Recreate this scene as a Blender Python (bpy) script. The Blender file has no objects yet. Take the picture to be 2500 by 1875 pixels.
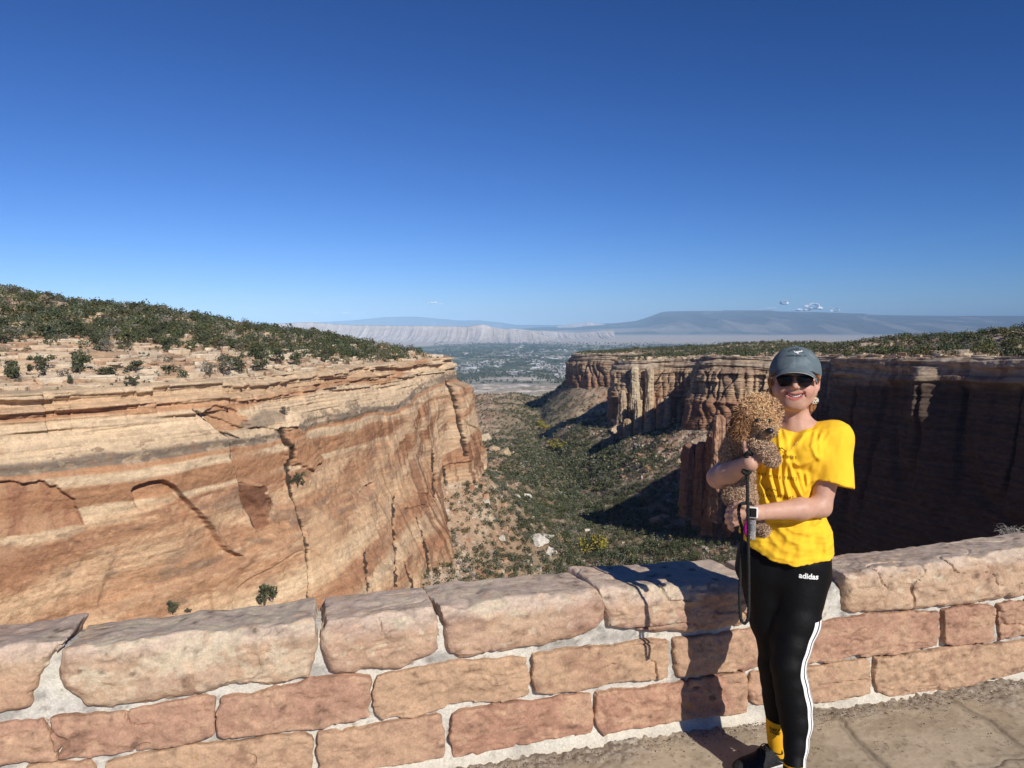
import bpy, bmesh, math, random
import numpy as np
from mathutils import Vector, Matrix
from mathutils.bvhtree import BVHTree

R = math.radians
scene = bpy.context.scene
C = scene.collection

# ------------------------------------------------------------------ camera
F = 1879.0                      # focal length in photograph pixels (2500 x 1875)
PITCH = math.atan(142.5 / F)
CAMZ = 1.785
cam_d = bpy.data.cameras.new('camera')
cam_d.sensor_width = 36.0
cam_d.lens = 36.0 * F / 2500.0
cam_d.clip_start = 0.05
cam_d.clip_end = 300000.0
cam = bpy.data.objects.new('camera', cam_d)
C.objects.link(cam)
cam.location = (0, 0, CAMZ)
cam.rotation_euler = (math.pi / 2 - PITCH, 0, 0)
scene.camera = cam

# ------------------------------------------------------------------ light
SUN_AZ = R(30.5)                # light comes from behind, this far to the right
SUN_EL = R(32.5)
world = bpy.data.worlds.new('World')
scene.world = world
world.use_nodes = True
wn = world.node_tree.nodes
wl = world.node_tree.links
bg = wn['Background']
sky = wn.new('ShaderNodeTexSky')
sky.sky_type = 'NISHITA'
sky.sun_disc = False
sky.sun_elevation = SUN_EL
sky.sun_rotation = math.pi - SUN_AZ
sky.altitude = 1900.0
sky.air_density = 1.0
sky.dust_density = 0.25
sky.ozone_density = 3.0
# clear high-desert air: deepen the blue of the upper sky, channel by channel (k * c ** g)
SKY_K = 0.095
sep = wn.new('ShaderNodeSeparateColor'); com = wn.new('ShaderNodeCombineColor')
wl.new(sky.outputs[0], sep.inputs[0])
for ch, (g_, k_) in enumerate(((1.60, 0.59), (1.37, 0.71), (1.35, 1.12))):
    p_ = wn.new('ShaderNodeMath'); p_.operation = 'POWER'; p_.inputs[1].default_value = g_
    q_ = wn.new('ShaderNodeMath'); q_.operation = 'MULTIPLY'; q_.inputs[1].default_value = k_ * SKY_K ** g_ / SKY_K
    wl.new(sep.outputs[ch], p_.inputs[0]); wl.new(p_.outputs[0], q_.inputs[0]); wl.new(q_.outputs[0], com.inputs[ch])
wl.new(com.outputs[0], bg.inputs[0])
bg.inputs[1].default_value = SKY_K
sun_d = bpy.data.lights.new('sun', 'SUN')
sun_d.energy = 5.0
sun_d.angle = R(0.53)
sun_d.color = (1.0, 0.945, 0.86)
sun = bpy.data.objects.new('sun', sun_d)
C.objects.link(sun)
SUNV = Vector((math.sin(SUN_AZ) * math.cos(SUN_EL), -math.cos(SUN_AZ) * math.cos(SUN_EL), math.sin(SUN_EL)))
sun.rotation_euler = (-SUNV).to_track_quat('-Z', 'Y').to_euler()
sun.location = (20, -30, 30)
scene.view_settings.view_transform = 'Standard'
scene.view_settings.look = 'None'
scene.view_settings.exposure = 0.0
scene.view_settings.gamma = 1.0
scene.cycles.volume_bounces = 0
scene.cycles.max_bounces = 6
scene.cycles.transparent_max_bounces = 12

# ------------------------------------------------------------------ helpers
SP, CP = math.sin(PITCH), math.cos(PITCH)

def ray(px, py):
    """direction (x, y, z) with y = 1 of the sight line through a photograph pixel"""
    cx = (np.asarray(px, float) - 1250.0) / F
    cy = -(np.asarray(py, float) - 937.5) / F
    y = CP + cy * SP
    z = -SP + cy * CP
    return cx / y, z / y

def at(px, py, Y):
    rx, rz = ray(px, py)
    return np.array([rx * Y, Y, CAMZ + rz * Y])

def proj(P):
    """world points (n,3) -> photograph pixels; used to survey where features of the rock lie"""
    x, y, z = P[..., 0], P[..., 1], P[..., 2] - CAMZ
    f = y * CP - z * SP
    u = y * SP + z * CP
    return 1250 + F * x / f, 937.5 - F * u / f

def _hash(ix, iy, iz, seed):
    h = (ix.astype(np.uint32) * np.uint32(374761393) + iy.astype(np.uint32) * np.uint32(668265263)
         + iz.astype(np.uint32) * np.uint32(2246822519) + np.uint32((seed * 3266489917 + 12345) & 0xffffffff))
    h = (h ^ (h >> np.uint32(13))) * np.uint32(1274126177)
    h = (h ^ (h >> np.uint32(16))) * np.uint32(2654435769)
    return ((h ^ (h >> np.uint32(15))) & np.uint32(0xffffff)).astype(np.float32) / np.float32(16777215)

def noise(x, y, z=0.0, seed=0):
    """smooth value noise, -1..1"""
    x, y, z = np.broadcast_arrays(np.asarray(x, np.float32), np.asarray(y, np.float32), np.asarray(z, np.float32))
    fx, fy, fz = np.floor(x), np.floor(y), np.floor(z)
    ix, iy, iz = fx.astype(np.int32), fy.astype(np.int32), fz.astype(np.int32)
    x, y, z = x - fx, y - fy, z - fz
    x = x * x * x * (x * (x * 6 - 15) + 10); y = y * y * y * (y * (y * 6 - 15) + 10); z = z * z * z * (z * (z * 6 - 15) + 10)
    o = 0
    for dz in (0, 1):
        wz = z if dz else 1 - z
        for dy in (0, 1):
            wy = y if dy else 1 - y
            a = _hash(ix, iy + dy, iz + dz, seed); b = _hash(ix + 1, iy + dy, iz + dz, seed)
            o = o + wz * wy * (a + (b - a) * x)
    return o * 2 - 1

def fbm(x, y, z=0.0, octaves=4, seed=0, gain=0.5):
    o = 0; a = 1.0; s = 0.0
    for k in range(octaves):
        f = 2.03 ** k
        o = o + a * noise(np.asarray(x) * f, np.asarray(y) * f, np.asarray(z) * f, seed + k * 17)
        s += a; a *= gain
    return o / s * 1.5

def ridged(x, y, z=0.0, octaves=3, seed=0):
    o = 0; a = 1.0; s = 0
    for k in range(octaves):
        f = 2.1 ** k
        o = o + a * (1 - np.abs(noise(np.asarray(x) * f, np.asarray(y) * f, np.asarray(z) * f, seed + k * 31)) * 2)
        s += a; a *= 0.5
    return o / s

def sstep(a, b, x):
    t = np.clip((x - a) / (b - a), 0, 1)
    return t * t * (3 - 2 * t)

def lerp(a, b, t):
    return a + (b - a) * t

def mix3(c, col, m):
    """blend colour arrays by a mask"""
    return c + (np.asarray(col, np.float32) - c) * np.clip(m, 0, 1)[..., None]

def catmull(P, n=12):
    P = np.asarray(P, float)
    Q = np.vstack([2 * P[0] - P[1], P, 2 * P[-1] - P[-2]])
    out = []
    for i in range(1, len(Q) - 2):
        t = np.linspace(0, 1, n, endpoint=False)[:, None]
        a, b, c, d = Q[i - 1], Q[i], Q[i + 1], Q[i + 2]
        out.append(0.5 * ((2 * b) + (-a + c) * t + (2 * a - 5 * b + 4 * c - d) * t * t + (-a + 3 * b - 3 * c + d) * t ** 3))
    out.append(P[-1:])
    return np.vstack(out)

def make_mesh(name, V, Fc, mat=None, col=None, smooth=False, parent=None, origin=None):
    """numpy mesh: V (n,3), Fc (m,4) or (m,3) int"""
    V = np.ascontiguousarray(V, np.float32)
    if origin is not None:
        V = V - np.asarray(origin, np.float32)
    Fc = np.ascontiguousarray(Fc, np.int32)
    k = Fc.shape[1]
    me = bpy.data.meshes.new(name)
    me.vertices.add(len(V)); me.vertices.foreach_set('co', V.ravel())
    me.loops.add(Fc.size); me.loops.foreach_set('vertex_index', Fc.ravel())
    me.polygons.add(len(Fc))
    me.polygons.foreach_set('loop_start', np.arange(0, Fc.size, k, dtype=np.int32))
    me.polygons.foreach_set('loop_total', np.full(len(Fc), k, np.int32))
    me.polygons.foreach_set('use_smooth', np.full(len(Fc), smooth, bool))
    me.update(calc_edges=True)
    if col is not None:
        a = me.color_attributes.new('Col', 'FLOAT_COLOR', 'POINT')
        c4 = np.ones((len(V), 4), np.float32); c4[:, :3] = col
        a.data.foreach_set('color', c4.ravel())
    if mat is not None:
        me.materials.append(mat)
    o = bpy.data.objects.new(name, me)
    C.objects.link(o)
    if parent is not None:
        o.parent = parent
        if origin is not None:
            o.location = Vector(origin) - parent.location
    elif origin is not None:
        o.location = origin
    return o

def grid_faces(nu, nv, keep=None):
    i = np.arange(nu * nv).reshape(nu, nv)
    f = np.stack([i[:-1, :-1], i[1:, :-1], i[1:, 1:], i[:-1, 1:]], -1).reshape(-1, 4)
    return f if keep is None else f[keep.ravel()]

def tag(o, label=None, cat=None, group=None, kind=None):
    if label: o['label'] = label
    if cat: o['category'] = cat
    if group: o['group'] = group
    if kind: o['kind'] = kind
    return o

def empty(name, loc, label=None, cat=None, group=None):
    o = bpy.data.objects.new(name, None); C.objects.link(o); o.location = loc
    o.empty_display_size = 0.1
    return tag(o, label, cat, group)

def mat_new(name):
    m = bpy.data.materials.new(name); m.use_nodes = True
    nt = m.node_tree
    return m, nt, nt.nodes, nt.links, nt.nodes['Principled BSDF']

def mat_flat(name, rgb, rough=0.8, spec=0.3, noise_scale=None, amt=0.15, bump=0.0, bscale=200.0, metallic=0.0):
    """plain colour broken up by object-space noise, optional bump"""
    m, nt, N, L, B = mat_new(name)
    B.inputs['Roughness'].default_value = rough
    B.inputs['Specular IOR Level'].default_value = spec
    B.inputs['Metallic'].default_value = metallic
    B.inputs['Base Color'].default_value = (*rgb, 1)
    tc = N.new('ShaderNodeTexCoord')
    if noise_scale:
        n = N.new('ShaderNodeTexNoise'); n.inputs['Scale'].default_value = noise_scale; n.inputs['Detail'].default_value = 5
        L.new(tc.outputs['Object'], n.inputs['Vector'])
        r = N.new('ShaderNodeMapRange'); r.inputs['From Min'].default_value = 0.3; r.inputs['From Max'].default_value = 0.7
        r.inputs['To Min'].default_value = 1 - amt; r.inputs['To Max'].default_value = 1 + amt
        L.new(n.outputs['Fac'], r.inputs['Value'])
        x = N.new('ShaderNodeVectorMath'); x.operation = 'SCALE'; x.inputs[0].default_value = rgb
        L.new(r.outputs[0], x.inputs['Scale']); L.new(x.outputs[0], B.inputs['Base Color'])
    if bump:
        n = N.new('ShaderNodeTexNoise'); n.inputs['Scale'].default_value = bscale; n.inputs['Detail'].default_value = 4
        L.new(tc.outputs['Object'], n.inputs['Vector'])
        b = N.new('ShaderNodeBump'); b.inputs['Strength'].default_value = 1.0; b.inputs['Distance'].default_value = bump
        L.new(n.outputs['Fac'], b.inputs['Height']); L.new(b.outputs[0], B.inputs['Normal'])
    return m

def mat_attr(name, scales=((0.5, 0.25),), rough=0.95, bump=0.0, bscale=1.0, bdetail=6, zscale=1.0, spec=0.15):
    """mesh colour attribute modulated by world-space noises; optional bump"""
    m, nt, N, L, B = mat_new(name)
    B.inputs['Roughness'].default_value = rough
    B.inputs['Specular IOR Level'].default_value = spec
    at_ = N.new('ShaderNodeAttribute'); at_.attribute_name = 'Col'
    tc = N.new('ShaderNodeTexCoord')
    mp = N.new('ShaderNodeMapping'); mp.inputs['Scale'].default_value = (1, 1, zscale)
    L.new(tc.outputs['Object'], mp.inputs['Vector'])
    out = at_.outputs['Color']
    for sc, am in scales:
        n = N.new('ShaderNodeTexNoise'); n.inputs['Scale'].default_value = sc; n.inputs['Detail'].default_value = 6
        n.inputs['Roughness'].default_value = 0.65
        L.new(mp.outputs[0], n.inputs['Vector'])
        r = N.new('ShaderNodeMapRange'); r.inputs['From Min'].default_value = 0.3; r.inputs['From Max'].default_value = 0.7
        r.inputs['To Min'].default_value = 1 - am; r.inputs['To Max'].default_value = 1 + am
        L.new(n.outputs['Fac'], r.inputs['Value'])
        x = N.new('ShaderNodeVectorMath'); x.operation = 'SCALE'
        L.new(out, x.inputs[0]); L.new(r.outputs[0], x.inputs['Scale']); out = x.outputs[0]
    L.new(out, B.inputs['Base Color'])
    if bump:
        n = N.new('ShaderNodeTexNoise'); n.inputs['Scale'].default_value = bscale; n.inputs['Detail'].default_value = bdetail
        n.inputs['Roughness'].default_value = 0.6
        L.new(mp.outputs[0], n.inputs['Vector'])
        b = N.new('ShaderNodeBump'); b.inputs['Strength'].default_value = 1.0; b.inputs['Distance'].default_value = bump
        L.new(n.outputs['Fac'], b.inputs['Height']); L.new(b.outputs[0], B.inputs['Normal'])
    return m
# ================================================================== TERRAIN
# rim of the canyon: x, y, rim height, foot height
LEFT = np.array([(-300, -160, -6, -100), (-262, -40, -8, -120), (-232, 60, -10, -130), (-195, 140, -14, -132), (-150, 208, -17, -130), (-107, 256, -17, -128),
                 (-84, 310, -17, -122), (-68, 366, -17, -104), (-53, 415, -17, -92), (-41, 450, -17, -80), (-40, 478, -17.5, -76), (-62, 520, -18, -80),
                 (-120, 580, -20, -86), (-230, 680, -22, -90), (-420, 860, -26, -100)], float)
RIGHT = np.array([(600, 2300, -62, -180), (320, 1760, -56, -150), (168, 1500, -52, -120), (112, 1380, -48, -102), (108, 1290, -46, -96), (142, 1236, -44, -94), (188, 1196, -43, -92),
                  (215, 1130, -42, -94), (190, 1040, -40, -100), (140, 930, -38, -104), (119, 880, -37, -103), (132, 850, -37, -103), (170, 838, -35, -98),
                  (200, 805, -32, -90), (200, 745, -29, -84), (172, 690, -26, -80), (164, 652, -24, -80), (184, 630, -23, -80), (207, 618, -23, -84),
                  (232, 598, -22, -94), (243, 560, -21, -100), (222, 500, -18, -108), (188, 440, -15.5, -108), (168, 392, -14.5, -112), (178, 350, -13, -116),
                  (204, 292, -10, -118), (232, 215, -8, -120), (240, 120, -7, -120), (225, 20, -6, -110)], float)
NEAR = np.array([(185, -50, -5, -110), (110, -40, -3, -120), (60, 2, -1, -130), (28, 11, -0.6, -130), (14, 8.3, -0.5, -130), (3, 5.1, -0.5, -130), (-8, 1.9, -0.5, -130), (-30, -5, -0.8, -130), (-110, -40, -2, -130), (-200, -170, -4, -120)], float)

ls = catmull(LEFT, 10); rs = catmull(RIGHT, 10)
ring = np.vstack([rs, catmull(NEAR, 6), ls[1:], [(-900, 1000, -30, -150), (-2500, 1500, -40, -300), (-2500, -900, 0, 0), (2500, -900, 0, 0), (2500, 2300, -60, -300), (900, 2500, -62, -220)]])
# the gap beyond (-300,-160) closes the head of the side canyon behind the viewer
AX = np.array([(60, -200), (70, 60), (62, 250), (54, 420), (56, 560), (42, 850), (38, 1000), (42, 1265), (52, 1700), (60, 2087), (60, 3000), (60, 30000)], float)
AZ_Y = [-400, 100, 300, 500, 850, 1265, 1700, 2087, 3000, 4200, 6000, 90000]
AZ_Z = [-128, -130, -134, -137, -141, -148, -162, -190, -270, -345, -450, -450]

def poly_near(px, py, poly, vals=None, closed=False):
    """distance to a polyline, values at the nearest point"""
    P = np.vstack([poly, poly[:1]]) if closed else poly
    best = np.full(px.shape, 1e18, np.float64); out = [np.zeros(px.shape) for _ in range(P.shape[1] - 2)]
    for i in range(len(P) - 1):
        ax, ay = P[i, :2]; bx, by = P[i + 1, :2]
        dx, dy = bx - ax, by - ay; L2 = dx * dx + dy * dy + 1e-9
        t = np.clip(((px - ax) * dx + (py - ay) * dy) / L2, 0, 1)
        d = (px - ax - t * dx) ** 2 + (py - ay - t * dy) ** 2
        m = d < best
        best[m] = d[m]
        for k in range(len(out)):
            out[k][m] = (P[i, 2 + k] + (P[i + 1, 2 + k] - P[i, 2 + k]) * t)[m]
    return np.sqrt(best), out

def inside(px, py, P):
    c = np.zeros(px.shape, bool)
    j = len(P) - 1
    for i in range(len(P)):
        xi, yi = P[i, :2]; xj, yj = P[j, :2]
        if yi != yj:
            c ^= ((yi > py) != (yj > py)) & (px < (xj - xi) * (py - yi) / (yj - yi) + xi)
        j = i
    return c

# fields on a regular plan grid, sampled bilinearly afterwards
GX = np.arange(-900, 1101, 5.0); GY = np.arange(-300, 3001, 5.0)
gx, gy = np.meshgrid(GX, GY, indexing='ij')
g_d, (g_rz, g_fz) = poly_near(gx, gy, ring, closed=True)
g_in = inside(gx, gy, ring)
g_sd = np.where(g_in, g_d, -g_d)             # positive on the mesas, negative in the canyon
g_da, _ = poly_near(gx, gy, AX)
# blur the nearest-point heights so they carry no creases
def blur(a, n):
    for _ in range(n):
        p = np.pad(a, 1, mode='edge')
        a = (p[1:-1, 1:-1] * 2 + p[:-2, 1:-1] + p[2:, 1:-1] + p[1:-1, :-2] + p[1:-1, 2:]) / 6
    return a
g_rz = blur(g_rz, 10); g_fz = blur(g_fz, 14)

def samp(g, x, y):
    fx = np.clip((x - GX[0]) / 5.0, 0, len(GX) - 1.001); fy = np.clip((y - GY[0]) / 5.0, 0, len(GY) - 1.001)
    i = fx.astype(int); j = fy.astype(int); u = fx - i; v = fy - j
    return (g[i, j] * (1 - u) + g[i + 1, j] * u) * (1 - v) + (g[i, j + 1] * (1 - u) + g[i + 1, j + 1] * u) * v

def low_z(x, y):
    za = np.interp(y, AZ_Y, AZ_Z)
    sd = -samp(g_sd, x, y); da = samp(g_da, x, y); zf = samp(g_fz, x, y)
    dc = np.maximum(sd - 7, 0)
    W = np.minimum(dc + np.maximum(da - 8, 0), 210.0) + 1e-3
    t = np.clip(1 - dc / W, 0, 1)
    far = sstep(2600, 1700, y)
    lp = np.where(x < 50, 1.25, lerp(1.35, 0.95, sstep(550, 750, y)))
    z = za + (zf - za) * t ** lp * far
    # gullies running down the slope and hummocks
    z = z + far * (fbm(x / 55, y / 55, 0, 4, 3) * 6.0 * sstep(0, 40, da) + fbm(x / 13, y / 13, 0, 3, 5) * 1.6) * sstep(-2, 25, dc)
    # stream bed
    z = z - far * 3.0 * np.exp(-(da + fbm(x / 30, y / 30, 0, 2, 9) * 10) ** 2 / 60.0)
    # two dark knolls that pinch the canyon mouth
    for (kx, ky, kh, kr) in ((5, 1560, 8, 60), (-50, 1620, 14, 90), (112, 1560, 14, 45), (160, 1640, 14, 90)):
        z = z + kh * np.exp(-((x - kx) ** 2 + (y - ky) ** 2) / kr ** 2)
    z = z + far * 13 * np.exp(-((x - 84) ** 2 + (y - 935) ** 2) / 42.0 ** 2) + far * 10 * np.exp(-((x - 78) ** 2 + (y - 1350) ** 2) / 50.0 ** 2)
    # badlands in front of the plain
    bl = sstep(1900, 2600, y) * sstep(6200, 4600, y)
    z = z + bl * (ridged(x / 420, y / 300, 0, 4, 21) * 34 + ridged(x / 120, y / 90, 0, 3, 22) * 10 - 18)
    return z

def mesa_rise(x, y, s):
    left = sstep(60, -20, x)
    r = lerp(0.048 * np.minimum(s, 320.0), 0.15 * np.minimum(s, 150.0), left)
    r = r + left * 21 * np.exp(-((x + 335) ** 2 + (y - 430) ** 2) / 95.0 ** 2) + left * 2.2 * np.exp(-((x + 150) ** 2 + (y - 475) ** 2) / 65.0 ** 2) * sstep(4, 50, s)
    r = r + (1 - left) * 12 * sstep(240, 330, x) * sstep(820, 480, y) * sstep(20, 90, s)
    return r

def mesa_z(x, y):
    s = np.maximum(samp(g_sd, x, y), 0); rz = samp(g_rz, x, y)
    n = fbm(x / 38, y / 38, 0, 4, 41)
    h = mesa_rise(x, y, s) + n * 2.2 * sstep(0, 30, s)
    # sandstone benches: quantise the height into ledges
    step = 2.6; q = h / step + fbm(x / 60, y / 60, 0, 2, 43) * 0.6
    f = q - np.floor(q)
    lz = (np.floor(q) + sstep(0.62, 0.92, f)) * step - fbm(x / 60, y / 60, 0, 2, 43) * 0.6 * step
    step2 = 0.9; q2 = (h + fbm(x / 17, y / 17, 0, 2, 44) * .8) / step2; f2 = q2 - np.floor(q2)
    l2 = (np.floor(q2) + sstep(0.5, 0.85, f2)) * step2 - fbm(x / 17, y / 17, 0, 2, 44) * .8
    z = rz + lerp(lz, l2, 0.45) + fbm(x / 6, y / 6, 0, 3, 46) * 0.4
    return np.where(y < 40, np.minimum(z, -0.6 - 0 * z), z)

def ground_z(x, y):
    sd = samp(g_sd, x, y)
    return np.where(sd > 0, mesa_z(x, y), low_z(x, y)), sd

# ---------------------------------------------------------------- colours
CREAM = np.array((0.57, 0.425, 0.275)); SAND = np.array((0.47, 0.315, 0.19)); ORANGE = np.array((0.40, 0.215, 0.115))
RUST = np.array((0.28, 0.135, 0.075)); VARN = np.array((0.135, 0.062, 0.036)); GREYB = np.array((0.20, 0.155, 0.115)); SOIL = np.array((0.42, 0.27, 0.17))

def ground_mesh(name, ang, dist, mat, cut):
    a, d = np.meshgrid(ang, dist, indexing='ij')
    x = np.sin(a) * d; y = np.cos(a) * d
    z, sd = ground_z(x, y)
    V = np.stack([x, y, z], -1)
    # slopes for colouring
    gz0 = np.abs(np.gradient(z, axis=0)) / (np.abs(np.gradient(a, axis=0)) * d + 1e-6)
    gz1 = np.abs(np.gradient(z, axis=1)) / (np.abs(np.gradient(d, axis=1)) + 1e-6)
    slope = np.hypot(gz0, gz1)
    n1 = fbm(x / 25, y / 25, 0, 4, 61); n2 = fbm(x / 5, y / 5, 0, 4, 62)
    # mesa tops: pale ledges and rusty soil
    top = np.broadcast_to(SOIL, V.shape).astype(np.float32)
    top = mix3(top, CREAM * 1.05, sstep(-0.45, 0.15, n2 + n1 * 0.5))
    top = mix3(top, (.60, .50, .38), sstep(-.1, .5, fbm(x / 14, y / 5, 0, 4, 60)) * .7)
    top = mix3(top, (.30, .19, .12), sstep(0.45, 1.1, slope) * 0.6)
    top = mix3(top, (0.30, 0.17, 0.10), sstep(0.25, 0.7, fbm(x / 9, y / 9, 0, 3, 63)) * .6)
    # canyon: talus and floor
    low = np.broadcast_to(np.array((0.40, 0.275, 0.18)), V.shape).astype(np.float32)
    low = mix3(low, (0.52, 0.40, 0.29), sstep(0.0, 0.5, n2))
    low = mix3(low, (0.40, 0.215, 0.125), sstep(0.0, 0.6, n1) * 0.7)
    da = samp(g_da, x, y)
    low = mix3(low, (0.20, 0.17, 0.11), sstep(85, 40, da) * 0.65)
    # badlands / plain
    bcol = np.broadcast_to(np.array((0.38, 0.32, 0.25)), V.shape).astype(np.float32)
    bn = fbm(x / 500, y / 260, 0, 5, 64); bn2 = fbm(x / 90, y / 60, 0, 4, 65)
    bcol = mix3(bcol, (0.60, 0.53, 0.46), sstep(-0.1, 0.5, bn2 + bn * .3))
    bcol = mix3(bcol, (0.20, 0.19, 0.13), sstep(0.1, 0.5, bn) * sstep(3000, 4200, y) * .9)
    town = sstep(5600, 7000, y + fbm(x / 900, y / 600, 0, 3, 66) * 900)
    field = np.broadcast_to(np.array((0.065, 0.085, 0.05)), V.shape).astype(np.float32)
    fn = fbm(x / 700, y / 900, 0, 5, 67); fn2 = fbm(x / 160, y / 420, 0, 4, 68)
    field = mix3(field, (0.30, 0.28, 0.20), sstep(0.22, 0.5, fn2 + fn * .4))
    field = mix3(field, (0.11, 0.13, 0.06), sstep(0.1, 0.5, fn) * .6)
    edge = sstep(17500, 20500, y + fbm(x / 2500, 0, 0, 3, 69) * 1500 - sstep(-300, -3500, x) * -4500)
    field = mix3(field, (0.46, 0.40, 0.33), edge)
    bcol = bcol + (field - bcol) * town[..., None]
    gl = sstep(1750, 2300, y)
    low = low + (bcol - low) * gl[..., None]
    col = np.where((sd > 0)[..., None], top, low)
    f = None
    zc = np.stack([z[:-1, :-1], z[1:, :-1], z[1:, 1:], z[:-1, 1:]]); sc = np.stack([sd[:-1, :-1], sd[1:, :-1], sd[1:, 1:], sd[:-1, 1:]])
    bad = (sc.max(0) > 0) & (sc.min(0) <= 0) & ((zc.max(0) - zc.min(0)) > 6)
    keep = ~bad if cut else None
    return make_mesh(name, V.reshape(-1, 3), grid_faces(len(ang), len(dist), keep), mat, col.reshape(-1, 3), smooth=True)

M_ground = mat_attr('canyon_ground', ((0.35, 0.22), (2.5, 0.22)), bump=0.5, bscale=0.9)
M_plain = mat_attr('plain_ground', ((0.004, 0.2), (0.02, 0.35)), bump=0)
ang1 = np.concatenate([np.arange(-62, -36, 0.5), np.arange(-36, 37, 0.095), np.arange(37.3, 62, 0.5)])
g = ground_mesh('ground', np.radians(ang1), np.exp(np.arange(math.log(9.0), math.log(2700), 0.0052)), M_ground, True)
tag(g, kind='structure')
g = ground_mesh('plain', np.radians(np.arange(-48, 48.1, 0.11)), np.concatenate([np.exp(np.arange(math.log(2690), math.log(24000), 0.0055)), [30000, 40000, 60000, 90000]]), M_plain, False)
tag(g, kind='structure')

# ---------------------------------------------------------------- cliffs
def cliff(name, ctrl, y_lo, y_hi, profile, disp, colour, mat, drop=22, sign=1, fine=0.00105, rows=340, side_ext=None, vpow=1.0):
    """a cliff band swept along the rim; profile(t) outward offset for a depth t below the rim (metres)"""
    dense = catmull(ctrl, 60)
    seg = np.hypot(*np.diff(dense[:, :2], axis=0).T)
    s = np.concatenate([[0], np.cumsum(seg)])
    dcam = np.hypot(dense[:, 0], dense[:, 1])
    inview = (np.abs(dense[:, 0] / np.maximum(dense[:, 1], 1)) < 0.74) & (dense[:, 1] > 60) & (dense[:, 1] < y_hi)
    stepm = np.where(inview, dcam * fine, dcam * fine * 6 + 0.5)
    # number of samples proportional to angular length
    w = np.concatenate([[0], np.cumsum(seg / ((stepm[1:] + stepm[:-1]) / 2))])
    n = int(w[-1])
    u = np.interp(np.linspace(0, w[-1], n), w, s)
    P = np.stack([np.interp(u, s, dense[:, k]) for k in range(4)], -1)
    # smooth normals
    us = np.arange(0, s[-1], 2.0)
    T = np.stack([np.gradient(np.interp(us, s, dense[:, k])) for k in range(2)], -1)
    for k in range(2):
        T[:, k] = np.convolve(np.pad(T[:, k], 5, mode='edge'), np.ones(11) / 11, 'valid')
    T /= np.hypot(T[:, 0], T[:, 1])[:, None] + 1e-9
    Tn = np.stack([np.interp(u, us, T[:, k]) for k in range(2)], -1)
    Tn /= np.hypot(Tn[:, 0], Tn[:, 1])[:, None]
    N = np.stack([Tn[:, 1], -Tn[:, 0]], -1) * sign
    H = P[:, 2] - P[:, 3] + drop
    v = np.linspace(0, 1, rows) ** vpow
    dep = H[:, None] * v[None, :]
    U = np.broadcast_to(u[:, None], dep.shape)
    off = profile(dep, U, P) + disp(dep, U, P)
    X = P[:, 0][:, None] + N[:, 0][:, None] * off
    Y = P[:, 1][:, None] + N[:, 1][:, None] * off
    Z = P[:, 2][:, None] - dep
    # lap back over the mesa top
    lap = 5
    bx = [P[:, 0] - N[:, 0] * 6 * (lap - k) / lap + N[:, 0] * off[:, 0] * 0 for k in range(lap)]
    by = [P[:, 1] - N[:, 1] * 6 * (lap - k) / lap for k in range(lap)]
    bz = []
    for k in range(lap):
        zz = mesa_z(bx[k], by[k]) + 0.25 - 0.5 * (k == 0)
        wgt = (k / lap) ** 2
        bz.append(zz * (1 - wgt) + P[:, 2] * wgt + 0.0)
    X = np.hstack([np.stack(bx, -1), X]); Y = np.hstack([np.stack(by, -1), Y]); Z = np.hstack([np.stack(bz, -1), Z])
    dep = np.hstack([np.repeat(-np.arange(lap, 0, -1.0)[None], n, 0), dep]); U = np.broadcast_to(u[:, None], dep.shape)
    V = np.stack([X, Y, Z], -1)
    col = colour(dep, U, V, P)
    f = grid_faces(*dep.shape)
    if sign > 0: f = f[:, ::-1]
    o = make_mesh(name, V.reshape(-1, 3), f, mat, col.reshape(-1, 3), smooth=True)
    return tag(o, kind='structure'), V

def ledges(dep, U, seed, size, sharp=0.18):
    """bedding: each layer pushed in or out by its own amount, varying along the wall"""
    q = dep / size + fbm(U / 60, dep / 40, 0, 2, seed) * 0.8
    i = np.floor(q); f = q - i
    a = noise(U / 22 , i * 7.3, 0, seed + 1); b = noise(U / 22, (i + 1) * 7.3, 0, seed + 1)
    return a + (b - a) * sstep(1 - sharp, 1, f)

def pdist(px, py, line):
    """distance in photograph pixels from a surveyed polyline, and side"""
    d = np.full(px.shape, 1e9, np.float32)
    for (ax, ay), (bx, by) in zip(line[:-1], line[1:]):
        dx, dy = bx - ax, by - ay
        t = np.clip(((px - ax) * dx + (py - ay) * dy) / (dx * dx + dy * dy), 0, 1)
        d = np.minimum(d, np.hypot(px - ax - t * dx, py - ay - t * dy))
    return d

def pin(px, py, poly):
    return inside(px, py, np.asarray(poly, float))

def psd(px, py, poly):
    d = pdist(px, py, list(poly) + [poly[0]])
    return np.where(pin(px, py, poly), -d, d)
# ---------------------------------------------------------------- left cliff
ARCH = [(315, 1203), (322, 1195), (335, 1186), (350, 1178), (365, 1174), (398, 1174), (424, 1189), (451, 1219), (481, 1245), (514, 1285), (537, 1318), (557, 1345), (590, 1361)]
ARCH_IN = ARCH + [(560, 1400), (480, 1400), (400, 1300), (340, 1240)]
PANEL = [(-60, 1172), (60, 1178), (109, 1176), (123, 1186), (138, 1181), (146, 1196), (182, 1215), (181, 1232), (199, 1265), (207, 1282), (120, 1300), (60, 1306), (-60, 1315)]
CR1 = [(474, 1000), (497, 1020), (527, 1043), (544, 1056), (560, 1063), (567, 1090), (567, 1116), (577, 1149), (585, 1186), (590, 1225), (610, 1259), (617, 1282), (630, 1295)]
CR1B = [(544, 1056), (565, 1060), (590, 1070)]
VPATCH = [(589, 1184), (657, 1189), (662, 1210), (673, 1232), (670, 1259), (663, 1275), (650, 1290), (637, 1295), (623, 1292), (610, 1252), (594, 1225)]
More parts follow.
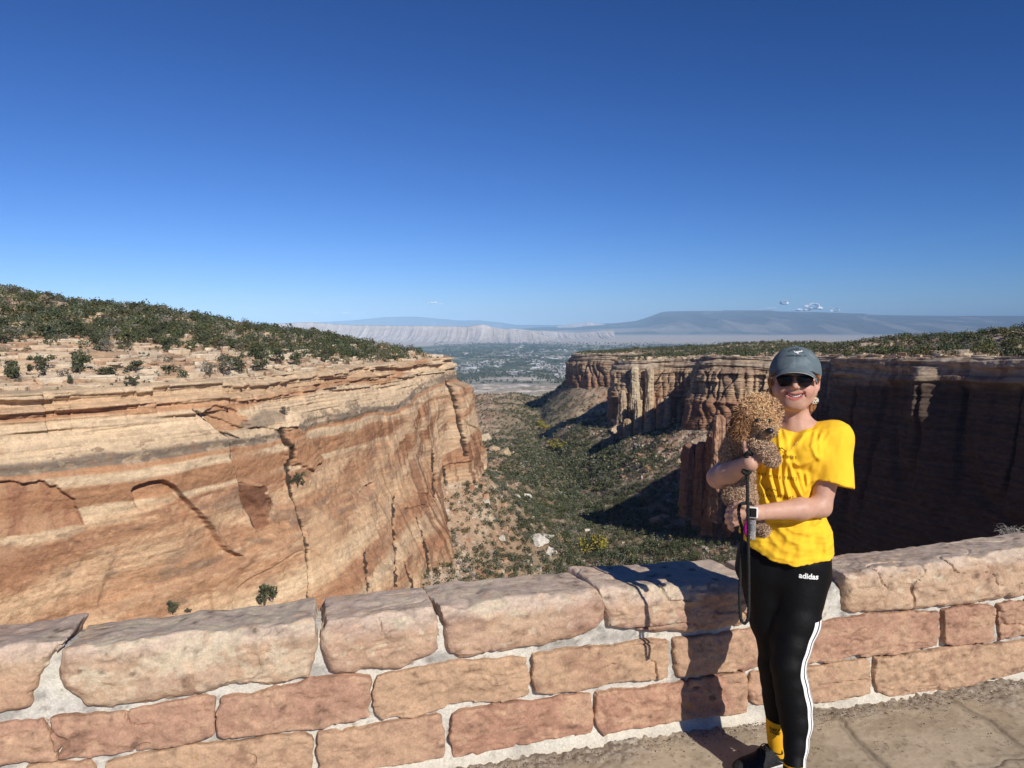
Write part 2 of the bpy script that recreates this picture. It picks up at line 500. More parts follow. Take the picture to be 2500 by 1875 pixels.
ALC = [(497, 1007), (530, 990), (565, 995), (600, 1020), (612, 1040), (585, 1052), (545, 1056), (520, 1036)]
ALC2 = [(567, 1100), (620, 1112), (660, 1150), (700, 1165), (700, 1178), (590, 1180), (578, 1150)]
CR2 = [(686, 1045), (699, 1072), (710, 1098), (712, 1118), (706, 1128), (704, 1145), (707, 1158), (706, 1181), (712, 1208), (722, 1234), (729, 1264), (742, 1297), (749, 1330), (750, 1350), (754, 1400), (753, 1470)]
CR3 = [(1094, 936), (1107, 956), (1112, 986), (1120, 1025), (1130, 1065), (1139, 1112)]
CRS = [[(964, 1208), (959, 1277), (967, 1350), (968, 1430)], [(1017, 1264), (1030, 1300), (1044, 1350), (1050, 1420)], [(1057, 1098), (1059, 1150), (1060, 1214)], [(1084, 1141), (1088, 1180), (1093, 1224)],
       [(905, 1480), (895, 1400), (890, 1350)], [(1020, 1480), (1005, 1420), (990, 1380)]]
SARCH = [(871, 1231), (875, 1211), (885, 1195), (901, 1181), (913, 1181), (917, 1199), (908, 1204)]
WBLOCK = [(672, 1018), (680, 1006), (706, 1000), (722, 1012), (729, 1029), (712, 1042), (686, 1045), (676, 1034)]
BUTT = [(690, 1045), (730, 1045), (770, 1095), (790, 1125), (760, 1147), (745, 1140), (714, 1130), (706, 1090)]

def fl_rise(P):
    return (8 * sstep(370, 450, P[:, 1]))[:, None]

def left_profile(dep, U, P):
    w = fbm(U / 45, 0, 0, 3, 71)
    bj = U / 9 + fbm(U / 16, 0, 0, 2, 701) * 1.5; bi = np.floor(bj).astype(np.int32); z0 = np.zeros(bi.shape, np.int32)
    d = dep + w * 1.6 + (_hash(bi, z0, z0, 702) - .5) * 1.8 * sstep(14, 6, dep)
    o = np.interp(d, [-2, 0, 0.5, 2.0, 2.3, 4.6, 5.0, 6.8, 7.2, 9.0, 19.5, 20.2, 22.2, 23.2, 26, 34, 60, 100, 135],
                  [-1.5, 0.2, 1.6, 2.0, 0.6, 0.9, 3.2, 3.8, 2.6, 3.2, 8.0, 8.4, 8.2, 9.0, 9.4, 10.0, 14.0, 20.5, 27.0])
    o = o + 15.0 * (sstep(250, 300, P[:, 1]) * sstep(430, 370, P[:, 1]))[:, None] * sstep(40, 95, dep)
    o = o + ((_hash(bi, z0, z0, 703) - .5) * 1.6 - 0.4 * sstep(.88, .97, bj - bi)) * sstep(15, 8, dep) * sstep(0, .6, dep)
    return o * lerp(1.0, 0.9, sstep(470, 520, P[:, 1]))[:, None]

def left_feature_coords(dep, U, P, off):
    # position on the smooth wall, to lay the surveyed cracks and arches out on it
    return None

def left_disp(dep, U, P):
    t = dep + fl_rise(P)
    top = sstep(22, 8, t)
    D = ledges(dep, U, 72, 1.7) * 1.3 * top + ledges(dep, U, 73, 0.7) * 0.5 * top
    D = D + fbm(U / 38, dep / 30, 0, 3, 74) * 2.2 * sstep(3, 25, dep)
    D = D + fbm(U / 7, dep / 5, 0, 4, 75) * 0.45 + fbm(U / 2.2, dep / 1.6, 0, 3, 76) * 0.14
    # slabs: big flat facets with sharp sides
    q = U / 26 + fbm(U / 40, dep / 25, 0, 2, 77) * 1.3; i = np.floor(q); f = q - i
    D = D + (noise(i * 3.7, dep / 60, 0, 78) * (1 - sstep(0.9, 1, f)) + noise((i + 1) * 3.7, dep / 60, 0, 78) * sstep(0.9, 1, f)) * 1.5 * sstep(20, 40, t)
    # cross-bedding ridges
    w = t + 0.13 * U + fbm(U / 90, dep / 60, 0, 2, 79) * 5
    D = D + (np.abs(noise(w / 1.9, U / 50, dep / 30, 80)) - .4) * 0.30 * sstep(24, 34, t) + fbm(U / 1.1, dep / 0.9, 0, 3, 87) * .12
    # tall joints towards the far end
    farw = sstep(330, 400, P[:, 1])[:, None]
    D = D - farw * sstep(0.80, 0.97, 1 - np.abs(noise(U / 9, dep / 130, 0, 81))) * 2.2 * sstep(20, 30, t)
    D = D + farw * noise(U / 14, dep / 160, 0, 82) * 2.0 * sstep(20, 30, t)
    # the free-standing buttress at the tip
    py = P[:, 1][:, None]
    b = sstep(438, 446, py) * sstep(505, 486, py) * sstep(14.5, 17.5, dep)
    D = D + b * 5.5
    D = D - 3.5 * sstep(424, 430, py) * sstep(440, 434, py) * sstep(20, 60, dep)
    return D

def surveyed(V0):
    return proj(V0)

def left_full_disp(dep, U, P):
    D = left_disp(dep, U, P)
    # smooth wall position -> photograph pixel
    o = left_profile(dep, U, P) + D
    T = np.stack([np.gradient(P[:, 0]), np.gradient(P[:, 1])], -1); T /= np.hypot(T[:, 0], T[:, 1])[:, None] + 1e-9
    Q = np.stack([P[:, 0][:, None] + T[:, 1][:, None] * o, P[:, 1][:, None] - T[:, 0][:, None] * o, P[:, 2][:, None] - dep], -1)
    px, py = proj(Q)
    vis = (P[:, 1] < 470)[:, None]
    left_disp.px, left_disp.py, left_disp.vis = px, py, vis
    jx = fbm(U / 4, dep / 4, 0, 4, 83) * 5; jy = fbm(U / 4, dep / 4, 0, 4, 84) * 5
    x, y = px + jx, py + jy
    F_ = np.zeros_like(D)
    a = psd(x, y, ARCH_IN); ad = pdist(x, y, ARCH)
    F_ -= 2.3 * sstep(3.5, -3.5, a) * sstep(85, 0, ad)
    F_ += 0.9 * sstep(0, 3, a) * sstep(40, 4, ad)
    p = psd(x, y, PANEL); F_ -= 1.6 * sstep(1.5, -1.5, p) * sstep(1330, 1250, y)
    for c, wd, dp in ((CR1, 3.4, 1.0), (CR1B, 3.0, 1.0), (CR2, 4.8, 1.1), (CR3, 7.0, 1.8)) + tuple((c, 4.4, 0.9) for c in CRS):
        F_ -= dp * sstep(wd, wd * 0.3, pdist(x, y, c))
    # wall right of the first crack stands back
    F_ -= 1.3 * sstep(0, 2, -psd(x, y, CR1 + [(700, 1290), (704, 1170), (706, 1050), (600, 1040)]))
    F_ -= 2.0 * sstep(1, -1, psd(x, y, SARCH))
    F_ += 2.2 * sstep(2, -3, psd(x, y, WBLOCK)) + 1.8 * sstep(3, -4, psd(x, y, BUTT))
    F_ -= 0.7 * sstep(1, -1, psd(x, y, VPATCH))
    F_ -= 1.6 * sstep(2, -2, psd(x, y, ALC))
    return D + np.where(vis, F_, 0)

def left_colour(dep, U, V, P):
    x, y, z = V[..., 0], V[..., 1], V[..., 2]
    lap = 5
    w1 = fbm(U / 45, 0, 0, 3, 71); n = fbm(U / 12, z / 5, 0, 4, 91); nf = fbm(U / 2.5, z / 1.2, 0, 4, 92); ns = fbm(U / 30, z / 0.7, 0, 4, 93)
    t = dep + fl_rise(P) + fbm(U / 35, z / 30, 0, 3, 94) * 2.0
    keys = [-6, 0, 5, 7.5, 9, 12, 18.3, 19.2, 21.6, 22.0, 23.2, 23.8, 26.3, 27.3, 33.4, 34.2, 40, 140]
    cols = [CREAM, CREAM * 0.95, SAND * 1.1, ORANGE * 1.05, CREAM * 1.02, CREAM * 1.1, CREAM * 0.98, GREYB, GREYB * 1.1, ORANGE, ORANGE * 1.1, CREAM, CREAM * .95, ORANGE * 0.92, ORANGE * 0.88, CREAM * 1.05, SAND * 1.1, SAND]
    c = np.stack([np.interp(t, keys, [k[i] for k in cols]) for i in range(3)], -1).astype(np.float32)
    # the dark band breaks up
    bandm = np.exp(-((t - 20.4) / 1.5) ** 2)
    c = mix3(c, CREAM * 1.0, bandm * sstep(0.0, 0.35, n + nf * 0.5) * 0.8)
    c = mix3(c, GREYB * 0.75, np.exp(-((t - 18.6) / 3.5) ** 2) * sstep(0.15, 0.5, nf + n * 0.4) * 0.75)
    # sweeping cross-bedded lower wall
    wv = dep + 0.13 * U + fbm(U / 90, z / 60, 0, 2, 79) * 5
    s1 = noise(wv / 8.5, U / 240, 0, 95); s2 = noise(wv / 3.1, U / 160, 0, 96); s3 = noise(wv / 0.8, U / 60, 0, 97)
    low = np.broadcast_to(SAND * 1.12, c.shape).astype(np.float32)
    low = mix3(low, ORANGE * 0.97, sstep(-0.05, 0.5, s1 + s2 * 0.3 + n * .25) * 0.8)
    low = mix3(low, CREAM * 1.08, sstep(0.1, 0.6, -s1 + s2 * 0.5) * 0.8)
    low = mix3(low, RUST * 1.15, sstep(0.35, 0.9, s1 - s2 * 0.6 + n * 0.4) * 0.55)
    low = mix3(low, CREAM * 1.12, sstep(0.30, 0.8, s3 * .6 + nf * 0.5) * 0.4)
    low = mix3(low, VARN * 2.0, sstep(.25, .8, fbm(U / 1.4, z / 1.0, 0, 4, 86) + s1 * .3) * .35)
    low = mix3(low, GREYB * 0.8, sstep(0.3, 0.85, fbm(U / 9, z / 3, 0, 4, 98) + s2 * .35) * 0.5)
    c = lerp(c, low, sstep(34.5, 36.5, t)[..., None])
    # far end: brown wall with tall water stains
    fw = sstep(290, 400, P[:, 1])[:, None] * sstep(21, 27, t)
    st = fbm(U / 2.6, z / 45, 0, 4, 99)
    c = mix3(c, lerp(ORANGE * .8, RUST, .4), fw * 0.40)
    c = mix3(c, VARN * 1.2, fw * sstep(-0.05, 0.45, st + fbm(U / 25, z / 25, 0, 2, 90) * 0.6) * 0.75)
    c = mix3(c, CREAM * 1.05, fw * sstep(0.22, 0.5, noise((dep + 0.45 * U) / 4.5, U / 60, 0, 89)) * 0.5)
    # grain
    c = c * (1 + 0.16 * np.clip(ns, -1, 1) + 0.16 * np.clip(nf, -1, 1))[..., None]
    c = mix3(c, (0.33, 0.18, 0.10), sstep(0.45, 0.9, nf - n * 0.3) * .35)
    # surveyed patches
    px = np.hstack([np.full((len(U), lap), -1e4), left_disp.px]); py = np.hstack([np.full((len(U), lap), -1e4), left_disp.py])
    vis = left_disp.vis
    qx = px + nf * 5; qy = py + n * 4
    def patch(c, poly, col, amt, soft=3):
        return mix3(c, col, np.where(vis, sstep(soft, -soft, psd(qx, qy, poly)) * amt, 0))
    c = patch(c, PANEL, lerp(ORANGE, RUST, .25), .8, 2)
    c = mix3(c, VARN * 2.2, np.where(vis, sstep(2, -2, psd(qx, qy, PANEL)) * sstep(0.0, 0.5, fbm(U / 3, z / 30, 0, 3, 88)) * .6, 0))
    c = patch(c, [(-60, 1330), (60, 1330), (150, 1320), (120, 1370), (60, 1410), (-60, 1450)], lerp(RUST, ORANGE, .35), .75, 8)
    c = patch(c, [(335, 1190), (365, 1178), (398, 1178), (424, 1195), (440, 1215), (380, 1216), (330, 1222), (318, 1205)], ORANGE * 1.05, .8)
    c = patch(c, ALC, ORANGE, .85); c = patch(c, ALC2, RUST * 1.2, .55, 6)
    c = patch(c, [(567, 1090), (600, 1095), (690, 1110), (700, 1170), (585, 1180)], ORANGE * .9, .7, 4)
    c = patch(c, VPATCH, RUST * .9, .95, 2); c = mix3(c, VARN, np.where(vis, sstep(2, -2, psd(qx, qy, VPATCH)) * sstep(1262, 1235, py + nf * 25) * (.72 + .2 * np.clip(ns, -1, 1)), 0))
    c = patch(c, BUTT, ORANGE * 1.05, .85, 4); c = patch(c, WBLOCK, CREAM * 1.25, .9)
    c = patch(c, SARCH, ORANGE * .95 + .04, .8, 2)
    c = patch(c, [(640, 1000), (690, 1005), (680, 1030), (640, 1045), (590, 1050), (600, 1030)], GREYB, .7, 6)
    c = patch(c, [(760, 1240), (800, 1250), (830, 1290), (810, 1420), (770, 1420), (740, 1350)], SAND * 1.2, .6, 12)
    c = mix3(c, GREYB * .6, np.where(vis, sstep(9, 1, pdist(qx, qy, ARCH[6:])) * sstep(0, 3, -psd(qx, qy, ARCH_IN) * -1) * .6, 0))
    # shade inside the fissures, painted near-black along each crack line
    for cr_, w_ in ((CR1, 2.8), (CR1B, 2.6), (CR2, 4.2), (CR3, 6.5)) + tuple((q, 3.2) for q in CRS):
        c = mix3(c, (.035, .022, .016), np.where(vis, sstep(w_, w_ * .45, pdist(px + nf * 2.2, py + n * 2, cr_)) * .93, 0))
    # top lap takes the mesa look
    return np.clip(c, 0.01, 0.75)

M_cliff = mat_attr('left_cliff_rock', ((0.35, 0.14), (1.5, 0.16), (6.0, 0.28)), bump=0.3, bscale=1.6, zscale=1.5)
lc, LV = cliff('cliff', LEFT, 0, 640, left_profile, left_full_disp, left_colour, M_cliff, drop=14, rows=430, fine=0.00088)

# ---------------------------------------------------------------- right cliffs
def right_profile(dep, U, P):
    d = dep + fbm(U / 40, 0, 0, 3, 171) * 1.5
    near = sstep(700, 420, P[:, 1])[:, None]
    a = np.interp(d, [-2, 0, 0.6, 2.4, 2.8, 6, 6.5, 8.6, 9.0, 13, 13.4, 15, 16, 60, 120], [-1, 0, 1.2, 1.6, .4, 3.6, 4.6, 5.0, 4.0, 7.0, 8.2, 8.6, 7.6, 10.5, 16])
    b = np.interp(d, [-2, 0, 0.6, 3.4, 4.0, 7, 7.5, 9.5, 10, 30, 60, 120], [-1, 0, 1.6, 2.0, .4, 1.2, 2.4, 2.8, 1.4, 3.0, 6.0, 14])
    return lerp(a, b, near)

def right_disp(dep, U, P):
    py = P[:, 1][:, None]
    flute = sstep(520, 640, py)
    top = sstep(18, 10, dep)
    D = ledges(dep, U, 172, 1.9) * 1.1 * lerp(0.45, 1, top) + ledges(dep, U, 173, 0.8) * 0.4
    wv = U / lerp(9.0, 13.0, sstep(1000, 1150, py)) + fbm(U / 30, dep / 60, 0, 2, 174) * 1.1
    i = np.floor(wv); f = wv - i
    colm = (np.abs(np.sin(math.pi * f)) ** 0.55 - 0.6) * 5.2 + (_hash(i.astype(np.int32), i.astype(np.int32) * 0, i.astype(np.int32) * 0, 175) - .5) * 3.5
    cut = sstep(9, 15, dep)
    wj = U / 11.0 + fbm(U / 26, dep / 45, 0, 2, 184) * 1.4; ij = np.floor(wj); fj = wj - ij; z0 = np.zeros(ij.shape, np.int32); zi = np.floor(dep / 11.0 + _hash(ij.astype(np.int32), z0, z0, 185) * 3)
    blk = (_hash(ij.astype(np.int32), zi.astype(np.int32), z0, 186) - .45) * 5.0 + (_hash(ij.astype(np.int32), z0, z0, 187) - .5) * 4.0 - 2.6 * sstep(.90, .98, fj)
    bmix = sstep(1100, 980, py)
    D = D + (colm * lerp(1.0, .38, bmix) + blk * bmix * .75) * flute * cut
    D = D + fbm(U / 34, dep / 70, 0, 3, 176) * 3.5 * cut
    D = D - sstep(0.86, 0.98, 1 - np.abs(noise(U / 13, dep / 120, 0, 181))) * 2.6 * cut
    # blocks
    D = D + fbm(U / 5, dep / 4, 0, 3, 177) * 0.55 + fbm(U / 1.8, dep / 1.2, 0, 3, 178) * 0.16
    # a bench two thirds down
    D = D + 2.0 * sstep(34, 36, dep + fbm(U / 20, 0, 0, 2, 179) * 3) * flute
    # large pilaster on the near shaded wall that catches the light
    k = np.exp(-((py - 338) / 5.0) ** 2) * sstep(3, 6, dep) * sstep(34, 22, dep)
    D = D + k * 6.0
    return D

def right_colour(dep, U, V, P):
    z = V[..., 2]
    n = fbm(U / 14, z / 6, 0, 4, 191); nf = fbm(U / 2.5, z / 1.2, 0, 4, 192); ns = fbm(U / 40, z / 0.9, 0, 4, 193)
    t = dep + n * 1.5
    A_ = np.array((0.45, 0.36, 0.265)); B_ = np.array((0.42, 0.30, 0.19)); R_ = np.array((0.29, 0.155, 0.095)); D_ = np.array((0.21, 0.13, 0.095))
    keys = [-6, 0, 7, 12, 16, 24, 34, 38, 60, 140]; cols = [A_, A_, A_ * .85, B_, B_ * 1.1, B_ * 1.02, lerp(B_, R_, .5), R_, R_, R_ * .9]
    c = np.stack([np.interp(t, keys, [k[i] for k in cols]) for i in range(3)], -1).astype(np.float32)
    c = mix3(c, D_, sstep(0.1, 0.6, noise(z / 1.7 + n, U / 60, 0, 194)) * .55)
    c = mix3(c, (0.50, 0.36, 0.22), sstep(0.15, 0.6, noise(z / 2.3 - n, U / 40, 0, 195)) * .5 * sstep(60, 30, t))
    c = mix3(c, D_ * .8, sstep(0.1, 0.6, fbm(U / 3.5, z / 40, 0, 3, 196)) * .6)
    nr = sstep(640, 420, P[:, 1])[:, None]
    c = mix3(c, (0.068, 0.048, 0.040), nr * sstep(6, 14, t) * .92)  # deep shade of the near wall painted into its colour below the rim
    c = c * (1 + 0.18 * np.clip(ns, -1, 1) + 0.18 * np.clip(nf, -1, 1))[..., None]
    return np.clip(c, 0.01, 0.7)

M_cliff2 = mat_attr('right_cliff_rock', ((0.4, 0.15), (2.2, 0.15)), bump=0.3, bscale=0.8, zscale=1.8)
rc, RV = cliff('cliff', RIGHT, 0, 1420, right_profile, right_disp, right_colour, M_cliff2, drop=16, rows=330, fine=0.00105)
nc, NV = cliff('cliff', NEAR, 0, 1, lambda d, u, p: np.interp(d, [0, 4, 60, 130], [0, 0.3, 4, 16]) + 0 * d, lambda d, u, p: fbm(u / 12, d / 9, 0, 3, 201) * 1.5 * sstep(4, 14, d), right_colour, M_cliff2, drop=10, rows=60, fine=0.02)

# ---------------------------------------------------------------- free-standing rock towers below the right rim
def tower(loc_px, Y, top_px, base_px, width_px, seed, lean=0.0, colr=None):
    """a rock tower standing at distance Y"""
    bx, bz = at(loc_px, base_px, Y)[[0, 2]]
    tz = at(loc_px, top_px, Y)[2]
    r0 = width_px / F * Y / 2
    H = tz - bz; drop = H * .35 + 8
    n, m = 90, 110
    th, v = np.meshgrid(np.linspace(0, 2 * math.pi, n), np.linspace(0, 1, m), indexing='ij')
    z = bz - drop + (H + drop) * v
    hh = (z - bz) / H
    prof = np.interp(hh, [-1, 0, 0.25, 0.5, 0.75, 0.93, 0.99, 1.0], [1.25, 1.05, 0.98, 0.92, 0.86, 0.80, 0.55, 0.0])
    q = z / (H * 0.11) + fbm(np.cos(th), np.sin(th), z / H, 2, seed); i = np.floor(q); f = q - i
    ly = noise(i * 5.1, np.cos(th) * 0.8, np.sin(th) * .8, seed + 1)
    rad = r0 * prof * (1 + 0.16 * ly - 0.16 * sstep(0.82, 1, f) * 1 + 0.30 * fbm(np.cos(th) * 1.6, np.sin(th) * 1.6, z / H * 1.2, 3, seed + 2)) + fbm(np.cos(th) * 6, np.sin(th) * 6, z / H * 9, 3, seed + 3) * r0 * .07
    x = bx + rad * np.cos(th) * 1.0 + lean * H * v; y = Y + rad * np.sin(th) * 1.15
    V = np.stack([x, y, z], -1)
    ns = fbm(th, z / 0.9, 0, 3, seed + 5)
    c0 = np.array(colr if colr is not None else (0.44, 0.32, 0.20)); c1 = np.array((0.27, 0.15, 0.095))
    c = np.broadcast_to(c0, V.shape).astype(np.float32)
    c = mix3(c, c1, sstep(0.45, 0.0, hh + ns * .2) * .7); c = mix3(c, c1 * .8, sstep(.1, .6, noise(z / 2.0, th, 0, seed + 7)) * .5)
    c = c * (1 + .2 * ns)[..., None]
    return V.reshape(-1, 3), grid_faces(n, m), np.clip(c, .01, .7).reshape(-1, 3)

TOWERS = [  # centre px, distance, top px, base px, width px, seed, colour
    (1532, 814, 1022, 1108, 22, 11, (0.44, .32, .2)), (1558, 808, 975, 1104, 26, 12, (0.47, .36, .23)), (1584, 804, 965, 1108, 24, 13, (.48, .36, .23)),
    (1518, 830, 952, 1060, 22, 14, (.42, .32, .22)), (1612, 800, 972, 1098, 26, 15, (.42, .28, .18)), (1628, 796, 968, 1094, 20, 16, (.48, .36, .23)), (1548, 836, 893, 1010, 26, 17, (.48, .4, .28)), (1586, 830, 895, 1010, 22, 18, (.48, .38, .26)),
    (1656, 790, 985, 1086, 10, 19, (.42, .3, .2)), (1694, 690, 1003, 1070, 14, 20, (.40, .28, .18))]
for px_, Y_, tp_, bp_, w_, sd_, cc_ in TOWERS:
    v_, f_, c_ = tower(px_, Y_, tp_, bp_, w_, sd_, 0, cc_)
    tag(make_mesh('rock_tower', v_, f_, M_cliff2, c_, smooth=True), kind='structure')
RED = (.30, .155, .10)
for px_, Y_, tp_, bp_, w_, sd_, cc_ in [(1682, 470, 1083, 1190, 40, 31, RED), (1712, 462, 1078, 1205, 38, 32, RED), (1742, 455, 1052, 1215, 50, 33, RED), (1785, 452, 1020, 1230, 64, 34, (.33, .18, .12)), (1835, 455, 1010, 1250, 80, 35, RED), (1752, 440, 1012, 1180, 34, 36, (.42, .25, .16))]:
    v_, f_, c_ = tower(px_, Y_, tp_, bp_, w_, sd_, 0, cc_)
    tag(make_mesh('rock_tower', v_, f_, M_cliff2, c_, smooth=True), kind='structure')

# ---------------------------------------------------------------- far escarpments
def scarp(name, skyline, Y, base_z, depth, style, seed, mat, ncol=1400, nrow=90):
    """a range standing at distance Y; skyline in photograph pixels gives the real crest heights"""
    sk = np.array(skyline, float)
    px = np.linspace(sk[0, 0], sk[-1, 0], ncol)
    py = np.interp(px, sk[:, 0], sk[:, 1])
    rx, rz = ray(px, py)
    v = np.linspace(0, 1, nrow)
    Yc = Y + depth
    zc = CAMZ + rz * Yc
    P, v = np.meshgrid(px, v, indexing='ij')
    yy = Y + depth * v
    xx = rx[:, None] * yy
    if style == 'flutes':
        prof = np.interp(v, [0, .25, .62, .9, .95, 1], [0, .10, .34, .84, .985, 1])
        fl = ridged(xx / 420, yy / 5200, 0, 3, seed) * .6 + ridged(xx / 150, yy / 2600, 0, 2, seed + 5) * .25
        amp = 210 * np.sin(np.pi * np.clip(v, 0, 1)) ** 0.8
        z = base_z + (zc[:, None] - base_z) * prof + (fl - .35) * amp * 0.5
        yy = yy + fbm(xx / 1500, 0, 0, 3, seed + 3) * 500 * (1 - v)
        c = np.broadcast_to(np.array((0.46, 0.40, 0.35)), P.shape + (3,)).astype(np.float32)
        c = mix3(c, (0.60, 0.54, 0.48), sstep(.2, .8, fl) * sstep(.1, .4, v)); c = mix3(c, (0.30, .25, .22), sstep(.93, .97, v) * .8)
        c = mix3(c, (0.30, 0.28, 0.26), sstep(.1, -.5, fl) * .5)
    else:
        prof = np.interp(v, [0, .2, .38, .40, .62, .86, .965, 1], [0, .10, .42, .46, .60, .84, .97, 1]) if style == 'mesa' else np.interp(v, [0, .5, 1], [0, .55, 1])
        rg = ridged(xx / 2600, yy / 9000, 0, 4, seed); rg2 = fbm(xx / 1300, yy / 4000, 0, 4, seed + 4)
        z = base_z + (zc[:, None] - base_z) * prof + (rg - .3) * (zc[:, None] - base_z) * .16 * np.sin(np.pi * v)
        c = np.broadcast_to(np.array((0.085, 0.085, 0.07)), P.shape + (3,)).astype(np.float32)
        c = mix3(c, (0.36, 0.32, 0.27), sstep(.30, .65, rg2 + .2 * sstep(.45, .30, v)) * .4 * sstep(.97, .9, v))
        if style == 'mesa':
            band = sstep(.18, .26, v) * sstep(.44, .39, v) * sstep(1900, 1300, P + fbm(xx / 3000, 0, 0, 3, 5) * 300)
            c = mix3(c, (0.42, .36, .31), band * (.55 + .4 * np.clip(rg, -1, 1)))
            c = mix3(c, (.22, .2, .18), sstep(.955, .965, v) * sstep(.995, .985, v) * .6)
            c = mix3(c, (.30, .27, .22), sstep(.16, .02, v) * .9)
    V = np.stack([xx, yy, z], -1)
    # back slope
    Vb = V[:, -1].copy(); Vb[:, 1] += depth * .6; Vb[:, 0] *= 1 + depth * .6 / Yc; Vb[:, 2] = base_z
    V = np.concatenate([V, Vb[:, None]], 1); c = np.concatenate([c, c[:, -1:]], 1)
    o = make_mesh(name, V.reshape(-1, 3), grid_faces(ncol, nrow + 1), mat, c.reshape(-1, 3), smooth=(style != 'flutes'))
    return tag(o, kind='structure')

M_far = mat_attr('far_rock', ((0.0012, 0.12), (0.006, 0.15)), bump=0)
scarp('hills', [(560, 792), (700, 789), (760, 786), (800, 790), (840, 793), (900, 794), (960, 795), (1080, 796), (1140, 797), (1165, 793), (1185, 793), (1200, 798), (1230, 803), (1300, 810), (1360, 828), (1375, 834)], 20500, -450, 2600, 'flutes', 301, M_far)
scarp('hills', [(1150, 808), (1200, 803), (1250, 802), (1320, 808), (1400, 812), (1500, 806)], 25500, -450, 2500, 'flutes', 305, M_far, 500)
scarp('mesa', [(1240, 806), (1320, 798), (1400, 796), (1440, 791), (1500, 789), (1550, 784), (1580, 775), (1615, 762), (1630, 760), (1700, 759), (1760, 759), (1765, 757.5), (1880, 757.5), (1900, 760), (2000, 762), (2080, 765), (2110, 765), (2118, 768), (2160, 769), (2300, 771), (2400, 771), (2700, 771)], 36000, -450, 17000, 'mesa', 311, M_far, 1400, 140)
scarp('hills', [(1360, 797), (1400, 790), (1425, 788), (1433, 785), (1445, 787), (1470, 791), (1490, 795)], 47000, -450, 3000, 'flutes', 315, M_far, 300)
scarp('mountains', [(600, 796), (840, 783), (870, 781), (900, 778), (940, 774), (985, 773), (1020, 773), (1060, 777), (1120, 782), (1170, 782), (1220, 787), (1260, 793), (1320, 793), (1400, 794), (1500, 796)], 78000, -450, 4500, 'range', 321, M_far, 700)
# ================================================================== SDF TOOLS
def surface_nets(f, org, h):
    """numpy surface nets: iso 0 of f on a grid -> vertices, quads"""
    s = f < 0
    nx, ny, nz = f.shape
    cnt = np.zeros((nx - 1, ny - 1, nz - 1), np.int8)
    for dx in (0, 1):
        for dy in (0, 1):
            for dz in (0, 1):
                cnt += s[dx:nx - 1 + dx, dy:ny - 1 + dy, dz:nz - 1 + dz]
    act = (cnt > 0) & (cnt < 8)
    I = np.argwhere(act)
    idx = np.full(act.shape, -1, np.int64); idx[act] = np.arange(len(I))
    acc = np.zeros((len(I), 3)); n = np.zeros(len(I))
    corners = [(0, 0, 0), (1, 0, 0), (0, 1, 0), (1, 1, 0), (0, 0, 1), (1, 0, 1), (0, 1, 1), (1, 1, 1)]
    val = [f[I[:, 0] + c[0], I[:, 1] + c[1], I[:, 2] + c[2]] for c in corners]
    for a in range(8):
        for b in range(a + 1, 8):
            ca, cb = corners[a], corners[b]
            if sum(abs(ca[k] - cb[k]) for k in range(3)) != 1: continue
            va, vb = val[a], val[b]; m = (va < 0) != (vb < 0)
            t = np.where(m, va / np.where(m, va - vb, 1), 0)
            for k in range(3):
                acc[:, k] += np.where(m, ca[k] + (cb[k] - ca[k]) * t, 0)
            n += m
    V = (I + acc / np.maximum(n, 1)[:, None]) * h + np.asarray(org)
    Q = []
    for ax in range(3):
        sl0 = [slice(1, -1)] * 3; sl0[ax] = slice(0, -1)
        sl1 = [slice(1, -1)] * 3; sl1[ax] = slice(1, None)
        A, B = s[tuple(sl0)], s[tuple(sl1)]
        E = np.argwhere(A != B)
        if not len(E): continue
        fl = A[E[:, 0], E[:, 1], E[:, 2]]
        E = E + 1; E[:, ax] -= 1
        o = [k for k in range(3) if k != ax]
        def cell(d0, d1):
            c = E.copy(); c[:, o[0]] += d0; c[:, o[1]] += d1
            return idx[c[:, 0], c[:, 1], c[:, 2]]
        q = np.stack([cell(-1, -1), cell(0, -1), cell(0, 0), cell(-1, 0)], -1)
        flip = fl if ax != 1 else ~fl
        q[~flip] = q[~flip][:, ::-1]
        Q.append(q)
    Q = np.vstack(Q)
    return V.astype(np.float32), Q[(Q >= 0).all(1)]

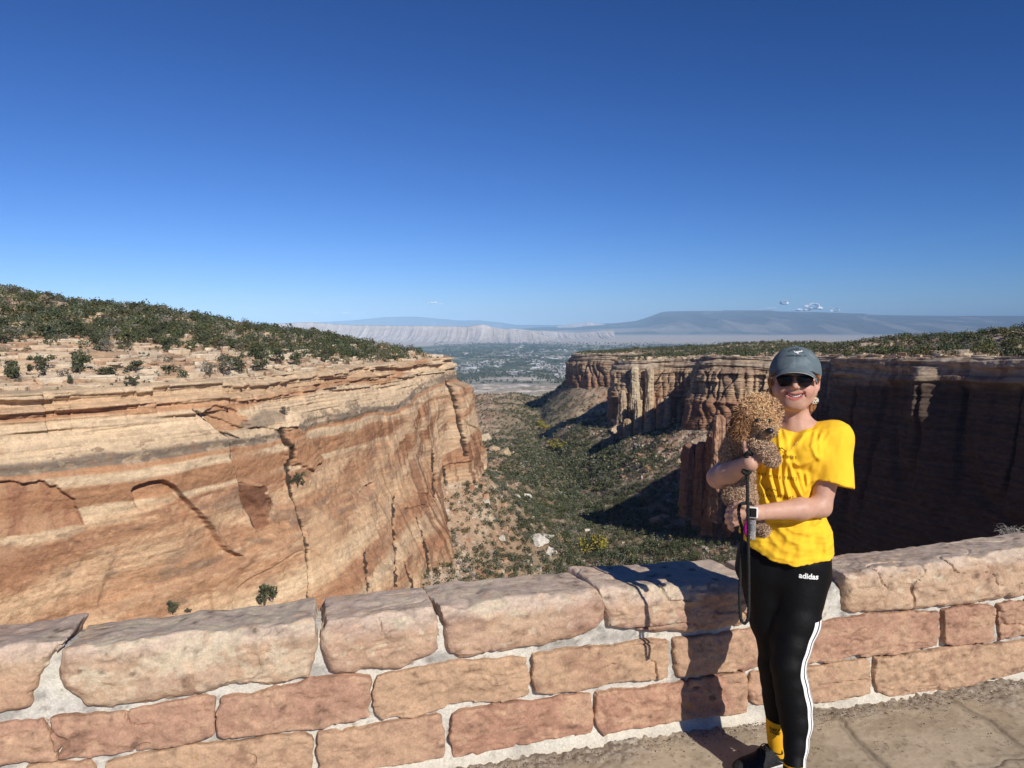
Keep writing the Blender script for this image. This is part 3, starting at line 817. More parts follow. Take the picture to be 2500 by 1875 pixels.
class Field:
    def __init__(s, lo, hi, h):
        s.lo = np.array(lo, float); s.h = h
        s.n = np.ceil((np.array(hi) - s.lo) / h).astype(int) + 1
        s.f = np.full(s.n, 1.0, np.float32)
    def sub(s, lo, hi):
        a = np.clip(np.floor((np.asarray(lo) - s.lo) / s.h).astype(int), 0, s.n - 1)
        b = np.clip(np.ceil((np.asarray(hi) - s.lo) / s.h).astype(int) + 1, 1, s.n)
        if (b - a <= 1).any(): return None
        g = np.ogrid[a[0]:b[0], a[1]:b[1], a[2]:b[2]]
        return tuple(slice(a[k], b[k]) for k in range(3)), [(g[k] * s.h + s.lo[k]).astype(np.float32) for k in range(3)]
    def add(s, fn, lo, hi, k=0.01, mode='u'):
        r = s.sub(np.asarray(lo) - k - s.h * 2, np.asarray(hi) + k + s.h * 2)
        if r is None: return
        sl, (x, y, z) = r
        d = fn(x, y, z).astype(np.float32); a = s.f[sl]
        d = np.broadcast_to(d, a.shape)
        if mode == 'u':
            h = np.clip(k - np.abs(a - d), 0, None) / max(k, 1e-6)
            s.f[sl] = np.minimum(a, d) - h * h * k * 0.25
        elif mode == 'x':
            pass
        elif mode == 's':                       # subtract d
            d = -d; h = np.clip(k - np.abs(a - d), 0, None) / max(k, 1e-6)
            s.f[sl] = np.maximum(a, d) + h * h * k * 0.25
    def cone(s, a, b, ra, rb, k=0.01, mode='u', sq=None):
        a = np.asarray(a, float); b = np.asarray(b, float); r = max(ra, rb)
        ab = b - a; L2 = float(ab @ ab) + 1e-12
        def fn(x, y, z):
            t = np.clip(((x - a[0]) * ab[0] + (y - a[1]) * ab[1] + (z - a[2]) * ab[2]) / L2, 0, 1)
            return np.sqrt((x - a[0] - t * ab[0]) ** 2 + (y - a[1] - t * ab[1]) ** 2 + (z - a[2] - t * ab[2]) ** 2) - (ra + (rb - ra) * t)
        s.add(fn, np.minimum(a, b) - r, np.maximum(a, b) + r, k, mode)
    def chain(s, pts, rad, k=0.01, mode='u'):
        for i in range(len(pts) - 1):
            s.cone(pts[i], pts[i + 1], rad[i], rad[i + 1], k, mode)
    def ell(s, c, r, k=0.01, mode='u', rot=None):
        c = np.asarray(c, float); r = np.asarray(r, float); m = r.max()
        Rm = np.eye(3) if rot is None else np.array(rot.transposed() if hasattr(rot, 'transposed') else rot)
        def fn(x, y, z):
            X, Y, Z = x - c[0], y - c[1], z - c[2]
            a_ = (Rm[0, 0] * X + Rm[0, 1] * Y + Rm[0, 2] * Z); b_ = (Rm[1, 0] * X + Rm[1, 1] * Y + Rm[1, 2] * Z); c_ = (Rm[2, 0] * X + Rm[2, 1] * Y + Rm[2, 2] * Z)
            k0 = np.sqrt((a_ / r[0]) ** 2 + (b_ / r[1]) ** 2 + (c_ / r[2]) ** 2)
            k1 = np.sqrt((a_ / r[0] ** 2) ** 2 + (b_ / r[1] ** 2) ** 2 + (c_ / r[2] ** 2) ** 2) + 1e-9
            return k0 * (k0 - 1) / k1
        s.add(fn, c - m, c + m, k, mode)
    def mesh(s):
        return surface_nets(s.f, s.lo, s.h)

def polyline_mesh(pts, rad, sides=8, closed=False, twist=0.0, bump=0.0):
    """a swept tube along a smooth polyline -> V, quads"""
    P = np.asarray(pts, float); n = len(P)
    T = np.gradient(P, axis=0)
    if closed: T = np.roll(P, -1, 0) - np.roll(P, 1, 0)
    T /= np.linalg.norm(T, axis=1)[:, None] + 1e-12
    ref = np.array([0, 1.0, 0]) if abs(T[0][1]) < 0.9 else np.array([1.0, 0, 0])
    U = np.cross(T[0], ref); U /= np.linalg.norm(U)
    Us = []
    for t in T:
        U = U - t * (U @ t); U /= np.linalg.norm(U) + 1e-12; Us.append(U.copy())
    Us = np.array(Us); W = np.cross(T, Us)
    rad = np.broadcast_to(np.asarray(rad, float), (n,))
    s = np.concatenate([[0], np.cumsum(np.linalg.norm(np.diff(P, axis=0), axis=1))])
    th = np.linspace(0, 2 * math.pi, sides, endpoint=False)
    rr = rad[:, None] * (1 + bump * np.sin(th[None] * 2 + (s * twist)[:, None]))
    V = P[:, None] + rr[..., None] * (np.cos(th)[None, :, None] * Us[:, None] + np.sin(th)[None, :, None] * W[:, None])
    i = np.arange(n * sides).reshape(n, sides)
    if closed:
        a, b = i, np.roll(i, -1, 0)
    else:
        a, b = i[:-1], i[1:]
    Fq = np.stack([a, np.roll(a, -1, 1), np.roll(b, -1, 1), b], -1).reshape(-1, 4)
    V = V.reshape(-1, 3)
    if not closed:
        c0, c1 = len(V), len(V) + 1
        V = np.vstack([V, P[0], P[-1]])
        caps = [(i[0, (k + 1) % sides], i[0, k], c0, c0) for k in range(sides)] + [(i[-1, k], i[-1, (k + 1) % sides], c1, c1) for k in range(sides)]
        caps = np.array(caps)
        return V, Fq, caps[:, :3]
    return V, Fq, np.zeros((0, 3), int)

def tube(name, pts, rad, mat, parent=None, sides=8, closed=False, twist=0.0, bump=0.0, origin=None, smooth=True):
    V, Fq, Ft = polyline_mesh(pts, rad, sides, closed, twist, bump)
    me = bpy.data.meshes.new(name)
    org = np.asarray(origin if origin is not None else ((0, 0, 0) if parent is None else parent.location))
    me.from_pydata((V - org).tolist(), [], Fq.tolist() + Ft.tolist()); me.update()
    me.polygons.foreach_set('use_smooth', np.full(len(me.polygons), smooth))
    me.materials.append(mat)
    o = bpy.data.objects.new(name, me); C.objects.link(o)
    if parent is not None: o.parent = parent
    else: o.location = org
    return o

def spline(P, n=12):
    P = np.asarray(P, float)
    Q = np.vstack([2 * P[0] - P[1], P, 2 * P[-1] - P[-2]]); out = []
    for i in range(1, len(Q) - 2):
        t = np.linspace(0, 1, n, endpoint=False)[:, None]; a, b, c, d = Q[i - 1], Q[i], Q[i + 1], Q[i + 2]
        out.append(0.5 * ((2 * b) + (-a + c) * t + (2 * a - 5 * b + 4 * c - d) * t * t + (-a + 3 * b - 3 * c + d) * t ** 3))
    return np.vstack(out + [P[-1:]])

# ================================================================== STONE WALL
def on_ground(px, py):
    rx, rz = ray(px, py); Y = -CAMZ / rz
    return np.array([rx * Y, Y])
_a = on_ground(1113, 1865); _b = on_ground(2500, 1650)
WO = _a                                           # a point of the foot of the wall
WT = (_b - _a) / np.linalg.norm(_b - _a)          # along the wall, to the right
WN = np.array([-WT[1], WT[0]])                    # away from the viewer

def on_wall(px, py, w=0.0):
    """photograph pixel -> (u, z) on the wall's front plane, or on a plane w behind it"""
    rx, rz = ray(px, py)
    # (rx*Y, Y) = WO + u*WT + w*WN
    o = WO + w * WN
    den = rx * WN[0] + WN[1]
    Y = (o @ WN) / den
    p = np.array([rx * Y, Y])
    return float((p - o) @ WT), float(CAMZ + rz * Y)

def wall_world(u, w, z):
    return np.stack([WO[0] + u * WT[0] + w * WN[0], WO[1] + u * WT[1] + w * WN[1], z], -1)

def sd_poly2(u, z, poly):
    P = np.asarray(poly, float); d = np.full(np.broadcast(u, z).shape, 1e9, np.float32); c = np.zeros(d.shape, bool)
    j = len(P) - 1
    for i in range(len(P)):
        (ax, ay), (bx, by) = P[j], P[i]
        dx, dy = bx - ax, by - ay
        t = np.clip(((u - ax) * dx + (z - ay) * dy) / (dx * dx + dy * dy + 1e-12), 0, 1)
        d = np.minimum(d, (u - ax - t * dx) ** 2 + (z - ay - t * dy) ** 2)
        if by != ay:
            c ^= ((by > z) != (ay > z)) & (u < (ax - bx) * (z - by) / (ay - by) + bx)
        j = i
    d = np.sqrt(d)
    return np.where(c, -d, d)

PINK = np.array((0.43, 0.255, 0.175)); BUFF = np.array((0.485, 0.32, 0.205)); MAUVE = np.array((0.50, 0.39, 0.30)); REDD = np.array((0.385, 0.215, 0.145)); LICH = np.array((0.60, 0.50, 0.36))

def stone(poly_px, seed, col, cap=None, h=0.0065, proud=0.03, lich=0.0, uv=None, capdz=None):
    """one dressed sandstone; outline surveyed on the wall plane. cap = list of back-edge pixels"""
    poly = uv if uv is not None else [on_wall(px, py) for px, py in poly_px]
    U = [p[0] for p in poly]; Z = [p[1] for p in poly]
    w0, w1 = -proud, (0.06 if not cap else 0.35)
    dz = 0.0; sh = 0.0
    if cap:
        bu = [on_wall(px, py, w1 - 0.01) for px, py in cap] if capdz is None else [(min(U), max(Z) + capdz), (max(U), max(Z) + capdz)]
        ztop = max(Z)
        dz = np.mean([b[1] for b in bu]) - np.mean(sorted(Z)[-2:])
        bmin, bmax = min(b[0] for b in bu), max(b[0] for b in bu)
        sh = ((bmin + bmax) / 2 - (min(U) + max(U)) / 2) if len(cap) > 1 else 0
        sh = float(np.clip(sh, -0.06, 0.06))
        top_u = np.array([b[0] for b in bu]); top_z = np.array([b[1] for b in bu])
    lo = np.array([min(U) - .03 + min(sh, 0), w0 - .02, min(Z) - .03]); hi = np.array([max(U) + .03 + max(sh, 0), w1 + .02, max(Z) + .05 + max(dz, 0)])
    n = np.ceil((hi - lo) / h).astype(int) + 1
    gu, gw, gz = np.meshgrid(*[lo[k] + h * np.arange(n[k]) for k in range(3)], indexing='ij')
    gu = gu.astype(np.float32); gw = gw.astype(np.float32); gz = gz.astype(np.float32)
    s = seed * 13.7
    wu = fbm(gu * 9 + s, gz * 9, gw * 4, 3, seed) * 0.009 * (1.6 if cap else 1)
    wz = fbm(gu * 7 + s, gz * 9, gw * 4, 3, seed + 1) * 0.006 * (1.8 if cap else 1)
    if cap:
        k = np.clip((gw - w0) / (w1 - w0), 0, 1)
        zz = gz - dz * k - 0.0
        uu = gu - sh * k
        r = 0.036
    else:
        uu, zz, r = gu, gz, 0.009
    d2 = sd_poly2(uu + wu, zz + wz, poly) - (0.008 if cap else 0.0035)
    qa = d2 + r; qb = np.maximum(w0 - gw, gw - w1) + r
    d = np.sqrt(np.maximum(qa, 0) ** 2 + np.maximum(qb, 0) ** 2) + np.minimum(np.maximum(qa, qb), 0) - r
    if cap:   # worn front upper edge
        fr = np.maximum(-0.0, 0)
        cut = (zz - max(Z)) * 0.72 - (gw - w0) * 0.69 + 0.035
        d = np.maximum(d, cut - fbm(gu * 5 + s, gz * 5, 0, 2, seed + 8) * 0.015)
    d00 = d
    # quarry face: broad pillowing, tilted flake steps, fine grain
    A = np.clip(-d2, 0, 0.05) / 0.05
    d = d + (1 - A) * 0.003 - 0.007 * fbm(gu * 5 + s, gz * 7, gw * 5, 2, seed + 2)
    tilt = gu * 1.3 * np.sin(seed) + gz * 5 + gw * 2
    q = tilt * 3.0 + fbm(gu * 6 + s, gz * 10, gw * 6, 3, seed + 3) * 2.2; f = q - np.floor(q)
    d = d + (sstep(0.55, 1, f) - f) * 0.0085 * sstep(-.2, .5, noise(gu * 4 + s, gz * 5, gw * 4, seed + 6))
    d = d - 0.0055 * fbm(gu * 26 + s, gz * 34, gw * 26, 3, seed + 4)
    d = d + 0.0075 * (0.35 - np.abs(noise(gu * 11 + s, gz * 15, gw * 11, seed + 11))) * sstep(-.4, .3, noise(gu * 3.1 + s, gz * 4, gw * 3, seed + 12)) + 0.0035 * (0.3 - np.abs(noise(gu * 27 + s, gz * 40, gw * 27, seed + 13)))
    cr = 1 - np.abs(noise(gu * 4.5 + s, gz * 13, gw * 6, seed + 5)) * (1 + 0)
    d = d + 0.016 * sstep(0.93, 0.99, cr) * sstep(0.0, .4, noise(gu * 3 + s, gz * 3, gw * 3, seed + 9))
    if cap: d = d + (d00 - d) * .65 * sstep(max(Z) - .05, max(Z) - .01, zz) * sstep(.03, .08, gw - w0)
    V, Q = surface_nets(d.astype(np.float32), lo, h)
    if not cap: Q = Q[(V[Q][:, :, 1].min(1) < w1 - 0.004)]
    u, w, z = V[:, 0], V[:, 1], V[:, 2]
    n1 = fbm(u * 4 + s, z * 6, w * 4, 4, seed + 20); n2 = fbm(u * 22 + s, z * 30, w * 22, 4, seed + 21); n3 = fbm(u * 9 + s, z * 22 , w * 9, 4, seed + 22)
    c = np.broadcast_to(np.asarray(col), V.shape).astype(np.float32)
    c = mix3(c, BUFF * 1.05, sstep(-0.1, 0.5, n1) * .55); c = mix3(c, REDD * .95, sstep(0.1, 0.6, -n1 + n2 * .4) * .5)
    c = mix3(c, BUFF * 1.15, sstep(0.2, 0.7, n3) * .4)
    if cap:
        kk = np.clip((w - w0) / (w1 - w0), 0, 1)
        topm = sstep(max(Z) - 0.075, max(Z) - 0.005, z - dz * kk + n1 * .02)
        c = mix3(c, (.60, .475, .375), topm * .85); c = mix3(c, MAUVE * 1.3, topm * sstep(0.1, .6, fbm(u * 8, w * 30 + u * 5, 0, 4, seed + 24)) * .55)
        c = mix3(c, MAUVE * .85, topm * sstep(0.25, .7, n2 + n1 * .4) * .45)
        edge = np.exp(-((z - dz * kk - max(Z) + 0.07) / 0.05) ** 2)
        crisp = sstep(.02, .12, fbm(u * 13 + s, z * 26, w * 13, 6, seed + 31) + n1 * .35 - .52 + lich * .72); c = mix3(c, LICH * 1.05, crisp * sstep(-.2, .1, z - dz * kk - max(Z) + .16) * .75)
        c = mix3(c, LICH, np.clip((edge + .25 * lich) * sstep(0.05, 0.45, n3 + n1 * .5) * (0.18 + lich), 0, .85))
    c = mix3(c, (0.12, 0.075, 0.055), sstep(0.62, 0.9, n2) * .6)
    c = mix3(c, (0.50, 0.27, 0.06), sstep(1.05, 1.15, fbm(u * 9 + s, z * 10, w * 9, 3, seed + 27)) * .6)
    c = mix3(c, BUFF * 1.22, sstep(.30, .42, fbm(u * 17 + s, z * 24, w * 17, 6, seed + 32)) * .4)
    c = mix3(c, c * .62, sstep(.15, .55, n2 - n3 * .3) * .45)
    return wall_world(u, w, z), Q, np.clip(c * .90, 0.02, .7)

M_stone = mat_attr('wall_sandstone', ((22, 0.13), (110, 0.20)), bump=0.003, bscale=60, bdetail=9)
CAPS = [  # front outline px, back-edge px, colour, lichen
    ([(-330, 1660), (-100, 1600), (150, 1560), (98, 1628), (75, 1717), (40, 1728), (-100, 1750), (-330, 1800)], [(-150, 1530), (0, 1514), (163, 1518)], PINK, .1),
    ([(157, 1590), (400, 1560), (773, 1512), (775, 1560), (761, 1628), (753, 1644), (692, 1656), (565, 1662), (427, 1689), (277, 1713), (207, 1715), (150, 1668), (140, 1620)], [(183, 1522), (500, 1490), (781, 1467)], lerp(BUFF, MAUVE, .4), .62),
    ([(796, 1522), (920, 1506), (1052, 1490), (1060, 1521), (1064, 1580), (1055, 1594), (950, 1620), (860, 1632), (802, 1630), (795, 1560)], [(800, 1458), (900, 1444), (995, 1431), (1028, 1444)], lerp(PINK, MAUVE, .35), .15),
    ([(1078, 1487), (1250, 1462), (1400, 1446), (1462, 1444), (1476, 1475), (1472, 1505), (1440, 1535), (1410, 1549), (1330, 1572), (1260, 1582), (1210, 1578), (1158, 1596), (1115, 1594), (1088, 1572), (1083, 1530)], [(1060, 1431), (1180, 1410), (1313, 1391), (1386, 1405)], lerp(PINK, MAUVE, .3), .08),
    ([(1482, 1446), (1600, 1436), (1760, 1424), (1850, 1418), (1862, 1460), (1850, 1500), (1805, 1514), (1700, 1532), (1605, 1539), (1540, 1533), (1488, 1528), (1482, 1490)], [(1410, 1391), (1451, 1385), (1524, 1368), (1614, 1364), (1712, 1370)], lerp(PINK, MAUVE, .3), .1),
    ([(1872, 1424), (1940, 1416), (1990, 1412), (1996, 1450), (1992, 1500), (1930, 1508), (1874, 1506)], [(1725, 1376), (1800, 1362), (1930, 1352)], lerp(PINK, MAUVE, .3), .1),
    ([(2052, 1404), (2200, 1386), (2360, 1362), (2500, 1345), (2640, 1325), (2660, 1400), (2640, 1420), (2500, 1444), (2378, 1461), (2265, 1480), (2171, 1482), (2077, 1491), (2058, 1476), (2054, 1440)], [(2031, 1348), (2160, 1331), (2385, 1312), (2520, 1300)], lerp(BUFF, MAUVE, .3), .15),
]
BLOCKS = [
    ([(-320, 1830), (-150, 1792), (0, 1762), (105, 1752), (120, 1795), (140, 1845), (0, 1860), (-150, 1890), (-320, 1925)], PINK),
    ([(110, 1751), (260, 1738), (400, 1710), (488, 1693), (523, 1699), (524, 1740), (517, 1782), (470, 1800), (407, 1811), (297, 1831), (145, 1846), (125, 1795)], PINK),
    ([(541, 1697), (651, 1681), (773, 1660), (870, 1647), (897, 1652), (903, 1700), (902, 1745), (854, 1758), (744, 1770), (660, 1784), (574, 1794), (533, 1786), (534, 1740)], PINK),
    ([(916, 1646), (1000, 1630), (1085, 1618), (1180, 1606), (1260, 1598), (1284, 1606), (1288, 1650), (1286, 1692), (1227, 1708), (1101, 1724), (1010, 1744), (930, 1755), (914, 1740), (912, 1690)], BUFF),
    ([(1300, 1598), (1400, 1582), (1492, 1570), (1600, 1561), (1628, 1562), (1630, 1610), (1626, 1648), (1560, 1660), (1492, 1667), (1400, 1684), (1345, 1690), (1305, 1686), (1298, 1640)], BUFF),
    ([(1648, 1560), (1740, 1548), (1830, 1535), (1872, 1533), (1876, 1580), (1868, 1622), (1800, 1632), (1720, 1641), (1652, 1648), (1645, 1600)], PINK),
    ([(1895, 1530), (2000, 1515), (2100, 1502), (2240, 1493), (2282, 1495), (2286, 1530), (2283, 1572), (2200, 1590), (2060, 1603), (1960, 1616), (1898, 1620), (1893, 1575)], lerp(PINK, REDD, .4)),
    ([(2295, 1486), (2350, 1480), (2412, 1475), (2422, 1482), (2424, 1520), (2422, 1560), (2380, 1566), (2320, 1572), (2298, 1566), (2294, 1530)], lerp(PINK, REDD, .5)),
    ([(2433, 1473), (2500, 1466), (2650, 1444), (2655, 1525), (2500, 1549), (2436, 1556), (2432, 1520)], PINK),
    ([(-330, 1965), (-100, 1915), (60, 1878), (66, 1960), (60, 1990), (-100, 2010), (-330, 2080)], BUFF),
    ([(72, 1868), (150, 1858), (225, 1858), (236, 1872), (240, 1950), (236, 1985), (150, 1990), (75, 1992)], BUFF),
    ([(262, 1854), (350, 1838), (450, 1820), (640, 1797), (745, 1788), (762, 1796), (766, 1850), (764, 1888), (700, 1900), (560, 1925), (400, 1950), (264, 1966), (258, 1900)], BUFF),
    ([(779, 1783), (870, 1772), (950, 1758), (1070, 1734), (1080, 1740), (1083, 1790), (1080, 1846), (1000, 1858), (900, 1868), (800, 1884), (780, 1876), (776, 1830)], lerp(PINK, BUFF, .5)),
    ([(1103, 1742), (1120, 1731), (1200, 1722), (1300, 1707), (1420, 1688), (1437, 1692), (1440, 1740), (1436, 1785), (1380, 1796), (1300, 1807), (1220, 1824), (1140, 1840), (1105, 1844), (1098, 1800)], REDD * 1.12),
    ([(1453, 1688), (1530, 1680), (1600, 1673), (1700, 1655), (1790, 1640), (1812, 1640), (1820, 1680), (1815, 1726), (1790, 1737), (1700, 1750), (1593, 1765), (1520, 1772), (1470, 1786), (1453, 1770), (1448, 1730)], REDD * 1.12),
    ([(1830, 1642), (1870, 1634), (1902, 1636), (1908, 1670), (1900, 1712), (1850, 1718), (1829, 1708), (1824, 1670)], REDD * 1.1),
    ([(1925, 1632), (2000, 1620), (2105, 1604), (2118, 1608), (2122, 1650), (2119, 1688), (2060, 1702), (1990, 1714), (1930, 1718), (1922, 1680)], BUFF),
    ([(2132, 1602), (2220, 1592), (2300, 1580), (2400, 1570), (2500, 1556), (2650, 1534), (2655, 1610), (2500, 1636), (2380, 1662), (2250, 1688), (2160, 1694), (2132, 1684), (2129, 1640)], BUFF),
]
wall_base = wall_world(0.0, 0.0, 0.0)
wall = empty('stone_wall', tuple(float(v) for v in wall_base), 'low parapet wall of pink sandstone blocks in pale mortar along the overlook', 'wall')
for k, (po, back, cc, li) in enumerate(CAPS):
    v_, q_, c_ = stone(po, 500 + k * 7, cc, cap=back, h=0.0075, proud=0.035, lich=li)
    make_mesh('coping_stone', v_, q_, M_stone, c_, smooth=False, parent=wall, origin=v_.mean(0))
for k, (po, cc) in enumerate(BLOCKS):
    v_, q_, c_ = stone(po, 600 + k * 7, cc, h=0.0065, proud=0.02 + 0.012 * ((k * 37) % 5) / 5)
    make_mesh('wall_block', v_, q_, M_stone, c_, smooth=False, parent=wall, origin=v_.mean(0))

# the wall runs on past both edges of the picture
def more_stones():
    rng = np.random.default_rng(4)
    for side in (1, -1):
        ex = max if side > 0 else min
        rows = ((CAPS[6 if side > 0 else 0][0], True), (BLOCKS[8 if side > 0 else 0][0], False), (BLOCKS[17 if side > 0 else 9][0], False))
        for ri, (po, iscap) in enumerate(rows):
            P = [on_wall(*p) for p in po]; u0 = ex(p[0] for p in P); end = [p for p in P if abs(p[0] - u0) < .30]
            z0, z1 = min(p[1] for p in end), max(p[1] for p in end); u = u0 + side * .03; lim = 4.55 if side > 0 else -3.15
            if iscap: z1 = sorted(p[1] for p in P)[-2]
            k = 0
            while (lim - u) * side > .15:
                L = min(rng.uniform(.45, .75) if iscap else rng.uniform(.28, .6), abs(lim - u)); a, b = sorted((u, u + side * L)); j = lambda: rng.uniform(-.012, .012)
                uv = [(a + j(), z1 + j()), ((a + b) / 2, z1 + j()), (b + j(), z1 + j()), (b + j(), (z0 + z1) / 2), (b + j(), z0 + j()), ((a + b) / 2, z0 + j()), (a + j(), z0 + j()), (a + j(), (z0 + z1) / 2)]
                v_, q_, c_ = stone(None, 900 + ri * 50 + k + (side > 0) * 500, (PINK, BUFF, lerp(PINK, MAUVE, .3))[k % 3], cap=[1] if iscap else None, h=.010, proud=.03, uv=uv, capdz=.01)
                make_mesh('coping_stone' if iscap else 'wall_block', v_, q_, M_stone, c_, smooth=False, parent=wall, origin=v_.mean(0)); u += side * (L + .035); k += 1
more_stones()

# mortar core: front, top and back as one sheet
def wall_core():
    us = np.arange(-3.2, 4.6, 0.011)
    capf = []; capb = []
    for po, back, _, _ in CAPS:
        P = [on_wall(*p) for p in po]; zt = sorted(P, key=lambda p: -p[1])
        u0, u1 = min(p[0] for p in P), max(p[0] for p in P)
        lft = max([p for p in P if p[0] < u0 + .25 * (u1 - u0)], key=lambda p: p[1]); rgt = max([p for p in P if p[0] > u1 - .25 * (u1 - u0)], key=lambda p: p[1])
        capf += [(lft[0], lft[1]), (rgt[0], rgt[1])]
        B = [on_wall(px, py, 0.34) for px, py in back]; capb.append((np.mean([b[0] for b in B]), np.mean([b[1] for b in B])))
    capf.sort(); capb.sort()
    zf = np.interp(us, [c[0] for c in capf], [c[1] for c in capf]) - 0.07
    zb = np.interp(us, [c[0] for c in capb], [c[1] for c in capb]) - 0.065
    rows = []
    nf, nt, nb = 62, 44, 8
    # foot fillet, front, top, back
    for t in np.linspace(0, 1, nf):
        z = -0.02 + (zf + 0.02) * t
        foot = 0.05 * np.exp(-np.maximum(z, 0) / 0.035)
        n = fbm(us * 6, z * 9, 0, 4, 651) * 0.006 + fbm(us * 30, z * 30, 0, 3, 652) * 0.0022
        rows.append((us, -foot * (1 + fbm(us * 3, 0, 0, 3, 653) * .8) + 0.004 + n, z))
    for t in np.linspace(0, 1, nt)[1:]:
        w = 0.34 * t
        z = zf + (zb - zf) * t + 0.012 * math.sin(math.pi * t) + fbm(us * 8, w * 8, 0, 3, 654) * 0.008 + 0.02 * sstep(0, .12, t)
        rows.append((us, w + 0 * us, z))
    for t in np.linspace(0, 1, nb)[1:]:
        rows.append((us, 0.34 + 0 * us + 0.02 * t, zb * (1 - t) - 0.6 * t))
    U = np.stack([r[0] for r in rows], 1); W = np.stack([r[1] for r in rows], 1); Z = np.stack([r[2] for r in rows], 1)
    V = wall_world(U, W, Z)
    n = fbm(U * 7, Z * 9, W * 7, 4, 655); n2 = fbm(U * 40, Z * 40, W * 40, 3, 656)
    c = np.broadcast_to(np.array((0.54, 0.515, 0.455)), V.shape).astype(np.float32)
    c = mix3(c, (0.58, 0.55, 0.47), sstep(-0.1, .5, n)); c = mix3(c, (0.31, 0.295, 0.265), sstep(.1, .6, -n + n2 * .4) * .8); c = mix3(c, (0.2, .17, .14), sstep(.55, .8, n2) * .6)
    c = mix3(c, (0.56, 0.50, 0.39), np.exp(-np.maximum(Z, 0) / .05) * .7)
    o = make_mesh('mortar', V.reshape(-1, 3), grid_faces(*U.shape), M_mortar, c.reshape(-1, 3), smooth=True, parent=wall, origin=wall_base)
M_mortar = mat_attr('mortar', ((30, 0.10), (120, 0.16)), bump=0.003, bscale=110, bdetail=6)
wall_core()

# ------------------------------------------------------------------ flagstone terrace
JOINTS = [[(2020, 1736), (2088, 1800), (2171, 1875)], [(2318, 1702), (2410, 1762), (2560, 1860)], [(2380, 1880), (2415, 1868), (2450, 1852), (2520, 1842)], [(1300, 1960), (1150, 1885), (1090, 1868)]]
def terrace():
    M = mat_attr('flagstone', ((9, 0.08), (60, 0.10)), bump=0.0008, bscale=70, bdetail=8)
    uu = np.arange(-1.6, 4.2, 0.0075); ww = np.arange(-1.75, 0.05, 0.0075)
    U, W = np.meshgrid(uu, ww, indexing='ij')
    X = WO[0] + U * WT[0] + W * WN[0]; Y = WO[1] + U * WT[1] + W * WN[1]
    dj = np.full(U.shape, 9.0)
    xx = X + fbm(X * 6, Y * 6, 0, 3, 701) * .02; yy = Y + fbm(X * 6, Y * 6, 0, 3, 702) * .02
    for J in JOINTS:
        pts = [on_ground(*p) for p in J]
        for a, b in zip(pts[:-1], pts[1:]):
            d = b - a; t = np.clip(((xx - a[0]) * d[0] + (yy - a[1]) * d[1]) / (d @ d), 0, 1)
            dj = np.minimum(dj, np.hypot(xx - a[0] - t * d[0], yy - a[1] - t * d[1]))
    n = fbm(X * 1.7, Y * 1.7, 0, 4, 703); n2 = fbm(X * 9, Y * 9, 0, 4, 704); n3 = fbm(X * 45, Y * 45, 0, 3, 705)
    Z = n * 0.002 + n2 * 0.0010 - 0.008 * sstep(0.010, 0.0, dj) + n3 * .0012
    q = n * 3; Z = Z - 0.003 * sstep(.85, 1, 1 - np.abs(noise(X * 2.3, Y * 2.3, 0, 709)))
    # grit banked up against the wall
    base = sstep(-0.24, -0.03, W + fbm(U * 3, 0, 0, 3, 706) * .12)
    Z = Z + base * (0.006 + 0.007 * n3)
    c = np.broadcast_to(np.array((0.43, 0.355, 0.255)), X.shape + (3,)).astype(np.float32)
    c = mix3(c, (0.46, 0.375, 0.265), sstep(-.1, .6, n)); c = mix3(c, (0.33, 0.265, 0.18), sstep(0, .6, n2 - n * .5) * .7)
    c = mix3(c, (0.16, 0.125, 0.095), sstep(.62, .85, n3 + n2 * .3) * .5)
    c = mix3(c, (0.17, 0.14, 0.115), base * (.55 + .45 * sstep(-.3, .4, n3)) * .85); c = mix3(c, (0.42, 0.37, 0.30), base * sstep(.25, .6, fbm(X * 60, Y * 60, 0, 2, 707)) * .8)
    c = mix3(c, (0.17, 0.135, 0.10), sstep(0.035, 0.008, dj + n3 * .006) * .6)
    c = mix3(c, (0.36, 0.30, 0.22), sstep(0.012, 0.004, dj) * .5)
    o = make_mesh('terrace', np.stack([X, Y, Z], -1).reshape(-1, 3), grid_faces(*U.shape), M, c.reshape(-1, 3), smooth=True)
    tag(o, kind='structure')
    # the rest of the terrace around and behind the viewer
    uu = np.linspace(-9, 14, 60); ww = np.linspace(-14, 0.45, 40); U, W = np.meshgrid(uu, ww, indexing='ij')
    X = WO[0] + U * WT[0] + W * WN[0]; Y = WO[1] + U * WT[1] + W * WN[1]
    c = np.broadcast_to(np.array((0.41, 0.32, 0.22)), X.shape + (3,)).astype(np.float32)
    o = make_mesh('terrace', np.stack([X, Y, np.full(X.shape, -0.03)], -1).reshape(-1, 3), grid_faces(*U.shape), M, c.reshape(-1, 3))
    tag(o, kind='structure')
terrace()

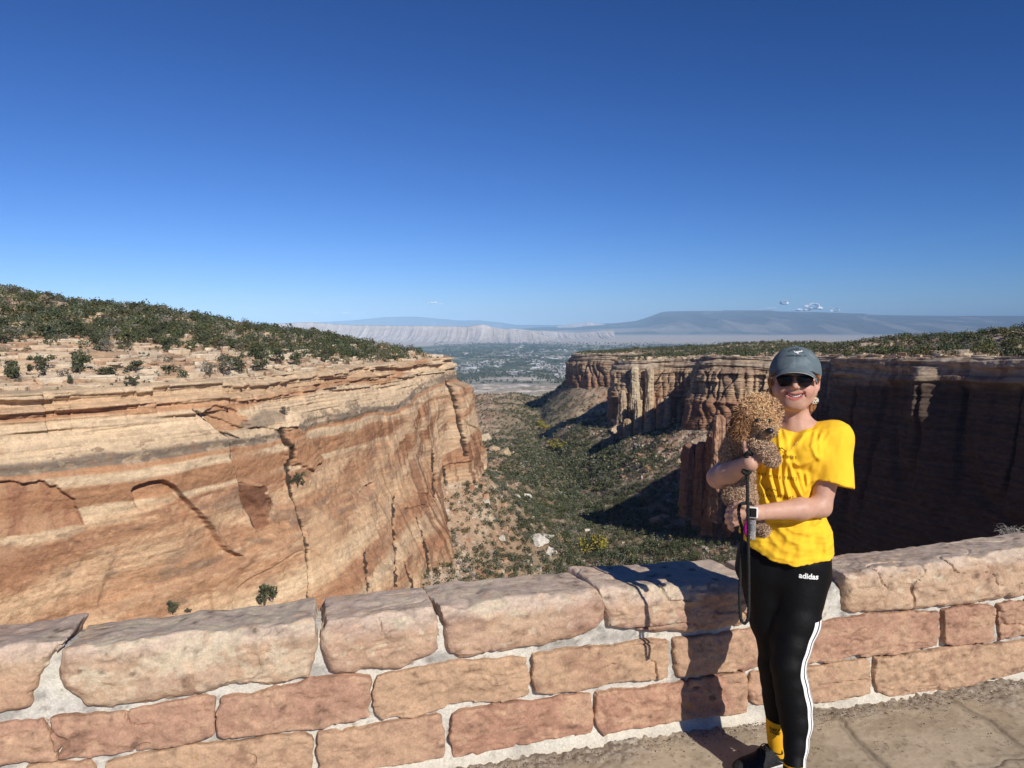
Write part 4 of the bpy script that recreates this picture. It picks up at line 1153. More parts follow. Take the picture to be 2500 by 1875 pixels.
# grit scattered where the terrace meets the wall
def grit():
    rng = np.random.default_rng(7); n = 5200
    u = rng.uniform(-1.2, 4.0, n); w = -0.03 - np.abs(rng.normal(0, 0.06, n)) - .02
    k = n // 4; u[:k] = rng.uniform(-1.2, 4, k); w[:k] = rng.uniform(-1.2, -0.05, k)
    r = rng.uniform(0.0012, 0.0042, n) * rng.choice([.7, 1, 1.5], n, p=[.5, .4, .1])
    base = np.array([[1, 0, 0], [-1, 0, 0], [0, 1, 0], [0, -1, 0], [0, 0, .8], [0, 0, -.5]])
    fc = np.array([[0, 2, 4], [2, 1, 4], [1, 3, 4], [3, 0, 4], [2, 0, 5], [1, 2, 5], [3, 1, 5], [0, 3, 5]])
    V = base[None] * (r[:, None, None] * rng.uniform(.7, 1.3, (n, 6, 3)))
    a = rng.uniform(0, 6.28, n); ca, sa = np.cos(a), np.sin(a)
    V = np.stack([V[..., 0] * ca[:, None] - V[..., 1] * sa[:, None], V[..., 0] * sa[:, None] + V[..., 1] * ca[:, None], V[..., 2]], -1)
    P = wall_world(u, w, np.full(n, 0.006)); V = V + P[:, None]
    col = np.array([(0.16, 0.12, 0.10), (0.36, 0.29, 0.22), (0.10, 0.08, 0.07), (0.42, 0.36, 0.3)])[rng.choice(4, n, p=[.35, .3, .25, .1])]
    o = make_mesh('grit', V.reshape(-1, 3), (fc[None] + np.arange(n)[:, None, None] * 6).reshape(-1, 3), mat_attr('grit', ((50, .1),)), np.repeat(col, 6, 0))
    tag(o, kind='stuff')
grit()
# ================================================================== VEGETATION AND ROCKS
RNG = np.random.default_rng(2024)
M_leaf = mat_attr('foliage', ((0.6, 0.12),), rough=0.85, spec=0.12)
M_bark = mat_flat('bark', (0.13, 0.095, 0.07), 0.9, noise_scale=6, amt=.3)
M_rock = mat_attr('boulder_rock', ((0.6, 0.2), (3, 0.2)), bump=0.12, bscale=2.0)

def leaf_cloud(cen, r3, q, size, rng, lobes=None):
    """random leaf-spray quads filling crowns. cen (n,3), r3 (n,3) -> V, F"""
    n = len(cen)
    d = rng.normal(size=(n, q, 3)); d /= np.linalg.norm(d, axis=2)[..., None]
    rad = rng.uniform(0.35, 1.0, (n, q, 1)) ** 0.6
    # lobed outline
    ph = rng.uniform(0, 6.28, (n, 1, 3)); lob = 0.82 + 0.22 * np.sin(d[..., 0:1] * 3.3 + ph[..., 0:1]) + 0.2 * np.sin(d[..., 1:2] * 4.1 + ph[..., 1:2]) + .18 * np.sin(d[..., 2:3] * 5 + ph[..., 2:3])
    P = cen[:, None] + d * rad * lob * r3[:, None]
    a = rng.normal(size=(n, q, 3)); a /= np.linalg.norm(a, axis=2)[..., None]
    b = rng.normal(size=(n, q, 3)); b -= a * (a * b).sum(2)[..., None]; b /= np.linalg.norm(b, axis=2)[..., None]
    s = (size * rng.uniform(0.6, 1.3, (n, q)))[..., None]
    V = np.stack([P - a * s, P + b * s * .6, P + a * s, P - b * s * .6], 2).reshape(-1, 3)
    Fq = np.arange(n * q * 4).reshape(-1, 4)
    return V, Fq, d

def hit_ground(px, py, ymin=60, ymax=2600):
    rx, rz = ray(px, py)
    Y = np.exp(np.linspace(math.log(ymin), math.log(ymax), 1500))
    z, sd = ground_z(rx * Y, Y)
    k = np.argmax(CAMZ + rz * Y < z)
    return np.array([rx * Y[k], Y[k], z[k]])

LVf = LV.reshape(-1, 3); LPX, LPY = proj(LVf)
_front = (LVf[:, 1] < 480)
def hit_cliff(px, py):
    d = np.hypot(LPX - px, LPY - py) + (~_front) * 1e6
    k = np.argsort(d)[:12]
    k = k[np.argmin(LVf[k, 1])]
    return LVf[k].astype(float)

def visible(P, n=26):
    """is the point clear of the terrain on the way to the eye"""
    ok = np.ones(len(P), bool)
    for t in np.linspace(0.25, 0.985, n):
        x = P[:, 0] * t; y = P[:, 1] * t; z = CAMZ + (P[:, 2] - CAMZ) * t
        g_, sd = ground_z(x, y)
        m = y > 12
        ok &= ~((g_ > z + 0.2) & m)
    return ok

# --- candidate positions
def scatter(n, x0, x1, y0, y1):
    x = RNG.uniform(x0, x1, n); y = RNG.uniform(y0, y1, n)
    k = np.abs(x / np.maximum(y, 1)) < 1.05
    return x[k], y[k]
cands = []      # x, y, z, height, kind (0 juniper, 1 sage, 2 yellowish)
x, y = scatter(21000, -560, -20, 150, 640)
z, sd = ground_z(x, y); s = sd
pn = fbm(x / 30, y / 30, 0, 3, 801)
p = np.where((s > 3) & (x < 0), lerp(0.06, 1.0, sstep(lerp(60, 4, sstep(290, 370, y)), lerp(112, 16, sstep(290, 370, y)), s + pn * 26)), 0) * lerp(.22, .85, sstep(-.35, .15, fbm(x / 20, y / 20, 0, 3, 806)))
k = RNG.random(len(x)) < p
cands.append(np.stack([x[k], y[k], z[k], RNG.uniform(2.8, 6.8, k.sum()) * lerp(.7, 1, sstep(0, 60, s[k])), (RNG.random(k.sum()) < .18) * 1], -1))
x, y = scatter(34000, 100, 1000, 300, 1800)
z, sd = ground_z(x, y); s = sd
p = np.where((s > 2) & (s < 330), 0.95 * sstep(-2, 20, s + fbm(x / 40, y / 40, 0, 3, 802) * 22), 0)
k = RNG.random(len(x)) < p
cands.append(np.stack([x[k], y[k], z[k], RNG.uniform(2.8, 6.0, k.sum()), (RNG.random(k.sum()) < .12) * 1], -1))
x, y = scatter(42000, -110, 300, 300, 900); x2, y2 = scatter(16000, -160, 330, 900, 1950)
x = np.concatenate([x, x2]); y = np.concatenate([y, y2])
z, sd = ground_z(x, y); da = samp(g_da, x, y); s = -sd
pn = fbm(x / 22, y / 22, 0, 3, 803)
p = np.where(s > 9, lerp(0.55, 0.9, sstep(80, 36, da + pn * 22 - sstep(50, 80, x) * 12 - sstep(1000, 1300, y) * 60)), 0) * sstep(2000, 1800, y) * lerp(.35, 1, sstep(-.45, -.05, fbm(x / 16, y / 16, 0, 3, 805)))
k = RNG.random(len(x)) < p
hh = lerp(3.1, 4.4, sstep(70, 20, da[k])) * RNG.uniform(.6, 1.25, k.sum())
cands.append(np.stack([x[k], y[k], z[k], hh, (RNG.random(k.sum()) < .25) * 1], -1))
CA = np.vstack(cands)
vis = visible(CA[:, :3] + np.array([0, 0, 1]) * CA[:, 3:4] * .8)
CA = CA[vis]
size_px = CA[:, 3] / CA[:, 1]
order = np.argsort(-size_px)

def crown_mesh(seed, q, size, kind=0):
    """unit-high juniper: crown 0.12..1, width ~1"""
    rng = np.random.default_rng(seed)
    nl = 9
    c = np.stack([rng.normal(0, .21, nl), rng.normal(0, .21, nl), rng.uniform(.17, .76, nl)], -1)
    c[0] = (0, 0, .48)
    r = rng.uniform(.14, .27, (nl, 1)) * np.array([[1, 1, .85]]); r[0] = (.30, .30, .36)
    V, Fq, d = leaf_cloud(c, r, q, size, rng)
    per = rng.uniform(.65, 1.35, (len(V) // 4, 1)) * (0.8 + .4 * rng.random((nl, 1))).repeat(q, 0)
    base = np.array([(0.082, 0.094, 0.046), (0.19, 0.18, 0.135), (0.34, 0.27, 0.05)])[kind]
    col = np.clip(base * per, 0, .6)
    if kind == 0:
        m = rng.random(len(col)) < .10; col[m] = (0.16, 0.13, 0.10)
    if kind == 2:
        m = rng.random(len(col)) < .35; col[m] = (0.20, 0.21, 0.05)
    return V, Fq, np.repeat(col, 4, 0)

def tree_proto(name, seed, q, size, kind, bare=0.0):
    V, Fq, col = crown_mesh(seed, q, size, kind)
    root = empty(name, (0, 0, 0))
    cr = make_mesh('crown', V, Fq, M_leaf, col, parent=root)
    rng = np.random.default_rng(seed + 1); VV = []; FF = []; TT = []
    o = 0
    for b in range(5):
        a = rng.uniform(0, 6.28); e = (0.16 * math.cos(a) * (b > 0), 0.16 * math.sin(a) * (b > 0), rng.uniform(.5, .8))
        pts = spline([(0, 0, -.06), (e[0] * .3 + .02, e[1] * .3, .2), e], 5)
        v, f, t = polyline_mesh(pts, np.linspace(.035 if b == 0 else .022, .006, len(pts)), 5)
        VV.append(v); FF.append(np.vstack([f, np.hstack([t, t[:, 2:]])]) + o); o += len(v)
    tr = make_mesh('trunk', np.vstack(VV), np.vstack(FF), M_bark, parent=root, smooth=True)
    return root, cr, tr

protos = [tree_proto('juniper_tree', 900 + k, 95, 0.048, 0) for k in range(5)]
sage_p = [tree_proto('grey_shrub', 930 + k, 60, 0.045, 1) for k in range(2)]
yel_p = tree_proto('cottonwood_tree', 940, 80, 0.05, 2)
_used = set()
def put_tree(proto, loc, h, w, label, cat, group=None, rz=None):
    root, cr, tr = proto
    if id(root) not in _used:
        _used.add(id(root)); r, c_, t_ = root, cr, tr
    else:
        r = root.copy(); c_ = cr.copy(); t_ = tr.copy()
        for o in (r, c_, t_): C.objects.link(o)
        c_.parent = r; t_.parent = r
        for key in ('group',):
            if key in r: del r[key]
    r.location = loc; r.scale = (w, w, h); r.rotation_euler = (0, 0, RNG.uniform(0, 6.28) if rz is None else rz)
    tag(r, label, cat, group)
    return r

NAMED = [  # px, base py, height px, width px, kind, label
    (28, 923, 54, 58, 0, 'ragged juniper at the left edge of the photo on the pale ledge above the cliff'),
    (108, 913, 50, 62, 0, 'broad bushy juniper between the edge juniper and the tall dark one on the pale ledge'),
    (195, 914, 64, 60, 0, 'tallest dark green juniper standing alone on the pale ledge above the left cliff'),
    (187, 818, 48, 38, 0, 'dark compact juniper just below the slanting pale slab on the left mesa'),
    (243, 832, 32, 46, 0, 'low wide juniper right below the pale slab on the left mesa'),
    (150, 836, 28, 42, 1, 'thin greyish bush among the upper ledges left of the compact juniper'),
    (25, 833, 36, 54, 1, 'sprawling grey-green bush at the left edge among the upper ledges'),
    (266, 921, 30, 52, 0, 'squat round bush right of the tall dark juniper on the pale ledge'),
    (332, 913, 34, 50, 0, 'pale green round bush directly above the one hanging over the rim'),
    (328, 947, 32, 36, 0, 'small dark bush hanging over the rim of the left cliff'),
    (418, 916, 30, 44, 0, 'single squat bush on the bare ledge left of the large thicket'),
    (408, 855, 34, 46, 0, 'dark bush in the middle of the layered ledges on the left mesa'),
    (512, 921, 44, 42, 1, 'grey scraggly bush at the left end of the large thicket near the rim'),
    (546, 918, 50, 52, 1, 'dark scraggly bush in the left half of the large thicket near the rim'),
    (585, 912, 52, 50, 0, 'bush in the middle of the large thicket near the rim'),
    (640, 905, 66, 66, 0, 'largest green juniper of the thicket near the rim of the left cliff'),
    (676, 890, 46, 40, 0, 'round juniper at the right end of the thicket near the rim'),
    (724, 896, 40, 34, 0, 'pointed juniper standing right of the thicket beside the rim'),
    (172, 938, 26, 26, 0, 'small bush growing from the rim below the tall dark juniper'),
    (45, 938, 20, 24, 1, 'small grey bush on the rim at the left edge of the photo'),
    (795, 885, 40, 36, 0, 'dark juniper on the white rim rocks, last one before the solid tree line'),
]
for px_, py_, hp, wp, kd, lb in NAMED:
    P = hit_ground(px_, py_)
    m = P[1] / F
    put_tree((sage_p if kd else protos)[RNG.integers(0, 2 if kd else 5)], (P[0], P[1], P[2] - .1), hp * m * 1.08, wp * m * 1.0, lb, 'bush' if 'bush' in lb else 'tree')
for px_, py_, hp, wp, kd, lb in [
    (425, 1489, 38, 34, 0, 'small conical tree on the sloping rock just above the wall, left one of two'),
    (462, 1487, 10, 16, 0, 'tiny round bush just right of the small conical tree above the wall'),
    (646, 1472, 66, 60, 0, 'dark branching tree on the sloping rock just above the wall, right one of two'),
    (729, 1182, 36, 32, 0, 'round dark green tree growing out of the long vertical crack in the left cliff'),
    (692, 1006, 22, 30, 1, 'brown dry shrub crowning the white block on the left cliff face')]:
    P = hit_cliff(px_, py_); m = P[1] / F
    put_tree((sage_p if kd else protos)[RNG.integers(0, 2 if kd else 5)], (P[0] + .6, P[1] - 1.2, P[2] - .3), hp * m * 1.05, wp * m * 1.05, lb, 'bush' if ('bush' in lb or 'shrub' in lb) else 'tree')
# autumn cottonwoods on the canyon floor
for px_, py_, hp, wp, lb in [(1455, 1356, 68, 66, 'large orange-yellow cottonwood with bare pale trunk at the edge of the black shadow'),
                             (1352, 1098, 34, 34, 'yellow-green cottonwood in the stream line, middle of the canyon floor'),
                             (1330, 1052, 26, 26, 'yellow-green tree farthest down the stream line of the canyon'),
                             (1318, 1040, 20, 22, 'small yellowing tree beside the farthest yellow-green one'),
                             (1374, 1096, 24, 30, 'low yellow tree beside the cottonwood in the stream line')]:
    P = hit_ground(px_, py_); m = P[1] / F
    put_tree(yel_p, (P[0], P[1], P[2] - .1), hp * m, wp * m, lb, 'tree')

n_ind = 250
GRP = [('juniper or pinyon tree in the dense tree line on the left mesa', 'trees on the left mesa'),
       ('juniper or pinyon tree on the wooded right mesa above the shaded wall', 'trees on the right mesa'),
       ('dark green bushy tree on the canyon floor or its talus slopes', 'trees on the canyon floor')]
for k in order[:n_ind]:
    X_, Y_, Z_, H_, kd = CA[k]
    g_ = 0 if (X_ < 0 and Z_ > -60) else (1 if Z_ > -60 else 2)
    pr = sage_p[RNG.integers(0, 2)] if kd == 1 else protos[RNG.integers(0, 5)]
    put_tree(pr, (X_, Y_, Z_ - .15), H_, H_ * RNG.uniform(.95, 1.35), 'greyish ' + GRP[g_][0].replace('juniper or pinyon tree', 'shrub').replace('dark green bushy tree', 'shrub') if kd == 1 else GRP[g_][0], 'bush' if kd == 1 else 'tree', ('grey shrubs in the ' if kd == 1 else '') + GRP[g_][1])

# the rest: one growth of stuff per area
def merged(name, T, q, rel, seed):
    rng = np.random.default_rng(seed)
    n = len(T); w = T[:, 3] * rng.uniform(.48, .68, n)
    cen = T[:, :3] + np.stack([0 * w, 0 * w, T[:, 3] * .46], -1)
    V, Fq, d = leaf_cloud(cen, np.stack([w, w, T[:, 3] * .50], -1), q, 1.0, rng)
    # leaf size follows the tree
    Vr = V.reshape(n, q, 4, 3); cq = Vr.mean(2, keepdims=True); Vr = cq + (Vr - cq) * (T[:, 3] * rel)[:, None, None, None]
    base = np.where((T[:, 4] > .5)[:, None], np.array([(0.18, 0.175, 0.125)]), np.array([(0.078, 0.090, 0.044)]))
    base = base * rng.uniform(.7, 1.35, (n, 1)) * np.stack([rng.uniform(.85, 1.25, n), np.ones(n), rng.uniform(.8, 1.2, n)], -1)
    col = (base[:, None] * rng.uniform(.65, 1.35, (n, q, 1))).reshape(-1, 3)
    o = make_mesh(name, Vr.reshape(-1, 3), Fq, M_leaf, np.repeat(np.clip(col, 0, .6), 4, 0))
    return tag(o, kind='stuff')
rest = CA[order[n_ind:]]
isL = (rest[:, 0] < 0) & (rest[:, 2] > -60); isR = ~isL & (rest[:, 2] > -60); isC = ~isL & ~isR
nearm = rest[:, 1] < 620
merged('mesa_woodland', rest[isL], 130, 0.09, 31)
merged('mesa_woodland', rest[isR & nearm], 110, 0.10, 32)
merged('mesa_woodland', rest[isR & ~nearm], 34, 0.15, 33)
merged('canyon_scrub', rest[isC & nearm], 60, 0.105, 34)
merged('canyon_scrub', rest[isC & ~nearm], 26, 0.17, 35)
# low sage tufts between the trees
x, y = scatter(30000, -420, 300, 150, 900); z, sd = ground_z(x, y)
k = (np.abs(sd) > 3) & ((sd > 0) | (sd < -9)); T = np.stack([x, y, z, RNG.uniform(.5, 1.3, len(x)), (RNG.random(len(x)) < .6) * 1.0], -1)[k]
T = T[visible(T[:, :3] + np.array([0, 0, .6]))]
merged('sage_tufts', T, 9, 0.3, 36)
print('trees', len(CA), 'tufts', len(T))

# --- rocks
def rock_mesh(seed, n=26):
    th, ph = np.meshgrid(np.linspace(0, 2 * math.pi, n), np.linspace(0, math.pi, n // 2 + 2), indexing='ij')
    d = np.stack([np.cos(th) * np.sin(ph), np.sin(th) * np.sin(ph), np.cos(ph)], -1)
    rng = np.random.default_rng(seed); r = np.full(th.shape, 9.0)
    for k in range(11):
        nn = rng.normal(size=3); nn /= np.linalg.norm(nn); r = np.minimum(r, rng.uniform(.36, .55) / np.maximum(d @ nn, .05))
    r = np.minimum(r, .85) * (1 + .08 * fbm(d[..., 0] * 3, d[..., 1] * 3, d[..., 2] * 3, 3, seed))
    V = d * r[..., None]
    return V.reshape(-1, 3), grid_faces(*th.shape)
BOUL = [  # px, py centre, size px, colour, label
    (1316, 1330, 34, (.56, .52, .45), 'largest pale boulder low on the left talus slope, lying in front of the yellow cottonwood'),
    (1344, 1350, 20, (.56, .52, .45), 'pale boulder just right of the largest pale boulder on the left talus'),
    (1334, 1318, 26, (.50, .47, .40), 'flat grey slab touching the upper side of the largest pale boulder'),
    (1286, 1219, 20, (.58, .54, .48), 'white boulder halfway up the left talus beside the dense scrub'),
    (1262, 1216, 14, (.52, .46, .38), 'small tan boulder left of the white boulder on the left talus'),
    (1232, 1114, 26, (.46, .34, .22), 'upright tan boulder on the talus below the left cliff buttress'),
    (1206, 1104, 18, (.46, .34, .22), 'tan boulder between the upright one and the left cliff buttress'),
    (1186, 1080, 26, (.50, .40, .28), 'long tan slab at the foot of the left cliff buttress'),
    (1492, 1012, 18, (.50, .45, .38), 'split white boulder left of the foot of the rock towers'),
    (1514, 1040, 30, (.47, .36, .25), 'big tan boulder on the right slope below the rock towers'),
    (1530, 1052, 24, (.47, .36, .25), 'right neighbour of the big tan boulder below the rock towers'),
    (1504, 1056, 24, (.44, .32, .22), 'lower neighbour of the big tan boulder below the rock towers'),
    (1606, 1278, 32, (.42, .29, .20), 'ribbed brown boulder in scrub between the two black shadows'),
    (1622, 1270, 22, (.42, .29, .20), 'smaller brown boulder right of the ribbed one between the shadows'),
    (1186, 1230, 16, (.55, .47, .38), 'pale block in the upper left talus near the cliff foot'),
    (1226, 1318, 16, (.56, .50, .42), 'pale boulder beside a rusty gully on the lower left talus'),
]
for k, (px_, py_, sp_, cc, lb) in enumerate(BOUL):
    P = hit_ground(px_, py_); s_ = sp_ * P[1] / F
    v, f = rock_mesh(60 + k); v = v * np.array([s_ * 1.15, s_ * 1.1, s_ * .8])
    a = RNG.uniform(0, 6.28); v = v @ np.array([[math.cos(a), math.sin(a), 0], [-math.sin(a), math.cos(a), 0], [0, 0, 1]])
    c = np.asarray(cc) * (1 + .2 * fbm(v[:, 0], v[:, 1], v[:, 2] * 2, 3, k))[:, None]
    o = make_mesh('boulder', v + np.array([0, 0, s_ * .2]), f, M_rock, c, origin=None); o.location = P
    tag(o, lb, 'boulder')
# smaller rocks: talus rubble
x, y = scatter(34000, -110, 300, 300, 950); z, sd = ground_z(x, y); da = samp(g_da, x, y)
p = np.where(sd < -7, lerp(.10, 1.0, sstep(20, 75, da + fbm(x / 18, y / 18, 0, 3, 831) * 30)), 0); k = RNG.random(len(x)) < p
x, y, z = x[k], y[k], z[k]; T = np.stack([x, y, z], -1); T = T[visible(T + np.array([0, 0, .8]))]
n = len(T); s = RNG.gamma(1.5, .5, n) + .3
cube = np.array([[-1, -1, -1], [1, -1, -1], [1, 1, -1], [-1, 1, -1], [-1, -1, 1], [1, -1, 1], [1, 1, 1], [-1, 1, 1]], float)
cf = np.array([[0, 3, 2, 1], [4, 5, 6, 7], [0, 1, 5, 4], [1, 2, 6, 5], [2, 3, 7, 6], [3, 0, 4, 7]])
V = cube[None] * (s[:, None, None] * RNG.uniform(.45, 1.1, (n, 1, 3))) * np.array([.6, .6, .45]) * RNG.uniform(.6, 1.15, (n, 8, 1)) + RNG.normal(0, .1, (n, 8, 3)) * s[:, None, None]
a = RNG.uniform(0, 6.28, n)[:, None]; V = np.stack([V[..., 0] * np.cos(a) - V[..., 1] * np.sin(a), V[..., 0] * np.sin(a) + V[..., 1] * np.cos(a), V[..., 2]], -1) + T[:, None]
col = np.array([(.50, .42, .33), (.56, .50, .42), (.44, .27, .17), (.38, .20, .12)])[RNG.choice(4, n, p=[.35, .2, .3, .15])]
tag(make_mesh('talus_rubble', V.reshape(-1, 3), (cf[None] + np.arange(n)[:, None, None] * 8).reshape(-1, 4), M_rock, np.repeat(col, 8, 0)), kind='stuff')

# thin sandstone ledges breaking out of the mesa tops
def ledge_rocks(x, y, seed, wmin, wmax, tmax):
    rng = np.random.default_rng(seed)
    z, sd = ground_z(x, y); gx_ = samp(g_sd, x + 3, y) - samp(g_sd, x - 3, y); gy_ = samp(g_sd, x, y + 3) - samp(g_sd, x, y - 3)
    a0 = np.arctan2(gx_, -gy_) + rng.normal(0, .35, len(x)); n = len(x)
    L = rng.uniform(wmin, wmax, n); Dp = L * rng.uniform(.18, .4, n); t = rng.uniform(.25, tmax, n)
    m = 12; th = np.linspace(0, 2 * math.pi, m, endpoint=False); rr = rng.uniform(.7, 1.1, (n, m))
    X = np.cos(th)[None] * rr * L[:, None] / 2; Y_ = np.sin(th)[None] * rr * Dp[:, None] / 2
    tp = np.stack([X, Y_, np.broadcast_to(t[:, None], X.shape) + rng.normal(0, .05, X.shape)], -1); md = np.stack([X * 1.04, Y_ * 1.04, tp[..., 2] - t[:, None] * .45], -1); bt = np.stack([X * .8, Y_ * .8, -t[:, None] * .9 + 0 * X], -1)
    ct = np.stack([0 * t, 0 * t, t + .05], -1)[:, None]
    V = np.concatenate([tp, md, bt, ct], 1); ca, sa = np.cos(a0)[:, None], np.sin(a0)[:, None]
    V = np.stack([V[..., 0] * ca - V[..., 1] * sa, V[..., 0] * sa + V[..., 1] * ca, V[..., 2]], -1) + np.stack([x, y, z + t * .25], -1)[:, None]
    i = np.arange(m); j = (i + 1) % m; K = 3 * m
    f = np.vstack([np.stack([i, j, j + m, i + m], -1), np.stack([i + m, j + m, j + 2 * m, i + 2 * m], -1), np.stack([i, np.full(m, K), np.full(m, K), j], -1)])
    ft = f[2 * m:][:, [0, 1, 3]]; fq = f[:2 * m]; K1 = 3 * m + 1
    tri = np.concatenate([fq[:, [0, 1, 2]], fq[:, [0, 2, 3]], ft])
    c = np.array([(.60, .50, .37), (.55, .43, .30), (.50, .35, .23), (.40, .26, .17)])[rng.choice(4, n, p=[.4, .3, .2, .1])]
    tag(make_mesh('ledge_rock', V.reshape(-1, 3), (tri[None] + np.arange(n)[:, None, None] * K1).reshape(-1, 3), M_rock, np.repeat(c, K1, 0)), kind='stuff')
x, y = scatter(6000, -380, -30, 170, 560); s = samp(g_sd, x, y); k = (s > 1.5) & (s < 95) & (RNG.random(len(x)) < lerp(.75, .25, sstep(10, 80, s))); ledge_rocks(x[k], y[k], 51, 3, 13, 1.25)
x, y = scatter(9000, 100, 420, 280, 1350); s = samp(g_sd, x, y); k = (s > .5) & (s < 26); ledge_rocks(x[k], y[k], 52, 3, 11, 1.3)

# slabs lying on the left mesa ledges
def slab(px, py, wpx, hpx, label, seed, tilt=0.0):
    P = hit_ground(px, py); m = P[1] / F; w, t = wpx * m, hpx * m
    nx, ny = 40, 16; g1, g2 = np.meshgrid(np.linspace(-1, 1, nx), np.linspace(-1, 1, ny), indexing='ij')
    ed = 1 - np.maximum(np.abs(g1) ** 3, np.abs(g2) ** 3)
    zt = t * (ed ** .3) * (1 + .3 * fbm(g1 * 3, g2 * 2, 0, 3, seed)); zb = zt - t * 1.0 * np.maximum(ed, 0.02) ** .4
    X = g1 * w / 2 * (1 + .1 * fbm(g2 * 2, 0, 0, 2, seed)); Yy = g2 * w * .22 * (1 + .25 * fbm(g1 * 2, 0, 0, 2, seed + 1))
    V = np.vstack([np.stack([X, Yy, zt + X * tilt], -1).reshape(-1, 3), np.stack([X, Yy, zb + X * tilt], -1).reshape(-1, 3)])
    f = grid_faces(nx, ny); Fq = np.vstack([f, f[:, ::-1] + nx * ny])
    i = np.arange(nx * ny).reshape(nx, ny); rim = np.concatenate([i[:, 0], i[-1, 1:], i[::-1, -1][1:], i[0, ::-1][1:]])
    Fq = np.vstack([Fq, np.stack([rim[:-1], rim[1:], rim[1:] + nx * ny, rim[:-1] + nx * ny], -1)])
    o = make_mesh('rock_slab', V, Fq, M_rock, np.broadcast_to(CREAM * 1.1, V.shape), smooth=False); o.location = P + np.array([0, 0, .4]); tag(o, label, 'rock slab')
slab(246, 779, 84, 10, 'long slanting pale slab on the wooded slope of the left mesa', 1, -0.06)
slab(60, 800, 110, 9, 'flat pale slab at the left edge below the trees of the left mesa', 2)
slab(300, 812, 60, 7, 'thin pale slab right of the slanting slab on the left mesa', 3, -.04)

# pale dead twigs over the wall at the right edge
def dry_bush():
    P = np.array([*wall_world(0, 0, 0)[:2]]); base = at(2468, 1300, 4.75)
    root = empty('dry_shrub', tuple(base), 'small pale leafless shrub behind the right end of the wall', 'bush')
    rng = np.random.default_rng(5); VV, FF, o = [], [], 0
    for k in range(38):
        a = rng.uniform(0, 6.28); e = np.array([math.cos(a) * rng.uniform(.02, .11), math.sin(a) * rng.uniform(.02, .08), rng.uniform(-.02, .05)])
        pts = spline([(0, 0, -.12), e * .5 + rng.normal(0, .01, 3), e], 3)
        v, f, t = polyline_mesh(pts, np.linspace(.0016, .0009, len(pts)), 4); VV.append(v); FF.append(np.vstack([f, np.hstack([t, t[:, 2:]])]) + o); o += len(v)
    m = make_mesh('twigs', np.vstack(VV), np.vstack(FF), mat_flat('dry_twig', (.42, .38, .32), .9), parent=root)
    V, Fq, d = leaf_cloud(np.array([[0, 0, .01]]), np.array([[.10, .07, .035]]), 160, .004, rng)
    make_mesh('leaves', V, Fq, mat_flat('dry_leaf', (.45, .42, .36), .9), parent=root)
dry_bush()

